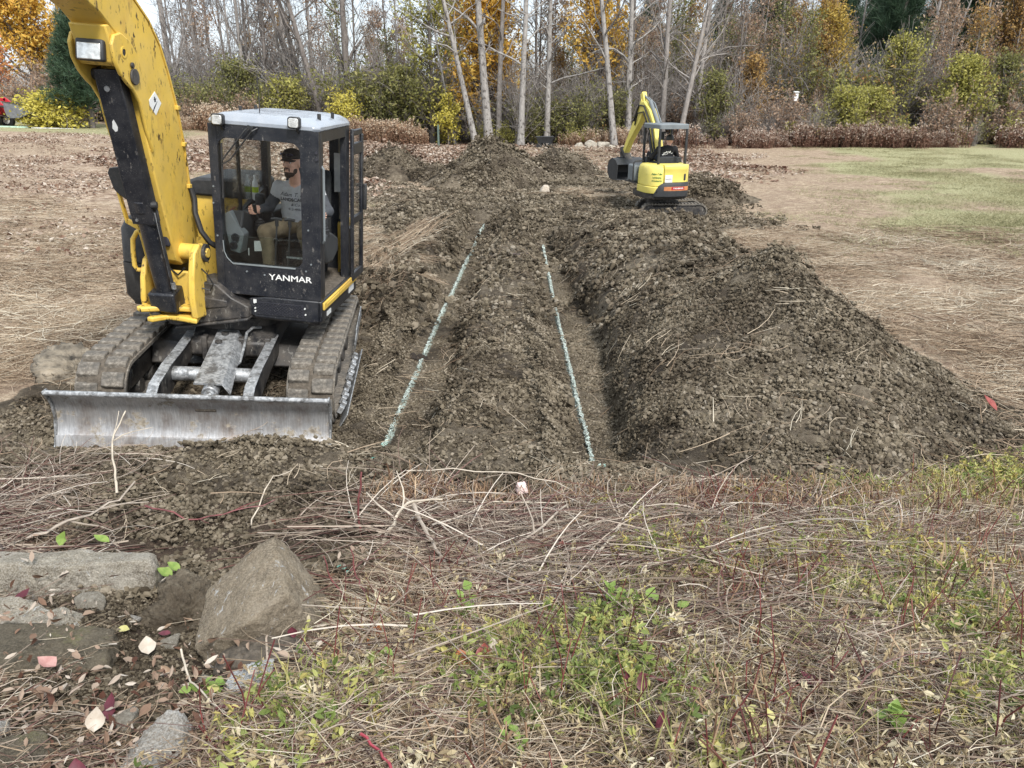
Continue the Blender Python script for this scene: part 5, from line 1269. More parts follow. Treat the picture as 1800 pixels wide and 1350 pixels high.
mb = ub(); mb.cyl(at(0.045, -0.02, 0.085), at(0.045, -0.02, 0.094), 0.022, 16); mb.cyl(at(0.58, -0.05, 0.085), at(0.58, -0.05, 0.092), 0.014, 12); mb.build('guard_bolt', M['galv'], guard)
rr_ = np.random.default_rng(5); a = np.arange(9) * 2 * math.pi / 9
mb = ub(); mb.add([at(0.19 + 0.028 * math.sin(t) * rr_.uniform(0.6, 1.1), -0.035 + 0.024 * math.cos(t) * rr_.uniform(0.6, 1.1), 0.0862) for t in a], [tuple(range(9))]); mb.build('scraped_patch', M['decal'], guard, smooth=0)
mb = ub(); mb.box(at(0.975), (0.25, 0.21, 0.20), np.stack([cw, -cn, -cu], 1)); mb.build('cylinder_cradle', K_, EXC, bevel=0.02)
mb = ub(); mb.tube([at(0.52, 0.11, 0.03), at(0.545, 0.125, 0.04), at(0.60, 0.12, 0.05), at(0.93, 0.12, 0.06)], 0.012, 8); mb.cyl(at(0.515, 0.06, 0.06), at(0.515, 0.14, 0.04), 0.03, 12); mb.build('cylinder_pipe', K2, barrel)
mb = ub(); mb.cyl(at(0.875, 0.125, 0.06), at(0.905, 0.125, 0.06), 0.022, 10); mb.cyl(at(0.55, 0.105, 0.05), at(0.88, 0.105, 0.05), 0.006, 6); mb.build('pipe_fitting', M['galv'], barrel)

# ------------------------------------------------------------------ cab
X0, X1, YF, YR, ZF, ZT = 0.04, 1.04, -0.571, 0.80, 1.05, 2.60
cab = ub()
# front: pillars, header and lower panel round one rounded opening
def fillet(mb, cx_, cz_, r, q, y0, y1):
    """solid corner between an opening's two edges"""
    sx_, sz_ = q; pts = [(cx_, cz_)] + [(cx_ + sx_ * r * (1 - math.cos(a)), cz_ + sz_ * r * (1 - math.sin(a))) for a in np.linspace(0, math.pi / 2, 7)]
    mb.prism(pts, 1, y0, y1)
ox0, ox1, oz0, oz1 = 0.115, 0.868, 1.352, 2.485
cab.span((X0, YF, ZF), (ox0, YF + 0.09, ZT)); cab.prism([(ox1, ZF), (ox1, ZT), (X1, ZT), (X1, ZF)], 1, YF, YF + 0.055)
cab.prism([(ox1 + 0.055, ZF), (ox1 + 0.055, ZT), (X1 + 0.002, ZT), (X1 + 0.002, ZF)], 1, YF + 0.055, YF + 0.13)
cab.span((ox0, YF + 0.002, oz1), (ox1, YF + 0.088, ZT - 0.002)); cab.span((ox0, YF + 0.002, ZF), (ox1, YF + 0.05, oz0))
for cx_, cz_, q in ((ox0, oz0, (1, 1)), (ox1, oz0, (-1, 1)), (ox0, oz1, (1, -1)), (ox1, oz1, (-1, -1))): fillet(cab, cx_, cz_, 0.09, q, YF + 0.006, YF + 0.048)
# rear and side posts, rails
cab.span((X0, YR - 0.10, ZF), (X0 + 0.07, YR, ZT)); cab.span((X1 - 0.27, YR - 0.09, ZF), (X1 - 0.17, YR, ZT))
cab.span((X1 - 0.06, 0.36, ZF), (X1, 0.50, ZT)); cab.span((X1 - 0.05, 0.50, ZF), (X1 - 0.003, YR - 0.1, 1.55))
cab.prism([(X1 - 0.005, 0.502), (X1 - 0.17, YR - 0.002), (X1 - 0.2, YR - 0.05), (X1 - 0.055, 0.50)], 2, ZF, 1.6)
cab.span((X0 + 0.002, YF + 0.09, oz1), (X0 + 0.068, YR - 0.1, ZT - 0.003)); cab.span((X1 - 0.066, YF + 0.13, 2.50), (X1 - 0.002, 0.5, ZT - 0.003))
cab.span((X0 + 0.07, YR - 0.082, 2.48), (X1 - 0.17, YR - 0.004, ZT - 0.004)); cab.span((X0 + 0.07, YR - 0.082, ZF), (X1 - 0.17, YR - 0.004, 1.62))
cab.span((X0 + 0.003, YF + 0.09, ZF), (X0 + 0.05, YR - 0.1, 1.45)); cab.prism([(YF + 0.09, 1.45), (YF + 0.09, 1.62), (YR - 0.1, 1.90), (YR - 0.1, 1.45)], 0, X0 + 0.003, X0 + 0.045)
cab.span((X0 + 0.004, 0.02, 1.45), (X0 + 0.03, 0.06, oz1))
cab_o = cab.build('cab', K_, EXC, bevel=0.01)
cab_o['label'] = 'black cab frame with its door hooked open'
mb = ub(); mb.span((X0 + 0.03, YF + 0.05, ZF - 0.02), (X1 - 0.01, YR - 0.05, ZF + 0.012)); mb.build('cab_floor', M['mud'], cab_o, bevel=0.005)
# roof
def roof_ring(e, z, yo=0.0):
    x0, x1, y0, y1 = X0 - e, X1 + e, YF - e - yo, YR + e
    return [(x0 + 0.05, y0, z), (x1 - 0.05, y0, z), (x1, y0 + 0.05, z), (x1, 0.48, z), (x1 - 0.2, y1, z), (x0 + 0.08, y1, z), (x0, y1 - 0.08, z), (x0, y0 + 0.05, z)]
mb = ub(); mb.loft([roof_ring(-0.004, 2.595), roof_ring(0.008, 2.61), roof_ring(0.008, 2.63), roof_ring(-0.02, 2.665), roof_ring(-0.09, 2.695), roof_ring(-0.16, 2.70)]); roof = mb.build('cab_roof', M['roof'], cab_o, smooth=30, bevel=0.01)
mb = ub()
for x, y in ((0.14, -0.05), (0.16, 0.3), (0.97, -0.3), (0.96, -0.28), (0.98, 0.1)): mb.cyl((x, y, 2.68), (x, y, 2.735), 0.016, 8)
mb.build('roof_bolt', K2, roof)
mb = ub(); mb.tube([(0.40, -0.25, 2.70), (0.40, -0.25, 2.85), (0.385, -0.24, 3.06)], [0.005, 0.004, 0.002], 6); mb.build('antenna', K2, roof)
for x, z, mt in ((0.165, 2.64, 0), (0.845, 2.665, 1)):
    mb = ub(); mb.loft([[(x + sx_ * (a_ - 0.0), YF + yy, z + sz_ * b_) for sx_, sz_, a_, b_ in ((-1, -.7, .055, .05), (-.7, -1, .055, .05), (.7, -1, .055, .05), (1, -.7, .055, .05), (1, .7, .055, .05), (.7, 1, .055, .05), (-.7, 1, .055, .05), (-1, .7, .055, .05))] for yy in (-0.085, -0.03)])
    mb.ball((x, YF - 0.03, z), (0.05, 0.035, 0.045)); mb.bar((x + 0.01, YF - 0.03, z - 0.04), (x + 0.02, YF + 0.0, z - 0.09), 0.02, 0.02)
    l_ = mb.build('work_lamp', K2, cab_o, bevel=0.006)
    mb = ub(); mb.loft([[(x + sx_ * 0.044, YF + yy, z + sz_ * 0.039) for sx_, sz_ in ((-1, -.7), (-.7, -1), (.7, -1), (1, -.7), (1, .7), (.7, 1), (-.7, 1), (-1, .7))] for yy in (-0.094, -0.08)]); mb.build('lamp_lens', M['lens'], l_, bevel=0.004)
# glass
mb = ub(); mb.span((ox0 - 0.003, YF + 0.026, 1.60), (ox1 + 0.004, YF + 0.032, oz1 + 0.003)); mb.build('front_glass', M['glass'], cab_o, smooth=0)
mb = ub(); mb.span((ox0 - 0.003, YF + 0.012, oz0 - 0.004), (ox1 + 0.004, YF + 0.018, 1.615)); mb.build('lower_front_glass', M['glass_dusty'], cab_o, smooth=0)
mb = ub(); mb.span((X0 + 0.075, YR - 0.05, 1.62), (X1 - 0.272, YR - 0.044, 2.48)); mb.build('rear_glass', M['glass'], cab_o, smooth=0)
mb = ub(); mb.span((X0 + 0.02, YF + 0.09, 1.6), (X0 + 0.025, YR - 0.1, oz1)); mb.build('side_glass', M['glass'], cab_o, smooth=0)
mb = ub(); mb.prism([(X1 - 0.01, 0.505), (X1 - 0.175, YR - 0.002), (X1 - 0.18, YR - 0.005), (X1 - 0.015, 0.503)], 2, 1.6, 2.5); mb.build('corner_glass', M['glass'], cab_o, smooth=0)
# front panel trim, lettering, grille, skirt, step
mb = ub(); mb.span((0.20, YF - 0.006, 1.338), (0.80, YF + 0.008, 1.352)); mb.tube([(0.118, YF - 0.002, 1.56), (0.122, YF - 0.002, 1.46), (0.145, YF - 0.002, 1.40), (0.20, YF - 0.002, 1.345)], 0.006, 6)
mb.build('glass_trim', M['grey'], cab_o, bevel=0.002)
letters('maker_lettering', 'YANMAR', 0.078, (0.748, YF - 0.003, 1.245), (1, 0, 0), (0, 0, 1), M['white'], cab_o, RZ, thick=0.0016, sx=1.28)
mb = ub()
for x, z in ((0.05, 1.9), (0.06, 2.05), (0.07, 1.6), (0.93, 1.72), (0.95, 1.40), (0.33, 1.28), (0.50, 1.26), (0.90, 1.33)): mb.cyl((x, YF - 0.006, z), (x, YF + 0.01, z), 0.009, 8)
mb.build('bolt_head', M['grey'], cab_o)
mb = ub(); mb.prism([(0.34, 0.86), (0.34, 1.02), (0.5, 1.046), (X1 + 0.005, 1.046), (X1 + 0.005, 0.84), (0.95, 0.825), (0.42, 0.835)], 1, YF - 0.012, YF + 0.05)
mb.prism([(YF - 0.012, 0.84), (YF - 0.012, 1.046), (0.72, 1.046), (0.76, 0.86), (0.7, 0.825)], 0, X1 - 0.04, X1 + 0.008)
skirt = mb.build('cab_skirt', K_, EXC, bevel=0.012)
gm = ub(); gs = ub(); gs.span((0.42, YF - 0.016, 0.87), (0.87, YF - 0.011, 0.995))
for k in range(9):
    z = 0.877 + k * 0.0138
    for j in range(13): x = 0.43 + j * 0.034 + 0.017 * (k % 2); gm.box((x, YF - 0.019, z), (0.024, 0.006, 0.005))
gs.build('grille_back', M['ink'], skirt); gm.build('grille_mesh', K_, skirt)['kind'] = 'stuff'
mb = ub()
for x, z in ((0.395, 0.985), (0.40, 0.93), (0.40, 0.90), (0.885, 0.965), (0.89, 0.905)): mb.cyl((x, YF - 0.024, z), (x, YF - 0.01, z), 0.008, 8)
mb.box((0.40, YF - 0.017, 1.0), (0.03, 0.006, 0.035)); mb.build('skirt_bolt', M['decal'], skirt)
mb = ub(); mb.prism([(YF + 0.01, 0.955), (YF + 0.01, 1.03), (0.66, 1.035), (0.68, 0.955)], 0, X1 + 0.008, X1 + 0.03); stp = mb.build('step_panel', Y_, EXC, bevel=0.008)
mb = ub(); mb.span((X1 + 0.028, YF + 0.1, 0.985), (X1 + 0.034, 0.55, 1.008)); mb.build('step_recess', Y_, stp, bevel=0.003)
mb = ub(); mb.span((X1 + 0.009, -0.42, 0.86), (X1 + 0.013, -0.28, 0.905)); mb.span((X1 + 0.009, 0.42, 0.87), (X1 + 0.013, 0.62, 0.945)); mb.build('skirt_sticker', M['decal'], skirt)
# open door, hooked back along the side
DX, DY0, DY1 = X1 + 0.012, 0.47, 0.93
mb = ub()
mb.span((DX, DY0, 0.99), (DX + 0.035, DY0 + 0.05, 2.57)); mb.span((DX, DY1 - 0.07, 0.99), (DX + 0.035, DY1, 2.50))
mb.span((DX + 0.002, DY0 + 0.05, 2.50), (DX + 0.033, DY1 - 0.06, 2.56)); mb.span((DX + 0.002, DY0 + 0.05, 2.31), (DX + 0.033, DY1 - 0.06, 2.43)); mb.span((DX + 0.002, DY0 + 0.05, 1.60), (DX + 0.033, DY1 - 0.06, 1.68)); mb.span((DX + 0.002, DY0 + 0.05, 0.99), (DX + 0.033, DY1 - 0.06, 1.08))
door = mb.build('cab_door', K_, EXC, bevel=0.01)
mb = ub(); mb.span((DX + 0.012, DY0 + 0.045, 1.08), (DX + 0.018, DY1 - 0.06, 2.51)); mb.build('door_glass', M['glass'], door, smooth=0)
mb = ub(); mb.span((DX + 0.035, DY1 - 0.04, 1.70), (DX + 0.075, DY1 - 0.005, 1.98)); mb.build('door_handle', K2, door, bevel=0.01)
mb = ub(); mb.tube([(X1 - 0.01, YF + 0.10, 2.30), (X1 + 0.018, YF + 0.08, 2.27), (X1 + 0.02, YF + 0.07, 1.95), (X1 + 0.018, YF + 0.07, 1.62), (X1 - 0.01, YF + 0.09, 1.58)], 0.012, 8); mb.build('grab_rail', M['grey'], cab_o)
mb = ub()
for z in (2.36, 2.42): mb.cyl((X1 - 0.02, YF - 0.012, z), (X1 - 0.02, YF + 0.01, z), 0.013, 10)
mb.build('rubber_stop', M['ink'], cab_o)
# wipers
mb = ub()
mb.tube([(0.44, YF - 0.02, 2.60), (0.40, YF - 0.05, 2.57), (0.19, YF - 0.03, 2.32), (0.155, YF - 0.02, 2.27)], 0.007, 6); mb.tube([(0.50, YF - 0.02, 2.59), (0.46, YF - 0.05, 2.565), (0.24, YF - 0.03, 2.30), (0.16, YF - 0.02, 2.255)], 0.007, 6)
mb.bar((0.165, YF - 0.012, 2.44), (0.15, YF - 0.012, 1.95), 0.012, 0.012, (0, 1, 0)); mb.bar((0.42, YF - 0.045, 2.60), (0.47, YF - 0.045, 2.585), 0.02, 0.03)
mb.build('wiper', K2, cab_o)

# --- inside the cab
mb = ub(); mb.prism([(0.12, 1.44), (0.08, 1.54), (0.45, 1.53), (0.62, 1.46), (0.62, 1.40), (0.15, 1.38)], 0, 0.34, 0.84); mb.prism([(0.44, 1.50), (0.52, 2.12), (0.58, 2.14), (0.64, 2.10), (0.60, 1.45)], 0, 0.36, 0.82); mb.span((0.40, 0.18, ZF), (0.78, 0.6, 1.38))
mb.build('driver_seat', M['seat'], cab_o, bevel=0.04, seg=3)
mb = ub(); mb.prism([(-0.42, 1.40), (-0.45, 1.50), (-0.36, 1.66), (-0.30, 1.80), (-0.10, 1.74), (0.5, 1.80), (0.65, 1.55), (0.65, ZF), (-0.2, ZF), (-0.28, 1.3)], 0, 0.09, 0.22); mb.build('side_console', M['dgrey'], cab_o, bevel=0.015)
mb = ub(); mb.add([(0.09, -0.44, 1.63), (0.14, -0.47, 1.44), (0.235, -0.47, 1.42), (0.265, -0.44, 1.60), (0.20, -0.40, 1.66), (0.12, -0.39, 1.80), (0.075, -0.40, 1.78),
                   (0.09, -0.3, 1.63), (0.14, -0.3, 1.44), (0.235, -0.3, 1.42), (0.265, -0.3, 1.60), (0.20, -0.3, 1.66), (0.12, -0.3, 1.80), (0.075, -0.3, 1.78)], [tuple(range(7)), tuple(range(13, 6, -1))] + [(i, i + 7, (i + 1) % 7 + 7, (i + 1) % 7) for i in range(7)])
con = mb.build('vent_panel', M['grey'], cab_o, bevel=0.01)
for x, z in ((0.195, 1.575), (0.175, 1.495)):
    mb = ub(); mb.ring((x, -0.475, z), (0, 1, 0.1), 0.037, 0.029, 0.016, 20); mb.cyl((x, -0.468, z), (x, -0.46, z), 0.03, 18)
    for k in (-1, 0, 1): mb.box((x, -0.476, z + k * 0.014), (0.052, 0.006, 0.004))
    mb.build('air_vent', M['ink'], con)
for jx, nm in ((0.262, 'right'), (0.895, 'left')):
    mb = ub(); b0 = v3(jx + (0.03 if jx > .5 else 0.02), -0.06, 1.62); mb.loft([[b0 + v3(s_ * math.cos(a), s_ * math.sin(a), dz) for a in np.arange(12) * math.pi / 6] for s_, dz in ((0.062, -0.04), (0.055, 0), (0.058, 0.012), (0.045, 0.024), (0.048, 0.036), (0.032, 0.05), (0.034, 0.06), (0.02, 0.075))])
    mb.tube([b0 + v3(0, 0, 0.06), v3(jx, -0.10, 1.72), v3(jx, -0.125, 1.78), v3(jx, -0.135, 1.84)], [0.012, 0.017, 0.022, 0.020], 12); mb.build('joystick', M['hose'], cab_o)
mb = ub(); mb.prism([(-0.20, 1.53), (-0.16, 1.60), (-0.02, 1.62), (0.10, 1.58), (0.30, 1.50), (0.30, 1.36), (0.08, 1.28), (-0.12, 1.30)], 0, 0.865, 0.975); mb.build('arm_console', M['dgrey'], cab_o, bevel=0.03, seg=3)
mb = ub(); mb.ball((0.90, -0.27, 1.40), 0.018, 8, 6); mb.build('console_knob', M['red'], cab_o)
for x in (0.575, 0.70):
    mb = ub(); mb.tube([(x - 0.03, -0.42, 1.07), (x - 0.015, -0.43, 1.4), (x, -0.40, 1.72)], 0.009, 8); mb.cyl((x, -0.40, 1.70), (x, -0.40, 1.765), 0.017, 10); mb.tube([(x - 0.05, -0.40, 1.765), (x, -0.40, 1.772), (x + 0.05, -0.40, 1.765)], 0.014, 8); mb.build('travel_lever', M['dgrey'], cab_o)
mb = ub(); mb.span((0.52, -0.44, 1.08), (0.66, -0.26, 1.10)); mb.span((0.72, -0.44, 1.08), (0.84, -0.26, 1.10)); mb.build('foot_pedal', M['galv'], cab_o, bevel=0.004)
mb = ub(); mb.box((0.345, -0.30, 1.47), (0.07, 0.004, 0.10), rotm(rz=0.5)); mb.box((0.275, -0.36, 1.42), (0.008, 0.01, 0.07)); mb.build('operator_card', M['decal'], cab_o)
mb = ub(); mb.span((0.70, -0.53, 1.43), (0.86, -0.515, 1.445)); mb.build('hold_bar', M['galv'], cab_o)
mb = ub(); mb.span((0.06, 0.2, 1.55), (0.33, 0.72, 1.72)); mb.cyl((0.17, 0.28, 1.72), (0.17, 0.28, 1.88), 0.05, 16); mb.build('rear_console', M['dgrey'], cab_o, bevel=0.02)
mb = ub(); mb.span((0.83, 0.68, 1.9), (0.95, 0.705, 2.30)); mb.build('post_sticker', M['decal'], cab_o)
# a drink bottle stands on the console
bt = thing('drink_bottle', 'clear drink bottle with lime-green label on the cab console', 'bottle')
bt.matrix_world = Matrix.Translation((-2.91, 7.83, -0.10)) @ Matrix((RU @ RZ).tolist()).to_4x4() @ Matrix.Translation((0.10, 0.34, 1.80)) @ Matrix.Scale(0.8, 4)
mb = MB(); k = 16
mb.loft([[(r_b * math.cos(a), r_b * math.sin(a), z) for a in np.arange(k) * 2 * math.pi / k] for r_b, z in ((0.034, 0), (0.04, 0.01), (0.04, 0.17), (0.03, 0.23), (0.015, 0.27), (0.015, 0.30))]); mb.build('bottle_body', M['decal'], bt)
mb = MB(); mb.cyl((0, 0, 0.10), (0, 0, 0.17), 0.0415, 16); mb.build('bottle_label', m_plain('lime_label', (0.45, 0.60, 0.03), 0.5), bt)
mb = MB(); mb.cyl((0, 0, 0.29), (0, 0, 0.315), 0.019, 12); mb.build('bottle_cap', M['white'], bt)
# ------------------------------------------------------------------ people: one continuous skin grown round a posed skeleton
def surface_nets(D, lo, h):
    s_ = D < 0; nx, ny, nz = D.shape
    acc = np.zeros((nx - 1, ny - 1, nz - 1, 3)); cnt = np.zeros((nx - 1, ny - 1, nz - 1))
    for ax in range(3):
        for o1 in (0, 1):
            for o2 in (0, 1):
                sl0 = [slice(0, -1)] * 3; sl1 = [slice(0, -1)] * 3; oth = [a for a in range(3) if a != ax]
                for a, o in zip(oth, (o1, o2)): sl0[a] = slice(o, D.shape[a] - 1 + o); sl1[a] = sl0[a]
                sl1[ax] = slice(1, None)
                d0, d1 = D[tuple(sl0)], D[tuple(sl1)]; m = (d0 < 0) != (d1 < 0)
                t = np.where(m, d0 / np.where(m, d0 - d1, 1), 0)
                p = [0, 0, 0]; p[ax] = t; p[oth[0]] = o1; p[oth[1]] = o2
                for c in range(3): acc[..., c] += np.where(m, p[c], 0)
                cnt += m
    act = cnt > 0; idx = -np.ones(act.shape, int); idx[act] = np.arange(act.sum())
    ijk = np.argwhere(act); v = (ijk + acc[act] / cnt[act][:, None]) * h + lo
    F = []
    for ax in range(3):
        a, b = [q for q in range(3) if q != ax]
        c0 = [slice(1, -1)] * 3; c0[ax] = slice(0, -1); c1 = [slice(1, -1)] * 3; c1[ax] = slice(1, None)
        m = s_[tuple(c0)] != s_[tuple(c1)]; neg = s_[tuple(c0)]
        e = np.argwhere(m); sg = neg[m]
        e = e + np.array([0 if q == ax else 1 for q in range(3)])
        da = np.eye(3, dtype=int)[a]; db = np.eye(3, dtype=int)[b]
        g = lambda k: idx[k[:, 0], k[:, 1], k[:, 2]]
        q = np.stack([g(e - da - db), g(e - db), g(e), g(e - da)], 1)
        fl = sg if ax != 1 else ~sg
        q = np.where(fl[:, None], q, q[:, ::-1]); F.append(q)
    return v, np.concatenate(F)

def grow(prims, h, pad=0.05):
    """prims: (kind, data..., material, blend). capsule: ('c', a, b, ra, rb, mat, k); ellipsoid: ('e', centre, radii, rot or None, mat, k)"""
    P = []
    for p in prims:
        if p[0] == 'c': a, b = np.array(p[1], float), np.array(p[2], float); r = max(p[3], p[4]); lo = np.minimum(a, b) - r; hi = np.maximum(a, b) + r
        else: a = np.array(p[1], float); r = max(p[2]); lo = a - r; hi = a + r
        P.append((p, lo, hi))
    lo = np.min([q[1] for q in P], 0) - pad; hi = np.max([q[2] for q in P], 0) + pad
    n = np.ceil((hi - lo) / h).astype(int) + 1
    D = np.full(n, 0.2); MT = np.zeros(n, np.int8); DM = np.full(n, 9.0)
    for p, l, u in P:
        k = p[-1]; m = k + 0.03
        i0 = np.maximum(((l - m - lo) / h).astype(int), 0); i1 = np.minimum(((u + m - lo) / h).astype(int) + 2, n)
        G = np.stack(np.meshgrid(*[lo[a] + h * np.arange(i0[a], i1[a]) for a in range(3)], indexing='ij'), -1)
        if p[0] == 'c':
            a, b = np.array(p[1], float), np.array(p[2], float); ba = b - a; t = np.clip(((G - a) @ ba) / (ba @ ba + 1e-12), 0, 1)
            d = np.linalg.norm(G - a - t[..., None] * ba, axis=-1) - (p[3] + (p[4] - p[3]) * t)
        else:
            q = G - np.array(p[1], float)
            if p[3] is not None: q = q @ np.asarray(p[3])
            rr = np.array(p[2], float); k0 = np.linalg.norm(q / rr, axis=-1); k1 = np.linalg.norm(q / rr ** 2, axis=-1); d = k0 * (k0 - 1) / (k1 + 1e-9)
        sl = tuple(slice(i0[a], i1[a]) for a in range(3)); O_ = D[sl]
        hh = np.clip(0.5 + 0.5 * (O_ - d) / k, 0, 1)
        D[sl] = O_ * (1 - hh) + d * hh - k * hh * (1 - hh)
        better = d < DM[sl]; MT[sl] = np.where(better, p[-2], MT[sl]); DM[sl] = np.minimum(DM[sl], d)
    return D, MT, lo
def person_mesh(name, prims, h, mats, parent, wrinkle=0.0, seed=0, xf=None, shape=None):
    D, MT, lo = grow(prims, h)
    v, f = surface_nets(D, lo, h)
    c = v[f].mean(1); ii = np.clip(np.round((c - lo) / h).astype(int), 0, np.array(D.shape) - 1); mi = MT[ii[:, 0], ii[:, 1], ii[:, 2]]
    vm = np.zeros(len(v), int); vm[f.ravel()] = np.repeat(mi, 4)
    if wrinkle:
        cloth = vm > 0; s_ = np.clip((vm > 0) * 1.0, 0, 1)
        n = fbm(v[:, 0] * 1.3, v[:, 1] * 1.3, 0.075, 3, seed, v[:, 2] * 0.55)
        e = 1e-9; nr = np.zeros_like(v)
        fn = np.cross(v[f[:, 1]] - v[f[:, 0]], v[f[:, 2]] - v[f[:, 0]])
        for k in range(4): np.add.at(nr, f[:, k], fn)
        nr /= np.linalg.norm(nr, axis=1)[:, None] + e
        v = v + nr * (n * wrinkle * s_)[:, None]
    if shape is not None: v = shape(v)
    w = v if xf is None else v @ np.asarray(xf).T
    o = np_mesh(name, w, f, mats, parent, True, None, mi)
    return o, v, f

M['skin'] = m_plain('skin', (0.72, 0.42, 0.31), 0.5, 0, 0.12, 20, 0.03)
M['vest'] = m_plain('grey_cotton', (0.46, 0.47, 0.49), 0.9, 0, 0.10, 14, 0.15)
M['sleeve'] = m_plain('charcoal_knit', (0.055, 0.06, 0.07), 0.9, 0, 0.2, 18, 0.2)
M['khaki'] = m_plain('worn_khaki', (0.20, 0.155, 0.095), 0.92, 0, 0.35, 7, 0.2)
M['boot'] = m_plain('muddy_boot', (0.11, 0.08, 0.055), 0.9, 0, 0.4, 18, 0.3)
M['beard'] = m_plain('dark_beard', (0.045, 0.026, 0.017), 0.8, 0, 0.45, 60, 0.4)
M['capcloth'] = m_plain('black_cap_cloth', (0.012, 0.011, 0.012), 0.85, 0, 0.4, 40, 0.1)
M['blackshirt'] = m_plain('black_cotton', (0.010, 0.010, 0.012), 0.9, 0, 0.3, 14, 0.1)
M['jeans'] = m_plain('dark_jeans', (0.03, 0.04, 0.06), 0.9, 0, 0.3, 14, 0.1)

def hand_prims(wr, fwd, up, side, mat=0, s_=1.0):
    """a fist closed round an upright grip: palm, four unequal bent fingers, thumb from the side of the palm. side points to the thumb side"""
    wr = np.array(wr, float); f = np.array(fwd, float); f /= np.linalg.norm(f); u = np.array(up, float); u -= f * (u @ f); u /= np.linalg.norm(u)
    sd = np.cross(f, u) * side
    P = lambda a, b, c: wr + (f * a + u * b + sd * c) * s_
    out = [('e', P(0.045, 0.0, 0.0), (0.050 * s_, 0.020 * s_, 0.040 * s_), np.stack([f, sd, u], 1), mat, 0.015)]
    L = [0.040, 0.044, 0.041, 0.033]
    for i in range(4):
        z = 0.032 - i * 0.021
        k0 = P(0.085, z, -0.004); k1 = P(0.085 + L[i] * 0.55, z, 0.018); k2 = P(0.085 + L[i] * 0.35, z - 0.002, 0.018 + L[i]); k3 = P(0.070, z - 0.003, 0.020 + L[i] * 1.15)
        for a, b, ra, rb in ((k0, k1, 0.0105, 0.0098), (k1, k2, 0.0098, 0.009), (k2, k3, 0.009, 0.008)): out.append(('c', a, b, ra * s_, rb * s_, mat, 0.004))
    t0 = P(0.025, 0.030, 0.012); t1 = P(0.055, 0.048, 0.030); t2 = P(0.085, 0.045, 0.046)
    out += [('c', t0, t1, 0.014 * s_, 0.0115 * s_, mat, 0.008), ('c', t1, t2, 0.011 * s_, 0.009 * s_, mat, 0.004)]
    return out

# --- the operator in the cab (frame of the upper works)
SK, VE, SL, KH, BO = 0, 1, 2, 3, 4
hd = v3(0.585, 0.055, 2.235)
hr = rotm(rz=-0.30)                       # head turned towards the left of the photo
def H(x, y, z): return hd + hr @ v3(x, y, z)
pr = [
    ('e', (0.585, 0.26, 1.60), (0.185, 0.155, 0.12), None, KH, 0.04),
    ('e', (0.585, 0.235, 1.74), (0.175, 0.135, 0.15), None, VE, 0.05), ('e', (0.59, 0.21, 1.90), (0.19, 0.125, 0.15), None, VE, 0.05),
    ('e', (0.60, 0.20, 1.985), (0.205, 0.10, 0.065), None, VE, 0.05),
    ('c', (0.59, 0.155, 2.03), (0.587, 0.09, 2.15), 0.060, 0.058, SK, 0.02),
    ('e', H(0, 0.012, 0.03), (0.076, 0.094, 0.105), hr, SK, 0.02), ('e', H(0, -0.03, -0.055), (0.058, 0.058, 0.062), hr, SK, 0.03),
    ('e', H(0, -0.088, -0.018), (0.013, 0.020, 0.016), hr, SK, 0.008), ('c', H(0, -0.078, 0.022), H(0, -0.094, -0.012), 0.009, 0.011, SK, 0.010),
    ('e', H(-0.034, -0.068, -0.012), (0.022, 0.018, 0.017), hr, SK, 0.012), ('e', H(0.034, -0.068, -0.012), (0.022, 0.018, 0.017), hr, SK, 0.012),
    ('c', H(-0.045, -0.072, 0.032), H(0.045, -0.072, 0.032), 0.011, 0.011, SK, 0.012),
    ('e', H(-0.077, 0.015, 0.0), (0.010, 0.020, 0.030), hr, SK, 0.006), ('e', H(0.077, 0.015, 0.0), (0.010, 0.020, 0.030), hr, SK, 0.006),
    # arms: shoulder, elbow, wrist
    ('c', (0.405, 0.20, 1.965), (0.39, 0.19, 1.93), 0.075, 0.072, VE, 0.03), ('c', (0.79, 0.20, 1.965), (0.805, 0.19, 1.93), 0.075, 0.072, VE, 0.03),
    ('c', (0.395, 0.20, 1.94), (0.305, 0.16, 1.775), 0.064, 0.050, SL, 0.02), ('c', (0.305, 0.16, 1.775), (0.275, -0.03, 1.775), 0.050, 0.036, SL, 0.02),
    ('c', (0.80, 0.20, 1.94), (0.915, 0.14, 1.785), 0.064, 0.050, SL, 0.02), ('c', (0.915, 0.14, 1.785), (0.90, -0.035, 1.78), 0.050, 0.036, SL, 0.02),
    # legs
    ('c', (0.50, 0.20, 1.58), (0.40, -0.24, 1.60), 0.098, 0.074, KH, 0.03), ('c', (0.40, -0.24, 1.60), (0.44, -0.24, 1.20), 0.074, 0.058, KH, 0.02),
    ('c', (0.67, 0.20, 1.58), (0.80, -0.24, 1.60), 0.098, 0.074, KH, 0.03), ('c', (0.80, -0.24, 1.60), (0.90, -0.22, 1.20), 0.074, 0.058, KH, 0.02),
    ('c', (0.44, -0.23, 1.16), (0.45, -0.40, 1.105), 0.050, 0.042, BO, 0.02), ('c', (0.905, -0.21, 1.20), (0.905, -0.22, 1.13), 0.052, 0.05, BO, 0.02), ('c', (0.905, -0.20, 1.115), (0.92, -0.37, 1.10), 0.048, 0.042, BO, 0.02),
]
pr += hand_prims((0.272, -0.035, 1.775), (-0.05, -1, 0.05), (0, 0, 1), 1) + hand_prims((0.90, -0.04, 1.78), (0.0, -1, 0.02), (0, 0, 1), -1)
OPO, OPR = v3(-2.91, 7.83, -0.10), RU @ RZ
op_base = OPO + OPR @ v3(0.585, 0.26, 1.5)
oper = thing('person', 'bearded man in grey shirt and black cap seated inside the cab', 'person', op_base, OPR.tolist())
PB0 = v3(0.585, 0.26, 1.5)
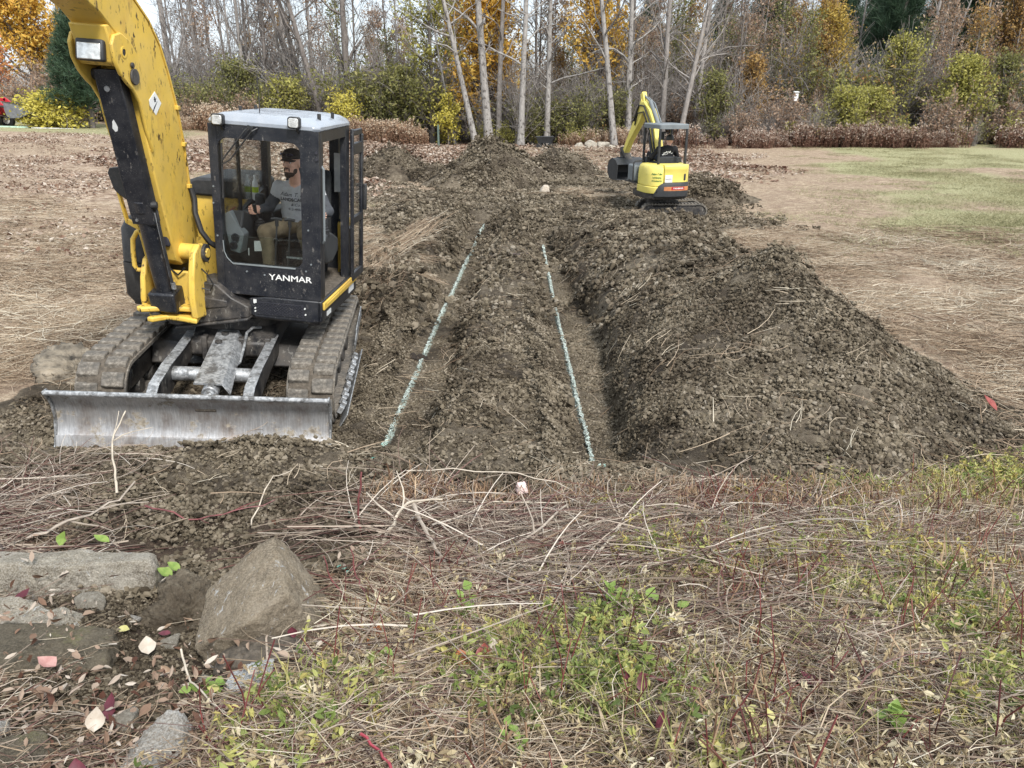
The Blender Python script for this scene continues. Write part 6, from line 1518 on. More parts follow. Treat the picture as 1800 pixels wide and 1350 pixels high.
ob, bv_, bf_ = person_mesh('body', pr, 0.0095, [M['skin'], M['vest'], M['sleeve'], M['khaki'], M['boot']], oper, 0.011, 3, None, lambda v: v - PB0)
def hb(): return MB(hr, hd - PB0)
mb = hb()      # beard and moustache hug the jaw
rb = np.random.default_rng(8)
mb.ball((0, -0.040, -0.092), (0.054, 0.048, 0.036), 18, 12); mb.ball((0, -0.090, -0.039), (0.026, 0.008, 0.006), 14, 8); mb.ball((-0.050, -0.020, -0.062), (0.014, 0.034, 0.034), 12, 8); mb.ball((0.050, -0.020, -0.062), (0.014, 0.034, 0.034), 12, 8); mb.ball((0, -0.066, -0.104), (0.036, 0.028, 0.034), 14, 10); mb.ball((-0.026, -0.082, -0.055), (0.006, 0.008, 0.018), 8, 6); mb.ball((0.026, -0.082, -0.055), (0.006, 0.008, 0.018), 8, 6)
mb.build('beard', M['beard'], oper)
mb = hb(); mb.ball((0, -0.091, -0.052), (0.019, 0.006, 0.0045), 12, 6); mb.build('mouth', m_plain('lips', (0.38, 0.16, 0.13), 0.5), oper)
for sx in (-1, 1):
    mb = hb(); mb.ball((sx * 0.030, -0.071, 0.013), (0.013, 0.010, 0.0085), 12, 8); mb.ball((sx * 0.030, -0.0795, 0.013), (0.006, 0.003, 0.006), 10, 6, 1); mb.build('eye', [M['decal'], M['ink']], oper)
    mb = hb(); mb.tube([(sx * 0.014, -0.084, 0.030), (sx * 0.032, -0.083, 0.035), (sx * 0.05, -0.072, 0.029)], [0.004, 0.005, 0.003], 6); mb.build('eyebrow', M['beard'], oper)
mb = hb(); k = 24; rg = []
for z, s_ in ((0.048, 1.07), (0.075, 1.07), (0.10, 1.0), (0.122, 0.82), (0.138, 0.5), (0.144, 0.12)): rg.append([(0.082 * s_ * math.cos(a), 0.006 + 0.101 * s_ * math.sin(a), z) for a in np.arange(k) * 2 * math.pi / k])
mb.loft(rg); cap_o = mb.build('cap', M['capcloth'], oper)
mb = hb(); xs = np.linspace(-1, 1, 11); rg = []
for t in np.linspace(0, 1, 5): rg.append([(x * 0.076 * (1 - 0.15 * t), -0.085 * math.sqrt(max(0.12, 1 - (x * 0.92) ** 2)) - 0.068 * t * math.sqrt(max(0.06, 1 - x * x * 0.9)) - 0.005, 0.052 - 0.014 * x * x - 0.012 * t) for x in xs] + [(x * 0.076 * (1 - 0.15 * t), -0.085 * math.sqrt(max(0.12, 1 - (x * 0.92) ** 2)) - 0.068 * t * math.sqrt(max(0.06, 1 - x * x * 0.9)) - 0.005, 0.046 - 0.014 * x * x - 0.012 * t) for x in xs[::-1]])
mb.loft(rg); mb.build('cap_brim', M['capcloth'], cap_o)
mb = hb(); gl_ = [(x, -0.093 * math.sqrt(max(0.0, 1 - (x / 0.093) ** 2)) - 0.012, 0.088) for x in np.linspace(-0.082, 0.082, 15)]; mb.tube(gl_, [0.004] * 2 + [0.015] * 4 + [0.006] * 3 + [0.015] * 4 + [0.004] * 2, 8); mb.build('sunglasses', m_plain('sunglass_lens', (0.05, 0.05, 0.09), 0.08, 0.6), cap_o)
# shirt print, laid on the cloth
bvh = BVHTree.FromPolygons([tuple(q) for q in bv_], [tuple(q) for q in bf_])
def on_body(name, s, size, cx_, cz_, mat, parent, bv, dirn=1, sy=-1.0, **k):
    v, f = text_mesh(s, size, **k); out = []
    for q in v:
        h_ = bv.ray_cast(Vector((cx_ + q[0] * dirn, sy, cz_ + q[1])), Vector((0, -sy, 0)))
        y = h_[0][1] if h_[0] is not None else 0
        out.append((cx_ + q[0] * dirn, y + math.copysign(0.004, sy), cz_ + q[1]))
    mb = MB(); mb.add(out, f); return mb.build(name, mat, parent, smooth=0)
on_body('shirt_script', 'Adam T. Barr', 0.055, 0.005, 0.425, M['ink'], oper, bvh, shear=0.35)
on_body('shirt_print', 'LANDSCAPING', 0.046, 0.01, 0.375, M['ink'], oper, bvh, bold=0.001)
on_body('shirt_print', '& Co.', 0.040, 0.012, 0.325, M['ink'], oper, bvh, shear=0.35)
on_body('shirt_print', '413-446-8', 0.038, 0.012, 0.28, M['ink'], oper, bvh)

# ------------------------------------------------------------------ the small excavator
MR = rotm(rz=0.2); MO = v3(3.54, 19.5, -0.15)
MINI = thing('mini_excavator', 'small yellow excavator with open canopy turned away from us', 'excavator', MO, MR.tolist())
YM = M['yellow2']
TRK = rotm(rz=-0.2 - math.pi / 2)                # its tracks lie across the view
toff = MR.T @ v3(0.42, 0.05, 0)
for sx in (-1, 1):
    def tb(): return MB(TRK, toff)
    cx = sx * 0.40
    po, _ = stadium(70, -0.62, 0.62, 0.17, 0.17, 0.19, 0.19); pi_, _ = stadium(70, -0.62, 0.62, 0.17, 0.17, 0.19, 0.19, -0.022)
    mb = tb(); loop_band(mb, cx - 0.115, cx + 0.115, po, pi_); tk = mb.build('rubber_track', M['rubber'], MINI, smooth=40)
    pl, nl = stadium(44, -0.62, 0.62, 0.17, 0.17, 0.19, 0.19, 0.008); lm = None
    for i in range(44):
        if lm is None:
            b = MB(); b.box((0, 0, 0), (0.21, 0.045, 0.022)); o = b.build('track_lug', M['rubber'], tk); lm = o.data
        else: o = bpy.data.objects.new('track_lug', lm); C.objects.link(o); o.parent = tk
        p = TRK @ v3(cx, pl[i, 0], pl[i, 1]) + toff
        o.matrix_local = Matrix.Translation(p) @ (Matrix(TRK.tolist()) @ Euler((math.atan2(nl[i, 1], nl[i, 0]) - math.pi / 2, 0, 0)).to_matrix()).to_4x4()
    mb = tb()
    for y in (-0.62, 0.62): mb.cyl((cx - 0.09, y, 0.19), (cx + 0.09, y, 0.19), 0.145, 20)
    mb.build('drive_wheel', M['frame'], tk)
    mb = tb(); mb.span((cx - 0.08, -0.55, 0.10), (cx + 0.08, 0.55, 0.30)); mb.prism([(-0.05, 0.30), (0.0, 0.20), (0.05, 0.30)], 0, cx - 0.1, cx + 0.1); mb.build('track_frame', M['frame'], MINI, bevel=0.01)
def nb(): return MB()
mb = nb(); mb.span((-0.1, -0.3, 0.24), (0.5, 0.4, 0.42)); mb.cyl((0.1, 0, 0.4), (0.1, 0, 0.5), 0.33, 28); mb.build('car_body', M['frame'], MINI)
tail = [(-0.43, 0.42), (-0.435, -0.20), (-0.42, -0.44), (-0.36, -0.60), (-0.24, -0.71), (0.0, -0.76), (0.30, -0.75), (0.52, -0.68), (0.585, -0.58), (0.60, -0.2), (0.60, 0.42)]
def scaled(p, k): p = np.array(p); return p * k
mb = nb(); mb.loft([[(x, y, z) for x, y in scaled(tail, k)] for z, k in ((0.50, 0.96), (0.53, 0.985), (0.66, 0.985))]); mb.build('upper_frame', M['frame'], MINI, bevel=0.01)
left = [(-0.43, 0.10), (-0.435, -0.20), (-0.42, -0.44), (-0.36, -0.60), (-0.24, -0.71), (-0.10, -0.745), (-0.10, -0.3), (-0.25, 0.10)]
mb = nb(); mb.loft([[(x * k, y * k, z) for x, y in left] for z, k in ((0.81, 1.0), (1.06, 0.99), (1.20, 0.96), (1.27, 0.90), (1.30, 0.78))]); pan = mb.build('side_panel', YM, MINI, smooth=40, bevel=0.01)
mb = nb(); mb.loft([[(x, y, z) for x, y in scaled(left, k)] for z, k in ((0.64, 1.02), (0.66, 1.03), (0.79, 1.03), (0.80, 1.01))]); mb.build('lower_panel', YM, MINI, smooth=40, bevel=0.008)
rear = [(-0.088, -0.3), (-0.088, -0.745), (0.0, -0.757), (0.30, -0.75), (0.515, -0.68), (0.515, -0.3)]
mb = nb(); mb.loft([[(x * k, y * k, z) for x, y in rear] for z, k in ((0.90, 1.0), (1.18, 1.0), (1.20, 1.015), (1.28, 1.0), (1.305, 0.96))]); hood = mb.build('engine_cover', YM, MINI, smooth=40, bevel=0.008)
mb = nb(); mb.loft([[(x * k, y * k, z) for x, y in [(0.52, 0.4), (0.52, -0.672), (0.588, -0.575), (0.602, -0.2), (0.602, 0.4)]] for z, k in ((0.66, 1.0), (1.28, 1.0), (1.30, 0.98))]); mb.build('side_panel', YM, MINI, smooth=40, bevel=0.008)
mb = nb()
bump = [(-0.30, -0.69), (-0.2, -0.735), (-0.05, -0.775), (0.15, -0.785), (0.36, -0.765), (0.53, -0.69), (0.56, -0.64)]
def bump_pts(x): return float(np.interp(x, [p[0] for p in bump], [p[1] for p in bump]))
xs = np.linspace(-0.30, 0.55, 18); top = lambda x: 0.55 + 0.35 * math.sqrt(max(0.0, 1 - (max(0, -0.03 - x) / 0.28) ** 2)); rg = []
for x in xs:
    zt = max(top(x), 0.58); y = bump_pts(x); rg.append([(x, y, 0.545), (x, y - 0.035, 0.58), (x, y - 0.045, 0.68), (x, y - 0.045, min(zt - 0.03, 0.83)), (x, y - 0.02, zt), (x, y + 0.12, zt), (x, y + 0.12, 0.545)])
mb.loft(rg); wgt = mb.build('counterweight', M['dgrey'], MINI, smooth=35)
mb = nb(); rg = []
for x in np.linspace(-0.10, 0.53, 12): y = bump_pts(x) - 0.048; rg.append([(x, y, 0.715 + 0.03 * max(0, 0.0 - x)), (x, y, 0.81), (x, y + 0.02, 0.81), (x, y + 0.02, 0.715)])
mb.loft(rg); mb.build('weight_inset', M['orange'], wgt)
mb = nb(); rg = []
for x in np.linspace(0.08, 0.42, 9): y = bump_pts(x) - 0.052; rg.append([(x, y, 0.735), (x, y, 0.805), (x, y + 0.02, 0.805), (x, y + 0.02, 0.735)])
mb.loft(rg); rp = mb.build('name_plate', M['red'], wgt)
def wrap(name, s, size, cx_, cz_, yf, mat, parent, **k):
    v, f = text_mesh(s, size, **k); mb = MB(); mb.add([(cx_ + q[0], yf(cx_ + q[0]), cz_ + q[1]) for q in v], f); return mb.build(name, mat, parent, smooth=0)
wrap('maker_lettering', 'YANMAR', 0.055, 0.25, 0.769, lambda x: bump_pts(x) - 0.057, M['white'], rp, bold=0.001, sx=1.2)
lx = [p[0] for p in left[1:6]]; ly = [p[1] for p in left[1:6]]
yl = lambda x: float(np.interp(x, lx, ly)) - 0.004
wrap('panel_script', 'Adam T. Barr', 0.056, -0.245, 1.095, lambda x: yl(x) + 0.008 - 0.004, M['greenink'], pan, shear=0.3, bold=0.002, sx=0.72)
wrap('panel_lettering', 'Landscaping', 0.054, -0.245, 1.015, yl, M['greenink'], pan, bold=0.0015, sx=0.70)
wrap('panel_lettering', '413-446-8118', 0.054, -0.245, 0.935, yl, M['greenink'], pan, bold=0.0015, sx=0.66)
mb = nb(); mb.box((0.02, -0.764, 0.99), (0.18, 0.008, 0.17)); stk = mb.build('white_sticker', M['white'], hood)
mb = nb(); mb.box((0.02, -0.769, 0.985), (0.15, 0.002, 0.014)); mb.box((0.02, -0.769, 1.03), (0.12, 0.002, 0.005)); mb.box((0.03, -0.769, 0.945), (0.08, 0.002, 0.005)); mb.build('sticker_print', M['ink'], stk)
mb = nb(); mb.box((0.445, -0.715, 1.02), (0.05, 0.02, 0.15), rotm(rz=0.3)); mb.build('cover_latch', M['ink'], hood, bevel=0.01)
for k in range(8):
    mb = nb(); mb.box((0.606, -0.45, 0.78 + 0.055 * k), (0.012, 0.18, 0.018)); mb.build('louvre', M['dgrey'], MINI)
# floor, seat, canopy
mb = nb(); mb.span((-0.5, 0.1, 0.80), (0.58, 0.85, 0.84)); mb.span((-0.08, -0.2, 0.9), (0.55, 0.4, 1.22)); mb.build('operator_deck', M['dgrey'], MINI)
mb = nb(); mb.loft([[(x, y, z) for x, y in ((-0.02, -0.18), (0.50, -0.18), (0.50, -0.08), (-0.02, -0.08))] if i else [(x, y, z) for x, y in ((0.02, -0.18), (0.46, -0.18), (0.46, -0.08), (0.02, -0.08))] for i, z in ((1, 1.26), (1, 1.38), (0, 1.45))]); mb.span((-0.02, -0.1, 1.22), (0.50, 0.38, 1.32)); mb.build('seat', M['seat'], MINI, bevel=0.03, seg=3)
mb = nb()
def post(x, y, z0, z1): mb.bar((x, y, z0), (x, y, z1), 0.055, 0.055, (0, 1, 0))
post(-0.17, -0.52, 1.26, 2.14); post(0.50, -0.52, 1.26, 2.14); post(-0.19, 0.42, 0.84, 2.12); post(0.50, 0.42, 0.84, 2.12)
mb.build('canopy_post', K2, MINI, bevel=0.01)
mb = nb(); mb.loft([rbox_ring(-0.21, 0.54, -0.57, 0.50, z, 0.06) for z in (2.10, 2.19)] + [rbox_ring(-0.19, 0.52, -0.55, 0.48, 2.21, 0.06)]); mb.build('canopy', M['grey'], MINI, smooth=40)
mb = nb(); mb.span((-0.52, 0.18, 0.84), (-0.22, 0.62, 1.24)); mb.build('valve_cover', M['grey'], MINI, bevel=0.04); mb = nb(); mb.tube([(-0.55, 0.12, 0.84), (-0.55, 0.12, 1.30), (-0.50, 0.12, 1.34), (-0.30, 0.12, 1.34)], 0.018, 8); mb.span((0.44, -0.1, 1.22), (0.60, 0.2, 1.42)); mb.build('arm_rail', K2, MINI, bevel=0.01)
for x in (-0.12, 0.55):
    mb = nb(); mb.span((x - 0.05, 0.25, 1.2), (x + 0.05, 0.42, 1.42)); mb.tube([(x, 0.35, 1.42), (x, 0.36, 1.55)], 0.018, 8); mb.build('joystick', M['dgrey'], MINI, bevel=0.01)
# boom swung left
BR = rotm(rz=0.15); bo = MR.T @ (v3(3.78, 20.25, 0) - v3(MO[0], MO[1], 0))
def bb(): return MB(BR, bo)
mb = bb(); mb.prism([(-0.12, 0.52), (0.10, 0.50), (0.16, 0.72), (0.05, 0.86), (-0.10, 0.80)], 0, -0.11, 0.11); mb.build('swing_bracket', YM, MINI, bevel=0.01)
mb = bb(); mb.prism([(-0.06, 0.68), (0.06, 0.60), (0.24, 1.2), (0.44, 1.78), (0.66, 2.22), (0.94, 2.52), (1.0, 2.66), (0.90, 2.70), (0.57, 2.50), (0.30, 2.16), (0.10, 1.60)], 0, -0.10, 0.10); bm2 = mb.build('boom', YM, MINI, bevel=0.012)
mb = bb(); mb.cyl((-0.02, 0.30, 1.05), (-0.02, 0.56, 1.85), 0.06, 14); mb.cyl((-0.02, 0.2, 0.7), (-0.02, 0.34, 1.15), 0.05, 14); mb.cyl((-0.02, 0.5, 1.7), (-0.02, 0.66, 2.15), 0.03, 10); mb.build('boom_cylinder', K2, MINI)
mb = bb(); mb.cyl((0.0, 0.20, 2.12), (0.0, 0.72, 2.70), 0.05, 14); mb.cyl((0.0, 0.70, 2.68), (0.0, 1.08, 2.86), 0.028, 12); mb.tube([(0.06, 0.22, 2.2), (0.07, 0.6, 2.64), (0.06, 0.9, 2.78)], 0.018, 8); mb.build('arm_cylinder', M['grey'], MINI)
mb = bb(); mb.prism([(0.88, 2.52), (1.04, 2.50), (1.16, 2.86), (1.05, 2.93), (0.98, 2.80)], 0, -0.06, 0.06); mb.prism([(0.90, 2.50), (1.06, 2.76), (1.30, 2.38), (1.80, 1.66), (2.10, 1.16), (2.02, 1.08), (1.62, 1.66), (1.06, 2.22)], 0, -0.08, 0.08); arm = mb.build('dipper_arm', YM, MINI, bevel=0.012)
mb = bb(); mb.cyl((0, 1.18, 2.60), (0, 1.62, 1.98), 0.045, 14); mb.cyl((0, 1.6, 2.0), (0, 1.95, 1.50), 0.026, 12); mb.build('bucket_cylinder', K2, MINI)
mb = bb(); mb.tube([(-0.12, 0.15, 1.5), (-0.13, 0.36, 2.1), (-0.13, 0.8, 2.58), (-0.11, 1.1, 2.6), (-0.10, 1.36, 2.2)], 0.022, 8); mb.tube([(-0.125, 0.2, 1.4), (-0.14, 0.44, 2.0), (-0.15, 0.78, 2.44), (-0.12, 1.14, 2.4), (-0.10, 1.3, 2.1)], 0.018, 8); mb.tube([(0.12, 0.15, 1.5), (0.13, 0.36, 2.12), (0.13, 0.8, 2.6), (0.11, 1.1, 2.5), (0.10, 1.3, 2.2)], 0.02, 8); mb.build('boom_hose', M['hose'], bm2)
mb = bb(); mb.prism([(1.98, 1.52), (2.10, 1.46), (1.84, 1.22), (1.60, 1.00), (1.55, 1.08), (1.78, 1.32)], 0, -0.10, 0.10); mb.build('bucket_link', M['frame'], MINI, bevel=0.01)
mb = bb(); th = np.linspace(0, 1, 9)
pf = [(a, b + 0.30) for a, b in [(1.52, 0.78), (1.66, 0.90), (1.86, 0.94), (2.04, 0.86), (2.12, 0.70), (2.10, 0.52), (1.98, 0.40), (1.78, 0.36), (1.56, 0.37)]]
pin_ = [(p[0] + (1.8 - p[0]) * 0.09, p[1] + (0.92 - p[1]) * 0.09) for p in pf]
v_ = [(x, *p) for x in (-0.42, 0.42) for p in pf] + [(x, *p) for x in (-0.42, 0.42) for p in pin_]
n9 = 9; fs_ = [(i, i + 1, n9 + i + 1, n9 + i) for i in range(8)] + [(2 * n9 + i + 1, 2 * n9 + i, 3 * n9 + i, 3 * n9 + i + 1) for i in range(8)] + [(0, n9, 3 * n9, 2 * n9), (8, 2 * n9 + 8, 3 * n9 + 8, n9 + 8)]
mb.add(v_, fs_)
for x in (-0.435, 0.415): mb.prism(pf, 0, x, x + 0.02)
mb.box((0, 1.9, 1.23), (0.5, 0.1, 0.05)); mb.build('bucket', M['dgrey'], MINI)
mb = bb(); mb.prism([(1.75, 1.18), (2.0, 1.18), (2.08, 1.38), (1.95, 1.40)], 0, -0.10, -0.07); mb.prism([(1.75, 1.18), (2.0, 1.18), (2.08, 1.38), (1.95, 1.40)], 0, 0.07, 0.10); mb.build('bucket_ear', M['frame'], MINI)
mb = nb(); mb.tube([(0.40, 0.40, 1.95), (0.34, 0.46, 1.98), (0.30, 0.46, 2.0)], 0.01, 6); mb.box((0.29, 0.46, 1.9), (0.1, 0.03, 0.2)); mb.build('mirror', K2, MINI, bevel=0.01)

# its driver, seen from behind
dh = v3(0.34, 0.10, 1.80); dr = rotm(rz=0.35)
pr = [('e', (0.24, 0.08, 1.40), (0.19, 0.14, 0.12), None, 1, 0.04), ('e', (0.24, 0.05, 1.48), (0.18, 0.13, 0.18), None, 1, 0.05), ('e', (0.26, 0.04, 1.60), (0.20, 0.115, 0.10), None, 1, 0.05),
      ('c', (0.30, 0.07, 1.66), (0.335, 0.09, 1.76), 0.058, 0.055, 0, 0.02), ('e', dh + v3(0, 0, 0.03), (0.075, 0.093, 0.11), dr, 0, 0.02), ('e', dh + dr @ v3(0, 0.09, -0.01), (0.013, 0.02, 0.018), dr, 0, 0.01),
      ('e', dh + dr @ v3(-0.076, 0, 0), (0.01, 0.02, 0.03), dr, 0, 0.006), ('e', dh + dr @ v3(0.076, 0, 0), (0.01, 0.02, 0.03), dr, 0, 0.006),
      ('c', (0.05, 0.05, 1.62), (-0.10, 0.14, 1.42), 0.07, 0.052, 1, 0.03), ('c', (-0.10, 0.14, 1.42), (-0.11, 0.30, 1.52), 0.050, 0.036, 1, 0.02), ('c', (0.46, 0.05, 1.62), (0.58, 0.14, 1.42), 0.07, 0.052, 1, 0.03), ('c', (0.58, 0.14, 1.42), (0.55, 0.30, 1.52), 0.05, 0.036, 1, 0.02),
      ('c', (0.14, 0.12, 1.38), (0.06, 0.52, 1.42), 0.09, 0.07, 2, 0.03), ('c', (0.06, 0.52, 1.42), (0.06, 0.58, 0.98), 0.068, 0.05, 2, 0.02), ('c', (0.34, 0.12, 1.38), (0.42, 0.52, 1.42), 0.09, 0.07, 2, 0.03), ('c', (0.42, 0.52, 1.42), (0.42, 0.58, 0.98), 0.068, 0.05, 2, 0.02),
      ('c', (0.06, 0.57, 0.92), (0.05, 0.72, 0.89), 0.048, 0.04, 3, 0.02), ('c', (0.42, 0.57, 0.92), (0.43, 0.72, 0.89), 0.048, 0.04, 3, 0.02)]
pr += hand_prims((-0.115, 0.31, 1.525), (0, 1, 0.1), (0, 0, 1), -1) + hand_prims((0.545, 0.31, 1.525), (0, 1, 0.1), (0, 0, 1), 1)
drv = thing('person', 'driver in black shirt with white print, back to us, on the small excavator', 'person', MO + MR @ v3(0.24, 0.08, 1.32), MR.tolist())
D0 = v3(0.24, 0.08, 1.32)
_, dv, df = person_mesh('body', pr, 0.013, [M['skin'], M['blackshirt'], M['jeans'], M['boot']], drv, 0.008, 9, None, lambda v: v - D0)
mb = MB(dr, dh - D0); k = 20
mb.loft([[(0.080 * s_ * math.cos(a), 0.004 + 0.098 * s_ * math.sin(a), z) for a in np.arange(k) * 2 * math.pi / k] for z, s_ in ((0.015, 1.03), (0.06, 1.06), (0.10, 1.0), (0.128, 0.78), (0.145, 0.4), (0.148, 0.08))]); dc = mb.build('cap', M['dgrey'], drv)
mb = MB(dr, dh - D0); mb.loft([[(x * 0.07, 0.09 + 0.06 * t, 0.04 - 0.012 * x * x) for x in np.linspace(-1, 1, 7)] + [(x * 0.07, 0.09 + 0.06 * t, 0.034 - 0.012 * x * x) for x in np.linspace(1, -1, 7)] for t in (0, 0.6, 1)]); mb.build('cap_brim', M['dgrey'], dc)
dbv = BVHTree.FromPolygons([tuple(q) for q in dv], [tuple(q) for q in df])
def paint_on(name, polys, mat, parent, bv, sy):
    mb = MB()
    for pl_ in polys:
        out = []
        for x, z in pl_:
            h_ = bv.ray_cast(Vector((x, sy, z)), Vector((0, -sy, 0))); out.append((x, (h_[0][1] if h_[0] is not None else -0.1) + math.copysign(0.005, sy), z))
        mb.add(out, [tuple(range(len(out)))])
    return mb.build(name, mat, parent, smooth=0)
paint_on('shirt_graphic', [[(-0.14, 0.17), (-0.05, 0.185), (0.0, 0.20), (0.0, 0.188), (-0.05, 0.168), (-0.13, 0.155)], [(-0.12, 0.20), (-0.07, 0.225), (-0.04, 0.25), (-0.02, 0.245), (-0.04, 0.215), (-0.10, 0.19)], [(0.02, 0.21), (0.05, 0.26), (0.07, 0.25), (0.06, 0.21)], [(0.08, 0.20), (0.12, 0.215), (0.13, 0.20), (0.09, 0.185)], [(-0.02, 0.215), (0.0, 0.25), (0.012, 0.245), (0.0, 0.212)]], M['white'], drv, dbv, -1.0)
# ------------------------------------------------------------------ things along the edge of the wood
q = gz(1.75, 43)
t = thing('dump_cart', 'black tub cart standing at the edge of the wood', 'cart', (1.75, 43, q))
mb = MB(); mb.loft([[(x * a, y * b, z) for x, y in ((-1, -1), (1, -1), (1, 1), (-1, 1))] for z, a, b in ((0.32, 0.36, 0.22), (0.62, 0.47, 0.32), (0.66, 0.49, 0.34), (0.62, 0.44, 0.29), (0.36, 0.33, 0.2))]); mb.build('tub', M['dgrey'], t, bevel=0.01)
for x in (-0.3, 0.3):
    mb = MB(); mb.cyl((x, -0.28, 0.17), (x, -0.20, 0.17), 0.17, 16); mb.build('wheel', M['hose'], t)
mb = MB(); mb.bar((0, 0, 0.3), (0.1, -0.1, 0.12), 0.05, 0.05); mb.bar((-0.3, -0.24, 0.17), (0.3, -0.24, 0.17), 0.03, 0.03); mb.bar((0.1, -0.1, 0.12), (0.6, -0.1, 0.30), 0.03, 0.03); mb.build('axle', M['frame'], t)
t = thing('stake', 'thin grey-green stake standing before the yellow-green tree', 'stake', (-3.92, 43, gz(-3.92, 43)))
mb = MB(); mb.prism([(-0.05, 0), (0.05, 0), (0.05, 1.2), (0.0, 1.28), (-0.05, 1.2)], 1, -0.02, 0.02); mb.box((0, -0.022, 1.0), (0.08, 0.006, 0.1)); mb.build('post', m_plain('green_stake', (0.10, 0.14, 0.12), 0.6), t)
q = gz(15.9, 46.5)
t = thing('birdhouse', 'white birdhouse on a thin pole in front of the amber tree', 'birdhouse', (15.9, 46.0, q))
mb = MB(); mb.box((0, 0, 2.62), (0.22, 0.2, 0.46)); mb.build('box', M['white'], t, bevel=0.01)
mb = MB(); mb.box((0, -0.02, 2.88), (0.28, 0.28, 0.03), rotm(rx=0.15)); mb.build('roof', M['decal'], t)
mb = MB(); mb.cyl((0, -0.104, 2.68), (0, -0.1, 2.68), 0.025, 12); mb.build('entrance', M['ink'], t)
mb = MB(); mb.cyl((0, 0, 0), (0, 0, 2.4), 0.02, 8); mb.build('pole', M['frame'], t)
# red tractor at the far left, only its loader in the picture
q = gz(-24.4, 39); t = thing('tractor', 'red tractor at the left edge with its grey front bucket lowered', 'tractor', (-25.0, 39.2, q))
mb = MB(); mb.span((-1.6, -0.4, 0.5), (0.3, 0.4, 1.1)); mb.prism([(0.28, 0.55), (0.6, 0.6), (0.6, 0.95), (0.28, 1.1)], 1, -0.35, 0.35); mb.build('body', M['red'], t, bevel=0.05)
for y in (-0.42, 0.42):
    mb = MB(); mb.bar((-0.5, y, 1.35), (0.55, y, 1.25), 0.09, 0.16); mb.bar((0.45, y, 1.32), (1.35, y, 0.55), 0.09, 0.17); mb.build('loader_arm', M['red'], t, bevel=0.02)
    mb = MB(); mb.cyl((-0.2, y * 1.15, 1.05), (0.95, y * 1.15, 0.95), 0.05, 10); mb.build('loader_cylinder', M['dgrey'], t)
    mb = MB(); mb.cyl((0.35, y * 1.25 - 0.1, 0.3), (0.35, y * 1.25 + 0.1, 0.3), 0.32, 22); mb.cyl((0.35, y * 1.25 - 0.11, 0.3), (0.35, y * 1.25 + 0.11, 0.3), 0.16, 16, 1); mb.build('wheel', [M['hose'], M['decal']], t)
    mb = MB(); mb.cyl((-1.2, y * 1.5 - 0.15, 0.55), (-1.2, y * 1.5 + 0.15, 0.55), 0.56, 24); mb.cyl((-1.2, y * 1.5 - 0.16, 0.55), (-1.2, y * 1.5 + 0.16, 0.55), 0.28, 18, 1); mb.build('wheel', [M['hose'], M['decal']], t)
pb = [(1.15, 1.10), (1.30, 1.12), (1.75, 0.98), (1.95, 0.62), (2.55, 0.60), (2.56, 0.57), (1.85, 0.50), (1.30, 0.42), (1.18, 0.50)]
mb = MB(); pts = [(1.12, 1.12), (1.10, 0.80), (1.16, 0.52), (1.32, 0.44), (1.75, 0.46), (2.38, 0.66)]
th_ = [(x + 0.03, z + 0.04) for x, z in pts]
mb.prism(pts + th_[::-1], 1, -0.75, 0.75)
for y in (-0.78, 0.75): mb.prism([(1.12, 1.12), (1.10, 0.80), (1.16, 0.52), (1.32, 0.44), (1.75, 0.46), (2.38, 0.66), (1.75, 1.02)], 1, y, y + 0.03)
mb.build('bucket', m_plain('bucket_steel', (0.16, 0.165, 0.175), 0.5, 0.2), t)
mb = MB(); mb.bar((-24.8, 38.3, gz(-24.8, 38.3) + 0.07), (-22.9, 38.4, gz(-22.9, 38.4) + 0.07), 0.05, 0.09); tag(mb.build('garden_edging', m_plain('mint_plastic', (0.45, 0.62, 0.50), 0.5)), 'pale mint edging strip in front of the bright yellow bush', 'edging')
mb = MB(); mb.bar((-22.8, 38.45, gz(-22.8, 38.4) + 0.06), (-20.9, 38.7, gz(-20.9, 38.7) + 0.06), 0.05, 0.07); tag(mb.build('garden_edging', M['decal']), 'white edging strip below the dark pine', 'edging')

# ------------------------------------------------------------------ stones
def _rockmat(name, lo, mid, hi, streak=0.0, moss=0.0):
    t = NT(name); v = t.co()
    n = t.noise(5, 8, v, 0.68)
    c = t.ramp(n, [(0.28, lo), (0.5, mid), (0.75, hi)])
    c = t.mix(t.ramp(t.noise(38, 5, v, 0.7), [(0.5, 0.0), (0.75, 0.6)]), c, tuple(np.array(lo) * 0.7))
    if streak: c = t.mix(t.ramp(t.noise(9, 7, t.co(scale=(1.6, 1, 0.6), rot=(0.4, 0.5, 0.3)), 0.75, 1.5), [(0.70 - streak * 0.06, 0.0), (0.73 - streak * 0.06, 0.9)]), c, (0.62, 0.64, 0.66))
    if moss: c = t.mix(t.ramp(t.noise(6, 6, v, 0.7), [(0.56, 0.0), (0.7, moss)]), c, (0.24, 0.24, 0.10))
    d = t.ramp(t.noise(3.3, 7, v, 0.7), [(0.5, 0.0), (0.68, 0.75)])
    c = t.mix(d, c, (0.085, 0.068, 0.05))
    c = t.mix(t.ramp(t.noise(120, 4, v, 0.7), [(0.42, 0.0), (0.62, 0.5)]), c, tuple(np.minimum(np.array(hi) * 1.25, 1)))
    nb = t.bump(t.noise(110, 5, v, 0.7), 0.6, 0.006, t.bump(t.noise(26, 8, v, 0.8), 1.0, 0.03))
    return t.pbr(c, 0.9, 0, nb, 0.2)
M['rock_brown'] = _rockmat('brown_boulder', (0.12, 0.095, 0.067), (0.27, 0.222, 0.158), (0.43, 0.37, 0.29), 1.6)
M['rock_grey'] = _rockmat('lichen_grey_stone', (0.12, 0.10, 0.075), (0.31, 0.275, 0.215), (0.60, 0.56, 0.49), 1.4)
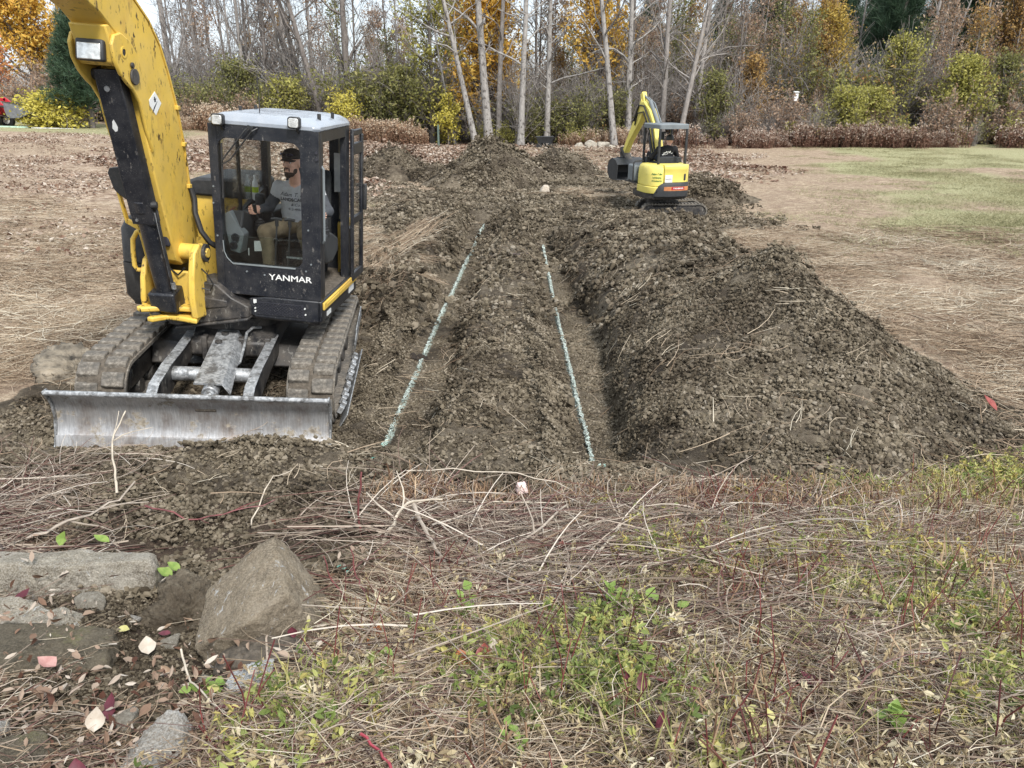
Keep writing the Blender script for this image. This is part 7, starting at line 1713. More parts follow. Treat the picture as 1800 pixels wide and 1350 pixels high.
M['rock_moss'] = _rockmat('mossy_slate', (0.06, 0.052, 0.04), (0.13, 0.11, 0.08), (0.22, 0.19, 0.14), 0, 0.8)
M['rock_white'] = _rockmat('pale_blue_stone', (0.25, 0.25, 0.25), (0.50, 0.51, 0.51), (0.74, 0.76, 0.77), 1.2)
M['rock_white2'] = _rockmat('white_tipped_stone', (0.16, 0.13, 0.10), (0.36, 0.32, 0.27), (0.62, 0.62, 0.60), 1.5)
def ico_dirs(sub):
    b = bmesh.new(); bmesh.ops.create_icosphere(b, subdivisions=sub, radius=1.0)
    v = np.array([q_.co[:] for q_ in b.verts]); f = np.array([[q_.index for q_ in p.verts] for p in b.faces]); b.free(); return v / np.linalg.norm(v, axis=1)[:, None], f
ICO5 = ico_dirs(6); ICO4 = ico_dirs(4)
def rock_mesh(planes, p=16, amp=0.03, seed=0, ico=None, rough=0.006):
    d, f = ico or ICO5
    N = np.array([q_[:3] for q_ in planes], float); L = np.array([q_[3] for q_ in planes]); N /= np.linalg.norm(N, axis=1)[:, None]
    s_ = (np.clip(d @ N.T, 0, None) / L) ** p; r_b = 1 / np.maximum(s_.sum(1), 1e-9) ** (1 / p)
    v = d * r_b[:, None]; sz = L.mean()
    nz = fbm(v[:, 0], v[:, 1], sz * 0.9, 4, seed, v[:, 2]) * amp + np.abs(fbm(v[:, 0], v[:, 1], sz * 0.3, 4, seed + 3, v[:, 2])) * amp * 0.5 + vn(v[:, 0], v[:, 1], sz * 0.07, seed + 9, v[:, 2]) * rough
    return v + d * nz[:, None], f
def hull_planes(pts):
    P = np.array(pts, float); c = P.mean(0); Q = P - c; n = len(Q); out = []
    for i in range(n):
        for j in range(i + 1, n):
            for k in range(j + 1, n):
                m = np.cross(Q[j] - Q[i], Q[k] - Q[i]); l = np.linalg.norm(m)
                if l < 1e-6: continue
                m /= l; d = m @ Q[i]
                if d < 0: m, d = -m, -d
                if (Q @ m).max() < d + 1e-6 and all(np.dot(m, o_[:3]) < 0.999 for o_ in out): out.append((*m, max(d, 0.01)))
    return c, out
def rock_hull(label, pts, mat, amp, seed, p=34, **k):
    c, pl = hull_planes(pts); return rock(label, tuple(c), pl, mat, amp=amp, seed=seed, p=p, **k)
def rock(label, loc, planes, mat, rz=0.0, rx=0.0, amp=0.03, seed=0, cat='rock', group='boulders at the foot of the bank', ico=None, **k):
    v, f = rock_mesh(planes, amp=amp, seed=seed, ico=ico, **k)
    o = np_mesh('boulder', v @ rotm(rx, 0, rz).T, f, mat, None, True); o.location = loc
    return tag(o, label, cat, group)
rock_hull('big peaked brown boulder with white scrapes, tipped up on edge', [(-1.071, 2.98, 0.875), (-1.04, 3.05, 0.79), (-0.921, 2.66, 0.80), (-1.35, 2.86, 0.675), (-1.334, 2.6, 0.56), (-1.073, 2.53, 0.735), (-1.09, 2.58, 0.61), (-0.85, 2.72, 0.53), (-0.83, 2.80, 0.52), (-0.895, 2.94, 0.58), (-1.27, 2.62, 0.40), (-0.9, 2.75, 0.38), (-1.3, 3.15, 0.42), (-0.9, 3.15, 0.42), (-1.1, 3.2, 0.62)], M['rock_brown'], 0.016, 3)
rock_hull('long flat-topped pale grey slab at the left edge under green leaves', [(-2.72, 3.27, 0.545), (-1.80, 3.28, 0.552), (-2.75, 3.47, 0.48), (-1.86, 3.44, 0.49), (-2.72, 3.18, 0.32), (-2.3, 3.17, 0.30), (-1.81, 3.24, 0.28), (-1.79, 3.32, 0.46), (-2.7, 3.45, 0.25), (-1.85, 3.45, 0.25), (-2.2, 3.22, 0.545)], M['rock_grey'], 0.035, 7, p=26)
rock_hull('mossy dark layered slab strewn with dead leaves, lower left', [(-2.15, 2.4, 0.67), (-1.858, 2.41, 0.668), (-1.62, 2.5, 0.63), (-2.2, 2.66, 0.66), (-1.68, 2.68, 0.60), (-2.1, 2.2, 0.56), (-1.73, 2.21, 0.56), (-1.61, 2.32, 0.58), (-1.58, 2.46, 0.57), (-2.1, 2.3, 0.40), (-1.65, 2.35, 0.40), (-2.1, 2.65, 0.42), (-1.65, 2.62, 0.42)], M['rock_moss'], 0.03, 11)
rock_hull('muddy dark stone just below the peaked boulder', [(-1.21, 2.55, 0.575), (-1.10, 2.58, 0.632), (-0.91, 2.62, 0.61), (-0.80, 2.55, 0.60), (-0.94, 2.44, 0.625), (-1.15, 2.44, 0.60), (-1.2, 2.5, 0.42), (-0.82, 2.5, 0.42), (-0.9, 2.7, 0.45), (-1.1, 2.66, 0.45)], M['mud'], 0.03, 13, p=16)
rock_hull('small bluish white stone lying below the muddy one', [(-1.06, 2.3, 0.70), (-0.996, 2.37, 0.69), (-0.92, 2.41, 0.68), (-0.895, 2.3, 0.675), (-0.97, 2.21, 0.69), (-1.04, 2.23, 0.695), (-1.05, 2.28, 0.60), (-0.9, 2.28, 0.60), (-0.95, 2.4, 0.6)], M['rock_white'], 0.012, 17)
rock_hull('rounded pale stone among grass right of the bluish one', [(-0.715, 2.33, 0.685), (-0.685, 2.40, 0.715), (-0.62, 2.41, 0.705), (-0.585, 2.33, 0.68), (-0.69, 2.27, 0.69), (-0.62, 2.27, 0.67), (-0.7, 2.3, 0.58), (-0.6, 2.3, 0.58), (-0.65, 2.42, 0.6)], M['rock_grey'], 0.012, 19, p=12)
rock_hull('pointed white-tipped stone at the bottom edge, lower left', [(-1.123, 1.98, 0.84), (-1.085, 1.985, 0.82), (-1.055, 1.90, 0.83), (-1.138, 1.9, 0.83), (-1.21, 1.88, 0.785), (-1.18, 1.72, 0.82), (-0.97, 1.74, 0.77), (-1.215, 1.82, 0.77), (-1.2, 1.75, 0.62), (-0.98, 1.78, 0.62), (-1.0, 2.0, 0.62), (-1.2, 1.98, 0.62), (-1.04, 1.72, 0.83)], M['rock_white2'], 0.012, 23)
rock_hull('dark brown stone in the bottom left corner', [(-1.66, 1.86, 0.83), (-1.50, 1.91, 0.81), (-1.42, 1.82, 0.80), (-1.55, 1.66, 0.87), (-1.38, 1.70, 0.83), (-1.7, 1.7, 0.85), (-1.65, 1.85, 0.65), (-1.4, 1.85, 0.65), (-1.4, 1.66, 0.65), (-1.7, 1.66, 0.65)], M['rock_moss'], 0.02, 29)
rock_hull('pale broken slab under the long flat-topped slab, at the left edge', [(-2.6, 3.04, 0.50), (-2.23, 3.0, 0.52), (-2.115, 2.95, 0.48), (-2.55, 2.88, 0.50), (-2.11, 2.88, 0.465), (-2.5, 2.86, 0.36), (-2.12, 2.86, 0.36), (-2.5, 3.05, 0.36), (-2.15, 3.02, 0.36)], M['rock_grey'], 0.016, 37)
rock_hull('thin tilted grey slab above the leaf-strewn mossy slab', [(-2.14, 2.84, 0.53), (-2.05, 2.91, 0.545), (-1.94, 2.88, 0.53), (-1.87, 2.74, 0.55), (-2.06, 2.71, 0.555), (-2.1, 2.75, 0.44), (-1.88, 2.76, 0.44), (-2.0, 2.9, 0.44)], M['rock_grey'], 0.012, 41)
rock('lump of wet dark earth wedged between the slab and the peaked boulder', (-1.60, 3.12, 0.30), [(0, -0.2, 1, 0.12), (0.1, -1, 0.3, 0.13), (0, 1, 0, 0.18), (-1, 0, 0, 0.16), (1, 0, 0.3, 0.15), (0, 0, -1, 0.14)], M['soil'], 0.1, amp=0.09, seed=43, rough=0.02)
rock('pale pinkish quartz lump on the rim of the cut brush', (0.07, 4.90, 0.085), [(0, -0.2, 1, 0.022), (0, -1, 0.2, 0.026), (0, 1, 0, 0.03), (-1, 0, 0.3, 0.03), (1, 0, 0.1, 0.034), (0, 0, -1, 0.04), (0.6, -0.6, 0.5, 0.03)], m_plain('pink_quartz', (0.72, 0.55, 0.52), 0.5, 0, 0.15, 25, 0.3), 0.4, amp=0.008, seed=47, cat='stone', ico=ICO4, group=None)
rock('dark sod lump lying on the left painted line', (-1.16, 8.95, -0.34), [(0, -0.2, 1, 0.05), (0, -1, 0.4, 0.07), (0.3, 1, 0.4, 0.07), (-1, 0, 0.5, 0.09), (1, 0.2, 0.5, 0.09), (0, 0, -1, 0.08)], m_plain('black_sod', (0.028, 0.021, 0.016), 0.95, 0, 0.4, 30, 0.5), 0.2, amp=0.075, rough=0.02, p=7, seed=53, cat='clod', ico=ICO4, group=None)
rock('small pale flat stone on the floor of the right trench', (1.25, 6.2, -0.19), [(0, -0.2, 1, 0.03), (0, -1, 0.2, 0.06), (0, 1, 0, 0.06), (-1, 0, 0.1, 0.10), (1, 0, 0.1, 0.09), (0, 0, -1, 0.04)], m_plain('sandy_stone', (0.42, 0.36, 0.27), 0.9, 0, 0.2, 20, 0.3), 0.2, amp=0.012, seed=59, cat='stone', ico=ICO4, group=None)
rock('pale stone showing in the earth at the foot of the tallest pile', (0.95, 22.4, 0.22), [(0, -0.2, 1, 0.07), (0, -1, 0.2, 0.08), (0, 1, 0, 0.08), (-0.8, 0, 0.6, 0.08), (1, 0, 0.1, 0.09), (0, 0, -1, 0.1)], m_plain('sandstone', (0.45, 0.39, 0.32), 0.9, 0, 0.2, 12, 0.3), 0.2, amp=0.03, seed=61, cat='stone', ico=ICO4, group=None)
rg_ = np.random.default_rng(71)
for i, (x, y, s_) in enumerate([(3.6, 43.2, 0.55), (4.3, 43.6, 0.75), (4.95, 43.3, 0.6), (5.3, 42.9, 0.4), (4.0, 42.6, 0.38), (4.7, 42.5, 0.34)]):
    o = rock('grey field boulder in the heap by the wood', (x, y, gz(x, y) + 0.18 * s_), [(*(rg_.normal(0, 1, 3)), rg_.uniform(0.32, 0.5)) for _ in range(11)] + [(0, 0, -1, 0.4), (0, 0, 1, 0.42), (1, 0, 0, 0.6), (-1, 0, 0, 0.6), (0, 1, 0, 0.5), (0, -1, 0, 0.5)], M['rock_grey'], 0, amp=0.06, seed=100 + i, ico=ICO4, group='field boulders heaped by the wood'); o.scale = (s_,) * 3
# frost-white lump of turned turf left of the left track
rock('slab of dried mud lying beside the left track', (-4.4, 7.4, 0.03), [(0.1, -0.3, 1, 0.11), (0, -1, 0.5, 0.18), (0, 1, 0, 0.3), (-1, 0, 0.6, 0.36), (1, 0, 0.2, 0.45), (0, 0, -1, 0.15)], m_plain('dried_mud', (0.20, 0.17, 0.13), 0.95, 0, 0.85, 7, 1.0), 0.35, rough=0.035, amp=0.16, seed=67, p=8, cat='mud', ico=ICO5, group=None)

for i, (x, y, s_) in enumerate([(-1.98, 3.02, 0.07), (-1.78, 2.98, 0.05), (-2.3, 2.78, 0.08), (-1.92, 2.08, 0.07), (-1.3, 2.02, 0.05), (-1.72, 1.98, 0.06), (-1.2, 2.38, 0.045), (-2.02, 3.1, 0.05), (-1.5, 2.75, 0.05)]):
    o = rock('small pale broken stone lying among the boulders', (x, y, float(all_h(np.array(x), np.array(y))) + 0.2 * s_), [(*(rg_.normal(0, 1, 3)), rg_.uniform(0.5, 0.8)) for _ in range(10)] + [(0, 0, -1, 0.5), (0, 0, 1, 0.5), (1, 0, 0, 1), (-1, 0, 0, 1), (0, 1, 0, 0.8), (0, -1, 0, 0.8)], M['rock_white2'] if i % 2 else M['rock_grey'], 0, amp=0.05, seed=200 + i, p=28, ico=ICO4, cat='stone', group='small stones among the boulders'); o.scale = (s_,) * 3; o.rotation_euler = (0, 0, i)
# everything below that lies on the bank also lies on the stones
_rv, _rf, _n = [], [], 0
for o in bpy.data.objects:
    if o.name.startswith('boulder') and o.scale[0] > 0.9 and abs(o.location.x) < 3 and o.location.y < 4.2:
        me = o.data; v = np.empty(len(me.vertices) * 3); me.vertices.foreach_get('co', v); v = v.reshape(-1, 3) + np.array(o.location); f = np.array([p.vertices[:] for p in me.polygons]) + _n
        _rv.append(v); _rf.append(f); _n += len(v)
ROCKS = BVHTree.FromPolygons(np.concatenate(_rv).tolist(), np.concatenate(_rf).tolist())
def top_z(x, y):
    z = np.array(all_h(x, y), float)
    for i in np.where((x < -0.4) & (y < 3.8))[0]:
        h_ = ROCKS.ray_cast(Vector((x[i], y[i], 2.0)), Vector((0, 0, -1)))
        if h_[0] is not None and h_[0][2] > z[i] and abs(h_[1][2]) > 0.75: z[i] = h_[0][2]
    return z
def put_top(name, protos, x, y, s0, s1, mats, sink=0.0, k=1.0, r=None, tint=None):
    return scatter(name, protos, np.stack([x, y, top_z(x, y) - sink], 1), euler_on(slope_n(x, y, k=k), r.uniform(0, 6.283, len(x))), r.uniform(s0, s1, len(x)), r.uniform(0, 1, len(x)) if tint is None else tint, mats)

# ------------------------------------------------------------------ marking paint sprayed along the trench floors
def _paint():
    t = NT('marking_paint'); v = t.n('NewGeometry').outputs['Position']
    c = t.ramp(t.attr('shade'), [(0.0, (0.68, 0.74, 0.71)), (0.55, (0.56, 0.70, 0.63)), (1.0, (0.16, 0.52, 0.42))])
    c = t.mix(t.ramp(t.noise(55, 5, v, 0.7), [(0.52, 0.0), (0.62, 0.8)]), c, (0.13, 0.11, 0.085))
    return t.pbr(c, 0.9, 0, t.bump(t.noise(34, 6, v, 0.75), 1.0, 0.03), 0.2)
M['paint'] = _paint()
def paint_line(label, pts, gaps, seed, end=0.0):
    """ragged flakes of paint on the clods along a line"""
    r = np.random.default_rng(seed); P = np.array(pts, float); L = np.concatenate([[0], np.cumsum(np.linalg.norm(np.diff(P, axis=0), axis=1))])
    cx_, cy_, sh = [], [], []; s_ = 0.0
    while s_ < L[-1]:
        x, y = np.interp(s_, L, P[:, 0]), np.interp(s_, L, P[:, 1]); s_ += 0.012 + 0.0010 * y
        if any(a < s_ < b and r.uniform() < 0.85 for a, b in gaps) or vn(np.array([s_]), np.array([seed]), 0.5, 3)[0] < -0.9: continue
        for k in range(7):
            cx_.append(x + r.normal(0, 0.008)); cy_.append(y + r.normal(0, 0.02)); sh.append(np.clip(0.05 + 0.3 * r.uniform() + 0.65 * math.exp(-s_ / 0.45), 0, 1))
    cx_, cy_ = np.array(cx_), np.array(cy_); m = len(cx_); a = np.sort(r.uniform(0, 6.283, (m, 5)), 1); rr = r.uniform(0.004, 0.012, (m, 5)) * (1 + 0.04 * cy_[:, None])
    nx_, ny_ = r.normal(0, 0.35, (2, m, 1)); dx, dy = rr * np.cos(a), rr * np.sin(a) * 1.2
    V = np.stack([cx_[:, None] + dx, cy_[:, None] + dy, all_h(cx_, cy_)[:, None] + 0.014 + r.uniform(0, 0.022, (m, 1)) + 0.0012 * cy_[:, None] + nx_ * dx + ny_ * dy], -1).reshape(-1, 3)
    vs = [V]; fs = np.arange(m * 5).reshape(m, 5).tolist(); sh = [np.repeat(sh, 5)]
    mb = MB(); mb.add(np.concatenate(vs), fs); o = mb.build('paint_line', M['paint'], smooth=0)
    a_ = o.data.attributes.new('shade', 'FLOAT', 'POINT'); a_.data.foreach_set('value', np.concatenate(sh))
    return tag(o, label, 'painted line', 'marking lines sprayed along the trench floors')
paint_line('left of the two pale mint marking lines on the trench floors', PAINT_L, [(0.75, 1.0), (1.25, 1.55), (2.2, 2.45), (2.7, 2.95)], 3)
paint_line('right of the two pale mint marking lines on the trench floors', PAINT_R, [(0.5, 0.6)], 5)
def paint_spot(x, y, s_, seed, lab):
    r = np.random.default_rng(seed); mb = MB(); n = 0; sh = []
    for k in range(7):
        a = np.sort(r.uniform(0, 6.283, 6)); rr = r.uniform(0.008, 0.02, 6) * s_; px_ = x + r.normal(0, 0.02 * s_) + rr * np.cos(a); py_ = y + r.normal(0, 0.03 * s_) + rr * np.sin(a)
        mb.add(np.stack([px_, py_, all_h(px_, py_) + 0.012], 1), [tuple(range(6))]); sh.append(np.full(6, 0.9))
    o = mb.build('paint_fleck', M['paint'], smooth=0); a_ = o.data.attributes.new('shade', 'FLOAT', 'POINT'); a_.data.foreach_set('value', np.concatenate(sh)); tag(o, lab, 'paint fleck')
paint_spot(-1.12, 5.55, 1.6, 1, 'small mint paint fleck just before the left painted line begins')
paint_spot(-1.03, 4.5, 1.2, 2, 'mint paint fleck on the earth left of the cut brush')
paint_spot(-0.89, 3.52, 1.3, 3, 'turquoise paint fleck on twigs right of the peaked boulder')

# ------------------------------------------------------------------ dry straw over the field
R6 = np.random.default_rng(66)
sp_near = [stems_patch(190, 0.28, 0.05, 0.26, 0.0011, 0.0024, np.random.default_rng(800 + i), 0.18, 0.9, 4, 0.004) for i in range(6)]
sp_far = [stems_patch(260, 0.75, 0.12, 0.5, 0.0025, 0.005, np.random.default_rng(820 + i), 0.10, 0.5, 3, 0.006) for i in range(5)]
def straw_acc(x, y): return (1 - soil_mask(x, y)) * in_view(x, y) * ((heap_h(x, y) < 0.02) * 1.0) * (0.55 + 0.6 * fbm(x, y, 1.2, 2, 131))
x, y = place(3600, (-13, 13), (5.0, 24), lambda x, y: straw_acc(x, y) * np.clip(1.25 - y / 22, 0.0, 1), R6)
put('field_straw', sp_far, x, y, 0.55, 1.1, M['straw'], 0.0, r=R6)
x, y = place(4300, (-22, 22), (10, 44), lambda x, y: straw_acc(x, y) * sstep(10, 24, y) * (1 - 0.5 * green_mask(x, y)), R6)
put('far_field_straw', sp_far, x, y, 0.8, 1.5, M['straw'], 0.0, r=R6)
# stray straws and roots on the bare earth
x, y = place(900, (-4.5, 4.6), (4.4, 20), lambda x, y: soil_mask(x, y) * in_view(x, y) * 0.7, R6)
sp_few = [stems_patch(5, 0.35, 0.08, 0.40, 0.0014, 0.0035, np.random.default_rng(840 + i), 0.25, 0.7, 4, 0.015) for i in range(6)]
put('loose_straws', sp_few, x, y, 0.7, 1.3, M['straw'], -0.01, r=R6)
# green lawn on the right and far left: short blades
def blade_patch(seed, n, rad, l0, l1, w):
    r = np.random.default_rng(seed); return stems_patch(n, rad, l0, l1, w * 0.7, w, r, 0.9, 0.5, 3, 0.0, sh=(0.5, 0.25), taper=0.2)
bp = [blade_patch(860 + i, 320, 0.7, 0.03, 0.10, 0.004) for i in range(4)]
M['lawn'] = m_inst('short_lawn_grass', S((0.16, 0.16, 0.075), (0.29, 0.285, 0.15), (0.42, 0.39, 0.23), (0.56, 0.50, 0.33)), 0.8, 0.25, 0, 0.2, 0.4)
x, y = place(2600, (-18, 24), (12, 43), lambda x, y: np.clip(green_mask(x, y), 0, 1) * in_view(x, y) * np.clip(1.3 - y / 40, 0.3, 1), R6)
put('short_grass', bp, x, y, 0.9, 1.5, M['lawn'], 0.0, r=R6)
# fallen leaves before the wood
def leaf_patch(seed, n, rad, s0, s1, up=1.2):
    r = np.random.default_rng(seed); a = r.uniform(0, 6.283, n); d = rad * np.sqrt(r.uniform(0, 1, n))
    fn, kk = (leaf_hex, 6) if s1 < 0.06 else (leaf_quads, 4)
    q, f = fn(np.stack([d * np.cos(a), d * np.sin(a), r.uniform(0.004, 0.03, n)], 1), r.uniform(s0, s1, n), r, up, 1.3); return q, f, np.repeat(np.clip(r.normal(0.5, 0.25, n), 0, 1), kk)
x, y = place(1200, (-20, -3.2), (9, 36), lambda x, y: leaf_mask(x, y) * (1 - soil_mask(x, y)) * in_view(x, y), R6)
put('field_leaf_litter', [leaf_patch(870 + i, 90, 0.8, 0.03, 0.09) for i in range(3)], x, y, 0.8, 1.3, M['litter'], 0.0, r=R6)
lp = [leaf_patch(880 + i, 130, 1.0, 0.06, 0.14) for i in range(4)]
x, y = place(1200, (-14, 12), (24, 45), lambda x, y: leaf_mask(x, y) * (1 - soil_mask(x, y)) * in_view(x, y), R6)
put('fallen_leaves', lp, x, y, 0.9, 1.4, M['litter'], 0.0, r=R6)

# ------------------------------------------------------------------ the bank in the foreground
def fore(x, y): return (1 - np.clip(soil_mask(x, y) * 1.25, 0, 0.97)) * sstep(5.15, 4.7, y + 0.3 * vn(x, y, 0.5, 151)) * in_view(x, y, 1.3)
def bankw(x, y): return fore(x, y) * np.where(x < -0.75, 0.30, 1.0)
def stem_mix(seed, n, rad, l0, l1, r0, r1, tilt, **k): return stems_patch(n, rad, l0, l1, r0, r1, np.random.default_rng(seed), tilt, **k)
x, y = place(1750, (-4.2, 4.6), (1.15, 5.2), bankw, R6)
put('matted_straw', sp_near, x, y, 0.6, 1.1, M['straw'], 0.0, r=R6, tint=R6.uniform(-0.45, 0.7, len(x)))
tw = [stem_mix(900 + i, 60, 0.34, 0.08, 0.38, 0.0012, 0.0032, 0.26, bend=0.6, segs=5, lift=0.012, sh=(0.42, 0.25)) for i in range(6)]
x, y = place(1120, (-4.2, 4.6), (1.15, 5.1), lambda x, y: bankw(x, y) * (0.55 + 0.5 * fbm(x, y, 0.9, 2, 153)), R6)
put_top('fine_twigs', tw, x, y, 0.6, 1.2, M['twig'], -0.005, r=R6)
sp_top = [stem_mix(890 + i, 50, 0.34, 0.08, 0.34, 0.0011, 0.0026, 0.22, bend=0.7, segs=5, lift=0.02, sh=(0.62, 0.25)) for i in range(6)]
x, y = place(560, (-2.2, 4.6), (1.15, 5.0), lambda x, y: bankw(x, y) * (0.6 + 0.5 * fbm(x, y, 0.7, 2, 157)), R6)
put_top('pale_straw', sp_top, x, y, 0.6, 1.2, M['straw'], -0.012, r=R6)
# heaps of longer cut brush
br = [stem_mix(920 + i, 34, 0.40, 0.25, 0.85, 0.0018, 0.0058, 0.20, bend=0.4, segs=5, lift=0.03, sh=(0.45, 0.28)) for i in range(6)]
def blob(cx_, cy_, rx, ry): return lambda x, y: np.exp(-(((x - cx_) / rx) ** 2 + ((y - cy_) / ry) ** 2))
bx_, by_ = [], []
for (cx_, cy_, rx, ry, n) in ((0.05, 4.15, 0.75, 0.42, 76), (1.15, 3.95, 0.7, 0.4, 46), (-3.4, 4.4, 0.28, 0.5, 40), (-2.75, 3.8, 0.25, 0.15, 7), (1.9, 4.2, 0.6, 0.3, 18), (0.3, 3.3, 1.0, 0.5, 26)):
    a, b = place(n * 4, (cx_ - 2 * rx, cx_ + 2 * rx), (cy_ - 2 * ry, cy_ + 2 * ry), lambda x, y: 0.8 * blob(cx_, cy_, rx, ry)(x, y), R6); bx_.append(a); by_.append(b)
x, y = np.concatenate(bx_), np.concatenate(by_)
put('cut_brush', br, x, y, 0.55, 1.05, M['twig'], -0.02, r=R6)
# upright stubble
def stub_patch(seed, n, rad, h0, h1, r0, r1):
    r = np.random.default_rng(seed); vs, fs, sh, m = [], [], [], 0
    for i in range(n):
        a = r.uniform(0, 6.283); d = rad * math.sqrt(r.uniform()); h = r.uniform(h0, h1); b = v3(d * math.cos(a), d * math.sin(a), -0.02)
        q_, f = ribbon_tube(np.stack([b, b + v3(r.normal(0, 0.12), r.normal(0, 0.12), 1) * h * 0.5, b + v3(r.normal(0, 0.2), r.normal(0, 0.2), 1) * h]), r.uniform(r0, r1) * np.array([1.15, 1, 0.85]), 4)
        vs.append(q_); fs.append(f + m); m += len(q_); sh.append(np.full(len(q_), np.clip(r.normal(0.5, 0.2), 0, 1)))
    return np.concatenate(vs), np.concatenate(fs), np.concatenate(sh)
st = [stub_patch(940 + i, 16, 0.16, 0.05, 0.20, 0.0022, 0.0048) for i in range(5)]
M['stub'] = m_inst('cut_stubble', S((0.12, 0.06, 0.04), (0.25, 0.155, 0.095), (0.40, 0.28, 0.18), (0.56, 0.44, 0.30)), 0.75, 0, 0, 0.3, 0.4)
xs_, ys_ = [], []
for (a0, a1, b0, b1, n) in ((-0.95, -0.15, 4.55, 4.95, 22), (1.1, 3.4, 4.45, 4.9, 70), (0.9, 3.4, 3.2, 4.4, 55), (-0.6, 0.9, 4.6, 4.9, 22), (-0.6, 2.6, 1.5, 3.2, 26)): xs_.append(R6.uniform(a0, a1, n)); ys_.append(R6.uniform(b0, b1, n))
put('stubble', st, np.concatenate(xs_), np.concatenate(ys_), 0.6, 1.15, M['stub'], 0.0, k=0.2, r=R6)
ds = [stub_patch(960 + i, 3, 0.12, 0.12, 0.34, 0.002, 0.0035) for i in range(4)]
M['dark_stub'] = m_inst('dark_red_stalk', S((0.05, 0.02, 0.02), (0.11, 0.03, 0.03), (0.20, 0.055, 0.05), (0.24, 0.12, 0.08)), 0.6, 0, 0, 0.3, 0.3)
x, y = place(420, (-1.2, 3.4), (1.4, 4.8), lambda x, y: bankw(x, y) * np.clip(0.15 + 1.3 * fbm(x, y, 0.8, 2, 181), 0, 1), R6); put('red_stalks', ds, x, y, 0.6, 1.1, M['dark_stub'], 0.0, k=0.2, r=R6)
# dead leaves, seed fluff, green shoots
lp2 = [leaf_patch(980 + i, 24, 0.32, 0.010, 0.042, 0.5) for i in range(5)]
x, y = place(1540, (-4.2, 4.6), (1.15, 4.9), lambda x, y: fore(x, y) * np.where(x < -0.8, 1.0, 0.40) + (x < -0.9) * (y < 2.9) * 0.5, R6); put_top('leaf_litter', lp2, x, y, 0.7, 1.3, M['litter'], -0.004, r=R6)
def tuft_patch(seed, n, rad):
    """small feathery weeds: bent thin stalks with many tiny leaves"""
    r = np.random.default_rng(seed); vs, fs, sh, m = [], [], [], 0
    for i in range(n):
        a = r.uniform(0, 6.283); d = rad * math.sqrt(r.uniform()); p = limb(r, (d * math.cos(a), d * math.sin(a), 0), (r.normal(0, 0.5), r.normal(0, 0.5), 0.8), r.uniform(0.05, 0.16), 5, 0.25, -0.05)
        q_, f = ribbon_tube(p, 0.0012 * np.linspace(1, 0.6, 5)); s0 = np.clip(r.normal(0.5, 0.2), 0, 1); vs.append(q_); fs.append(f + m); m += len(q_); sh.append(np.full(len(q_), s0))
        g = r.uniform(0.8, 3.99, 9); k = g.astype(int); c = p[k] + (p[k + 1] - p[k]) * (g - k)[:, None] + r.normal(0, 0.008, (9, 3)); q_, f = leaf_hex(c, r.uniform(0.008, 0.024, 9), r, 0.4, 1.6); vs.append(q_); fs.append(f + m); m += len(q_); sh.append(np.full(len(q_), np.clip(s0 + r.normal(0, 0.1), 0, 1)))
    return np.concatenate(vs), np.concatenate(fs), np.concatenate(sh)
tp = [tuft_patch(1000 + i, 34, 0.19) for i in range(5)]
def gacc(x, y): return fore(x, y) * sstep(4.1, 2.7, y) * np.clip(0.22 + 1.9 * fbm(x, y, 0.55, 3, 161), 0, 1) * np.where(x < -0.7, 0.06, 1)
x, y = place(900, (-1.8, 3.4), (1.15, 4.2), gacc, R6); put('green_weeds', tp, x, y, 0.65, 1.3, M['green'], 0.0, k=0.5, r=R6)
x, y = place(500, (0.6, 4.2), (3.2, 5.4), lambda x, y: (1 - soil_mask(x, y)) * np.clip(0.3 + 0.8 * fbm(x, y, 0.8, 2, 163), 0, 1) * in_view(x, y), R6); put('yellowing_weeds', tp, x, y, 0.7, 1.3, M['green'], 0.0, k=0.5, r=R6, tint=R6.uniform(0.6, 1.2, len(x)))
def grass_tuft(seed, n, rad, l0, l1):
    r = np.random.default_rng(seed); vs, fs, sh, m = [], [], [], 0
    for i in range(n):
        a = r.uniform(0, 6.283); d = rad * math.sqrt(r.uniform()); b = r.uniform(0, 6.283); e = r.uniform(0.2, 1.0); L = r.uniform(l0, l1)
        p = limb(r, (d * math.cos(a), d * math.sin(a), 0), (math.cos(b) * e, math.sin(b) * e, 1), L, 6, 0.08, -0.16)
        t_ = np.gradient(p, axis=0); sd = np.cross(t_, v3(0, 0, 1)); sd /= np.linalg.norm(sd, axis=1)[:, None] + 1e-6
        w_ = (r.uniform(0.0016, 0.0034) * np.array([0.8, 1, 1, 0.8, 0.5, 0.08]))[:, None]
        q_ = np.concatenate([p - sd * w_, p + v3(0, 0, 0.0012), p + sd * w_]); k = np.arange(5)
        f = np.concatenate([np.stack([k, k + 1, k + 7, k + 6], 1), np.stack([k + 6, k + 7, k + 13, k + 12], 1)])
        vs.append(q_); fs.append(f + m); m += len(q_); sh.append(np.full(len(q_), np.clip(r.normal(0.5, 0.25), 0, 1)))
    return np.concatenate(vs), np.concatenate(fs), np.concatenate(sh)
M['blade'] = m_inst('yellowing_grass_blade', S((0.14, 0.16, 0.05), (0.30, 0.30, 0.10), (0.48, 0.43, 0.18), (0.56, 0.48, 0.29), (0.58, 0.47, 0.34)), 0.6, 0.3, 0, 0.3, 0.6)
gt = [grass_tuft(1040 + i, 26, 0.12, 0.07, 0.24) for i in range(5)]
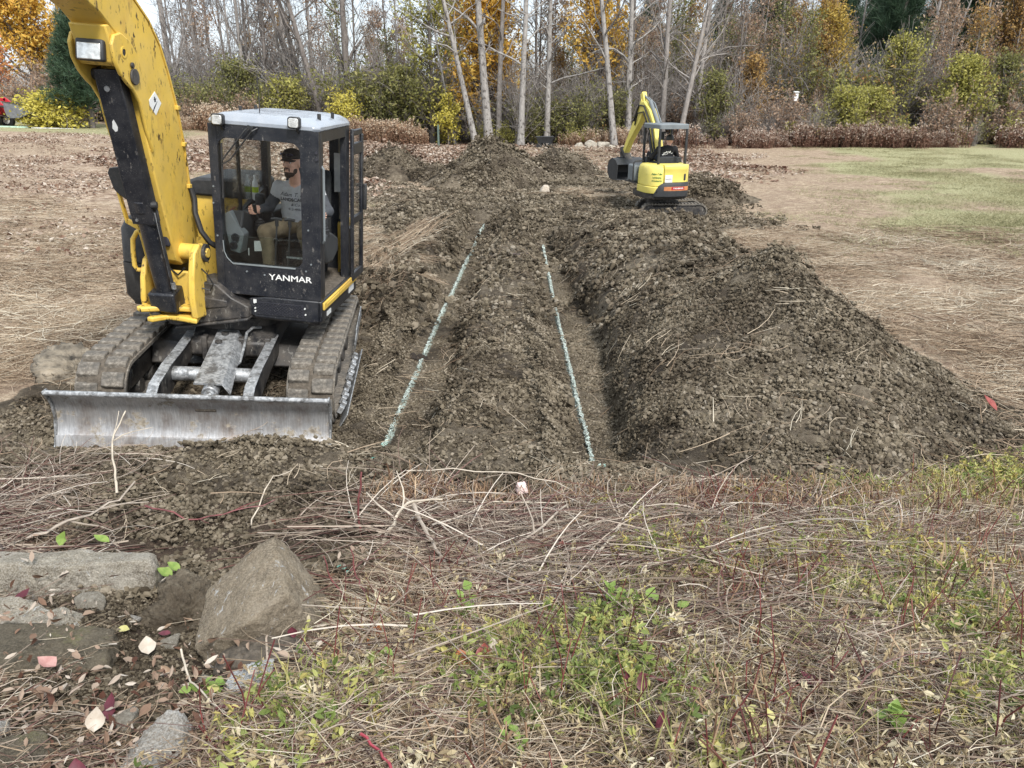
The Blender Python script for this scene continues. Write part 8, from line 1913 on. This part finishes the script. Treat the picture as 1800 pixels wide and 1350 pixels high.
x, y = place(900, (-0.8, 4.4), (1.15, 5.2), lambda x, y: fore(x, y) * np.clip(0.12 + 1.6 * fbm(x, y, 0.6, 3, 167) + 0.25 * sstep(0, 1.2, x), 0, 1) * np.where(blob(0.1, 4.1, 0.8, 0.45)(x, y) > 0.35, 0.1, 1), R6); put('grass_tufts', gt, x, y, 0.6, 1.1, M['blade'], 0.0, k=0.4, r=R6)
M['fluff'] = m_inst('dry_weed_fluff', S((0.22, 0.16, 0.10), (0.38, 0.30, 0.18), (0.54, 0.46, 0.29), (0.68, 0.62, 0.48)), 0.9, 0.2, 0, 0.1, 0.5)
x, y = place(560, (-1.2, 3.2), (1.15, 3.6), lambda x, y: fore(x, y) * np.where(x < -0.7, 0.15, 1) * np.clip(0.45 + 0.8 * fbm(x, y, 0.5, 2, 165), 0, 1), R6); put('dry_weeds_low', tp, x, y, 0.6, 1.15, M['fluff'], 0.0, k=0.5, r=R6)

# long single stems lying about: each one a thing
def stick(label, pts, r0, r1, col, seed, side=()):
    mb = MB(); rr = np.random.default_rng(seed); P = np.array(pts, float); t0 = np.linspace(0, 1, len(P)); t = np.linspace(0, 1, 12)
    Q = np.stack([np.interp(t, t0, P[:, a]) for a in range(3)], 1)
    for _ in range(2): Q[1:-1] = (Q[:-2] + 2 * Q[1:-1] + Q[2:]) / 4
    Q[:, 2] += all_h(Q[:, 0], Q[:, 1]); Q += rr.normal(0, 0.004, Q.shape); mb.tube(Q, np.linspace(r0, r1, 12), 6)
    for f, l in side:
        i = int(f * 10); d = Q[i + 1] - Q[i]; d /= np.linalg.norm(d); p = limb(rr, Q[i], d + rr.normal(0, 0.5, 3) + v3(0, 0, 0.2), l, 5, 0.12, 0); mb.tube(p, np.linspace(r0 * 0.55, r1 * 0.5, 5), 5)
    return tag(mb.build('stick', col, smooth=60), label, 'stick', 'cut stems lying on the bank')
TR_, TG_, TP_ = m_plain('red_bark', (0.16, 0.05, 0.05), 0.5, 0, 0.35, 20), m_plain('grey_twig_bark', (0.34, 0.29, 0.24), 0.7, 0, 0.3, 20), m_plain('peeled_twig', (0.48, 0.42, 0.34), 0.7, 0, 0.25, 20)
stick('long reddish stem lying across the earth above the peaked boulder', [(-2.5, 4.6, 0.08), (-2.2, 4.46, 0.05), (-1.9, 4.5, 0.05), (-1.62, 4.62, 0.10)], 0.007, 0.004, TR_, 1, ((0.5, 0.25), (0.8, 0.2)))
stick('short hooked stem at the end of the long reddish stem', [(-1.72, 4.42, 0.03), (-1.72, 4.55, 0.06), (-1.68, 4.75, 0.16), (-1.55, 4.85, 0.16)], 0.006, 0.003, TP_, 2)
stick('pale forked stem at the left end of the brush heap', [(-0.78, 4.0, 0.02), (-0.72, 4.12, 0.12), (-0.66, 4.2, 0.22), (-0.45, 4.35, 0.20)], 0.013, 0.006, TP_, 3, ((0.45, 0.3), (0.6, 0.25)))
stick('thick grey stick slanting down through the brush heap', [(-0.62, 4.25, 0.2), (-0.45, 3.8, 0.08), (-0.3, 3.45, 0.05)], 0.012, 0.009, TG_, 4)
stick('grey stick pointing up to the right in the brush heap', [(-0.3, 3.6, 0.06), (0.05, 3.95, 0.12), (0.35, 4.3, 0.22)], 0.011, 0.006, TG_, 5, ((0.7, 0.3),))
stick('brown stick lying from the brush heap towards the right', [(-0.1, 3.7, 0.05), (0.25, 4.05, 0.12), (0.55, 4.4, 0.12)], 0.010, 0.006, m_plain('brown_bark', (0.20, 0.13, 0.08), 0.7, 0, 0.3, 20), 6)
stick('white curved twig on the right side of the brush heap', [(0.42, 3.55, 0.03), (0.55, 3.8, 0.12), (0.66, 4.05, 0.12)], 0.010, 0.006, TP_, 7)
stick('bent pale reed arching over the rim of the cut', [(-0.75, 4.95, 0.12), (-0.3, 5.0, 0.16), (0.1, 5.0, 0.18), (0.5, 4.85, 0.08), (0.62, 4.65, 0.0)], 0.005, 0.003, TP_, 8)
stick('straight pale stem lying behind the stubble', [(-0.4, 4.62, 0.10), (0.0, 4.64, 0.12), (0.4, 4.6, 0.1)], 0.006, 0.004, TP_, 9)
stick('red upright stem with a broken top left of the brush heap', [(-0.92, 4.05, 0.0), (-0.93, 4.08, 0.2), (-0.9, 4.12, 0.42)], 0.008, 0.006, TR_, 10)
stick('red shoot leaning up beside the peaked boulder', [(-0.72, 2.95, 0.0), (-0.80, 2.98, 0.15), (-0.86, 3.0, 0.34)], 0.005, 0.003, TR_, 11, ((0.3, 0.15),))
stick('second red shoot beside the peaked boulder, nearer the brush', [(-0.66, 3.0, 0.0), (-0.74, 3.1, 0.14), (-0.76, 3.14, 0.30)], 0.005, 0.003, TR_, 12)
stick('dark red stem lying across the weeds, lower right of centre', [(0.15, 2.45, 0.04), (0.45, 2.2, 0.08), (0.75, 2.0, 0.05), (0.9, 1.85, 0.03)], 0.006, 0.004, TR_, 13, ((0.5, 0.2),))
stick('dark red stem in the bottom left among dead leaves', [(-1.0, 2.05, 0.06), (-0.75, 1.95, 0.06), (-0.55, 1.9, 0.04)], 0.006, 0.003, TR_, 14)
stick('bright red twig at the bottom edge', [(-0.45, 1.8, 0.10), (-0.35, 1.68, 0.07), (-0.28, 1.6, 0.03)], 0.005, 0.004, m_plain('bright_red_bark', (0.32, 0.05, 0.07), 0.5, 0, 0.2, 20), 15)
stick('straight slanting stick lying in the middle ridge between the lines', [(-0.35, 13.2, 0.05), (0.1, 13.2, 0.06), (0.28, 13.35, 0.05)], 0.02, 0.012, m_plain('wet_bark', (0.07, 0.05, 0.045), 0.7), 16)
stick('grey stem lying at the far left among brush', [(-3.0, 4.1, 0.06), (-2.7, 4.25, 0.15), (-2.5, 4.55, 0.30)], 0.011, 0.006, TG_, 17, ((0.4, 0.4), (0.7, 0.3)))
stick('pale broken stem standing in front of the blade corner', [(-2.75, 4.75, 0.05), (-2.85, 4.95, 0.3), (-2.78, 5.1, 0.52)], 0.009, 0.005, TP_, 18, ((0.4, 0.4), (0.6, 0.35)))
stick('thin stalk slanting out of the hollow below the peaked boulder', [(-1.28, 2.42, 0.12), (-1.18, 2.25, 0.05), (-0.95, 2.02, 0.04)], 0.004, 0.003, TP_, 19)
stick('pale curved branch lying in the weeds on the right', [(1.05, 2.95, 0.03), (1.2, 3.1, 0.05), (1.5, 3.25, 0.05)], 0.008, 0.004, TP_, 20)

# single fallen leaves one can point to
def leaf_shape(L, W, cup, seed):
    r = np.random.default_rng(seed); n = 7; v, f = [], []
    for i, t in enumerate(np.linspace(0, 1, n)):
        w_ = W * math.sin(math.pi * min(1, t ** 0.8)) * (1 + r.normal(0, 0.06)) + 0.0008
        zc = cup * (t - 0.5) ** 2 * 2; v += [(-w_, L * (t - 0.5), zc + cup * 0.8 * w_ / W), (0, L * (t - 0.5), zc), (w_, L * (t - 0.5), zc + cup * 0.8 * w_ / W * r.uniform(0.5, 1.3))]
        if i: b = 3 * i; f += [(b - 3, b - 2, b + 1, b), (b - 2, b - 1, b + 2, b + 1)]
    return np.array(v), f
def m_oneleaf(name, a, b):
    t = NT(name); c = t.ramp(t.noise(30, 5, t.co(), 0.7), [(0.3, a), (0.7, b)]); q_ = t.n('BsdfPrincipled', {'Base Color': c, 'Roughness': 0.5}); tl = t.n('BsdfTranslucent', {'Color': c}); mx = t.n('MixShader', {0: 0.25, 1: q_.outputs[0], 2: tl.outputs[0]}); t.t.links.new(mx.outputs[0], t.out.inputs[0]); return t.m
LM = {'maroon': m_oneleaf('maroon_leaf', (0.09, 0.022, 0.035), (0.20, 0.05, 0.07)), 'red': m_oneleaf('red_leaf', (0.22, 0.04, 0.035), (0.42, 0.12, 0.10)), 'orange': m_oneleaf('rust_orange_leaf', (0.30, 0.08, 0.03), (0.50, 0.18, 0.06)), 'cream': m_oneleaf('cream_leaf', (0.50, 0.42, 0.33), (0.66, 0.60, 0.52)),
      'yellow': m_oneleaf('pale_yellow_leaf', (0.52, 0.48, 0.16), (0.66, 0.62, 0.30)), 'pink': m_oneleaf('pink_leaf', (0.45, 0.20, 0.18), (0.62, 0.38, 0.34)), 'green': m_oneleaf('fresh_green_leaf', (0.15, 0.25, 0.045), (0.30, 0.40, 0.10)), 'tan': m_oneleaf('tan_curled_leaf', (0.30, 0.20, 0.13), (0.46, 0.34, 0.25))}
def leaf(label, x, y, dz, L, W, col, rx, ry, rz, seed, dy=0.0):
    v, f = leaf_shape(L * 0.78, W * 0.82, 0.45 * W, seed); mb = MB(); mb.add(v, f); o = mb.build('fallen_leaf', LM[col], smooth=60); o.location = (x, y, float(top_z(np.array([x]), np.array([y]))[0]) + min(dz, 0.09)); o.rotation_euler = (rx, ry, rz)
    return tag(o, label, 'leaf', 'single fallen leaves on the bank')
leaf('folded maroon leaf hanging on the dark red stem, left of the pair', 0.40, 2.13, 0.10, 0.09, 0.024, 'maroon', 0.9, 0.2, 0.5, 1)
leaf('folded maroon leaf hanging on the dark red stem, right of the pair', 0.45, 2.12, 0.11, 0.09, 0.024, 'maroon', 1.0, -0.2, -0.3, 2)
leaf('large maroon leaf standing on its tip, bottom centre', 0.47, 1.88, 0.07, 0.11, 0.036, 'maroon', 1.15, 0.1, 0.15, 3)
leaf('big orange and red leaf among green weeds, lower centre', -0.20, 2.45, 0.06, 0.11, 0.050, 'orange', 0.5, 0.2, 0.6, 4)
leaf('big crimson leaf touching the orange one, lower centre', -0.11, 2.50, 0.07, 0.11, 0.042, 'red', 0.7, -0.2, -0.2, 5)
leaf('pink-tinged leaf just right of the crimson one', -0.04, 2.52, 0.06, 0.08, 0.030, 'pink', 0.6, -0.3, -0.8, 6)
leaf('pale leaf standing above the crimson one', -0.08, 2.58, 0.09, 0.07, 0.026, 'cream', 0.9, 0.2, 0.4, 7)
leaf('rust-red leaf beside the pale yellow one, right of the stones', -0.57, 2.66, 0.06, 0.10, 0.030, 'orange', 0.9, 0.3, -0.4, 8)
leaf('second rust-red leaf below the first, right of the stones', -0.58, 2.58, 0.04, 0.09, 0.026, 'orange', 0.5, 0.2, 0.9, 9)
leaf('pale yellow leaf lying against the rust-red ones', -0.64, 2.60, 0.03, 0.10, 0.032, 'yellow', 0.4, 0.0, 1.1, 10)
leaf('wine-red leaf upright in the brush heap', 0.29, 3.88, 0.14, 0.10, 0.036, 'red', 1.2, 0.1, 0.2, 11)
leaf('maroon leaf hanging over the left end of the long slab', -2.32, 3.06, 0.26, 0.13, 0.035, 'maroon', 0.8, 0.3, -0.7, 12)
leaf('bright green leaf upright on top of the long slab', -2.28, 3.38, 0.18, 0.10, 0.034, 'green', 1.1, 0.2, -0.4, 13)
leaf('olive leaf lying flat on top of the long slab', -2.10, 3.40, 0.14, 0.12, 0.030, 'green', 0.3, 0.0, 1.3, 14)
leaf('yellow-green leaf at the right end of the long slab, upper of two', -1.78, 3.44, 0.20, 0.10, 0.036, 'green', 0.6, 0.0, 1.4, 15)
leaf('yellow-green leaf at the right end of the long slab, lower of two', -1.78, 3.34, 0.17, 0.11, 0.042, 'green', 0.5, 0.0, 1.5, 16)
leaf('round cream leaf above the mossy slab', -1.50, 2.58, 0.12, 0.10, 0.042, 'cream', 0.6, 0.1, 0.5, 17)
leaf('orange-pink leaf on the mossy slab at the left edge', -1.74, 2.32, 0.14, 0.10, 0.036, 'pink', 0.4, 0.1, 1.4, 18)
leaf('cream leaf folded over the dark end of the mossy slab', -1.37, 1.98, 0.06, 0.10, 0.034, 'cream', 1.0, 0.2, 0.3, 19)
leaf('maroon leaf curled behind the folded cream one', -1.34, 2.03, 0.08, 0.11, 0.034, 'maroon', 0.9, -0.3, -0.3, 20)
leaf('dark maroon leaf at the bottom left corner', -1.24, 1.66, 0.06, 0.10, 0.036, 'maroon', 0.8, 0.0, 0.4, 21)
leaf('broad tan leaf lying in the weeds, lower right', 1.15, 1.88, 0.05, 0.13, 0.040, 'tan', 0.3, 0.1, 1.2, 22)
leaf('maroon leaf lying in the weeds on the right', 1.05, 2.15, 0.05, 0.13, 0.036, 'maroon', 0.3, 0.1, 0.8, 23)
leaf('crimson leaf against the right edge of the photo beside the heap', 4.25, 6.35, 0.10, 0.22, 0.07, 'red', 0.7, 0.1, 0.7, 24)
leaf('creamy white leaf lying in the weeds right of centre', 0.62, 2.62, 0.04, 0.08, 0.032, 'cream', 0.4, 0.1, 0.9, 25)
for i in range(60):
    x = float(R6.uniform(-2.1, 2.2)) if i < 36 else float(R6.uniform(-2.1, -0.7)); y = float(R6.uniform(1.5, 3.6))
    if abs(x) > 0.62 * y + 0.1: continue
    c_ = ['cream', 'tan', 'tan', 'maroon', 'cream', 'yellow'][i % 6]
    o = leaf({'cream': 'cream dead leaf in the litter of the bank', 'tan': 'tan curled dead leaf in the litter of the bank', 'maroon': 'small maroon leaf in the litter of the bank', 'yellow': 'small pale yellow leaf in the litter of the bank'}[c_], x, y, 0.035, float(R6.uniform(0.05, 0.085)), float(R6.uniform(0.016, 0.028)), c_, float(R6.normal(0, 0.5)), float(R6.normal(0, 0.4)), float(R6.uniform(0, 6.28)), 40 + i)
    o['group'] = {'cream': 'cream litter leaves', 'tan': 'tan litter leaves', 'maroon': 'small maroon litter leaves', 'yellow': 'small yellow litter leaves'}[c_]

# fresh plants
def plant(label, x, y, n, h, s0, seed, col='green', spread=0.6):
    r = np.random.default_rng(seed); z = float(all_h(np.array(x), np.array(y))); t = thing('green_plant', label, 'plant', (x, y, z), None, 'fresh green plants on the bank'); sm = MB()
    for i in range(n):
        a = r.uniform(0, 6.283); e = r.uniform(0.1, spread); p = limb(r, (r.normal(0, 0.02), r.normal(0, 0.02), -0.01), (math.cos(a) * math.sin(e), math.sin(a) * math.sin(e), math.cos(e)), h * r.uniform(0.5, 1.1), 5, 0.12, -0.02); sm.tube(p, np.linspace(0.0022, 0.0012, 5), 5)
        for k in range(3):
            b = p[4 - k] if k else p[4]; L = s0 * r.uniform(0.7, 1.15); v, f = leaf_shape(L, L * 0.36, 0.004, seed * 50 + i * 3 + k); Q = rotm(r.uniform(0.1, 0.7), r.normal(0, 0.3), r.uniform(0, 6.283))
            lb = MB(); lb.add((v + v3(0, L * 0.5, 0)) @ Q.T + b, f); lb.build('leaf', LM[col] if r.uniform() > 0.12 else LM['yellow'], t, smooth=60)
    sm.build('stem', LM['green'], t)
plant('bright green plant below the brush heap, left of centre', -0.20, 2.98, 5, 0.14, 0.06, 1)
plant('low green shoots left of the orange leaf', -0.05, 2.72, 6, 0.10, 0.05, 2)
plant('small green seedling of round leaves, upper one left of centre', -0.42, 2.36, 3, 0.10, 0.045, 3)
plant('ferny green seedling below the round-leaved one', -0.38, 2.17, 7, 0.08, 0.04, 4, spread=1.0)
plant('little bright green plant under the muddy stone', -1.10, 2.24, 6, 0.07, 0.04, 5, spread=1.0)
plant('green-yellow plant right of the brush heap', 0.50, 2.98, 5, 0.13, 0.055, 6)
plant('pale green plant at the right foot of the brush heap', 0.66, 2.85, 5, 0.12, 0.055, 7)
plant('tall green weed at the bottom edge, centre', 0.03, 1.85, 8, 0.12, 0.035, 8)
plant('green plant among dead stalks, lower right', 1.20, 1.86, 6, 0.11, 0.05, 9)
plant('low green plant right of the orange and crimson leaves', 0.18, 2.52, 7, 0.09, 0.04, 10)
plant('yellow-leaved plant at the bottom, right of centre', 0.75, 1.85, 9, 0.10, 0.034, 11, 'yellow')
plant('yellow grassy plant at the bottom edge', 0.60, 1.72, 9, 0.10, 0.034, 12, 'yellow')
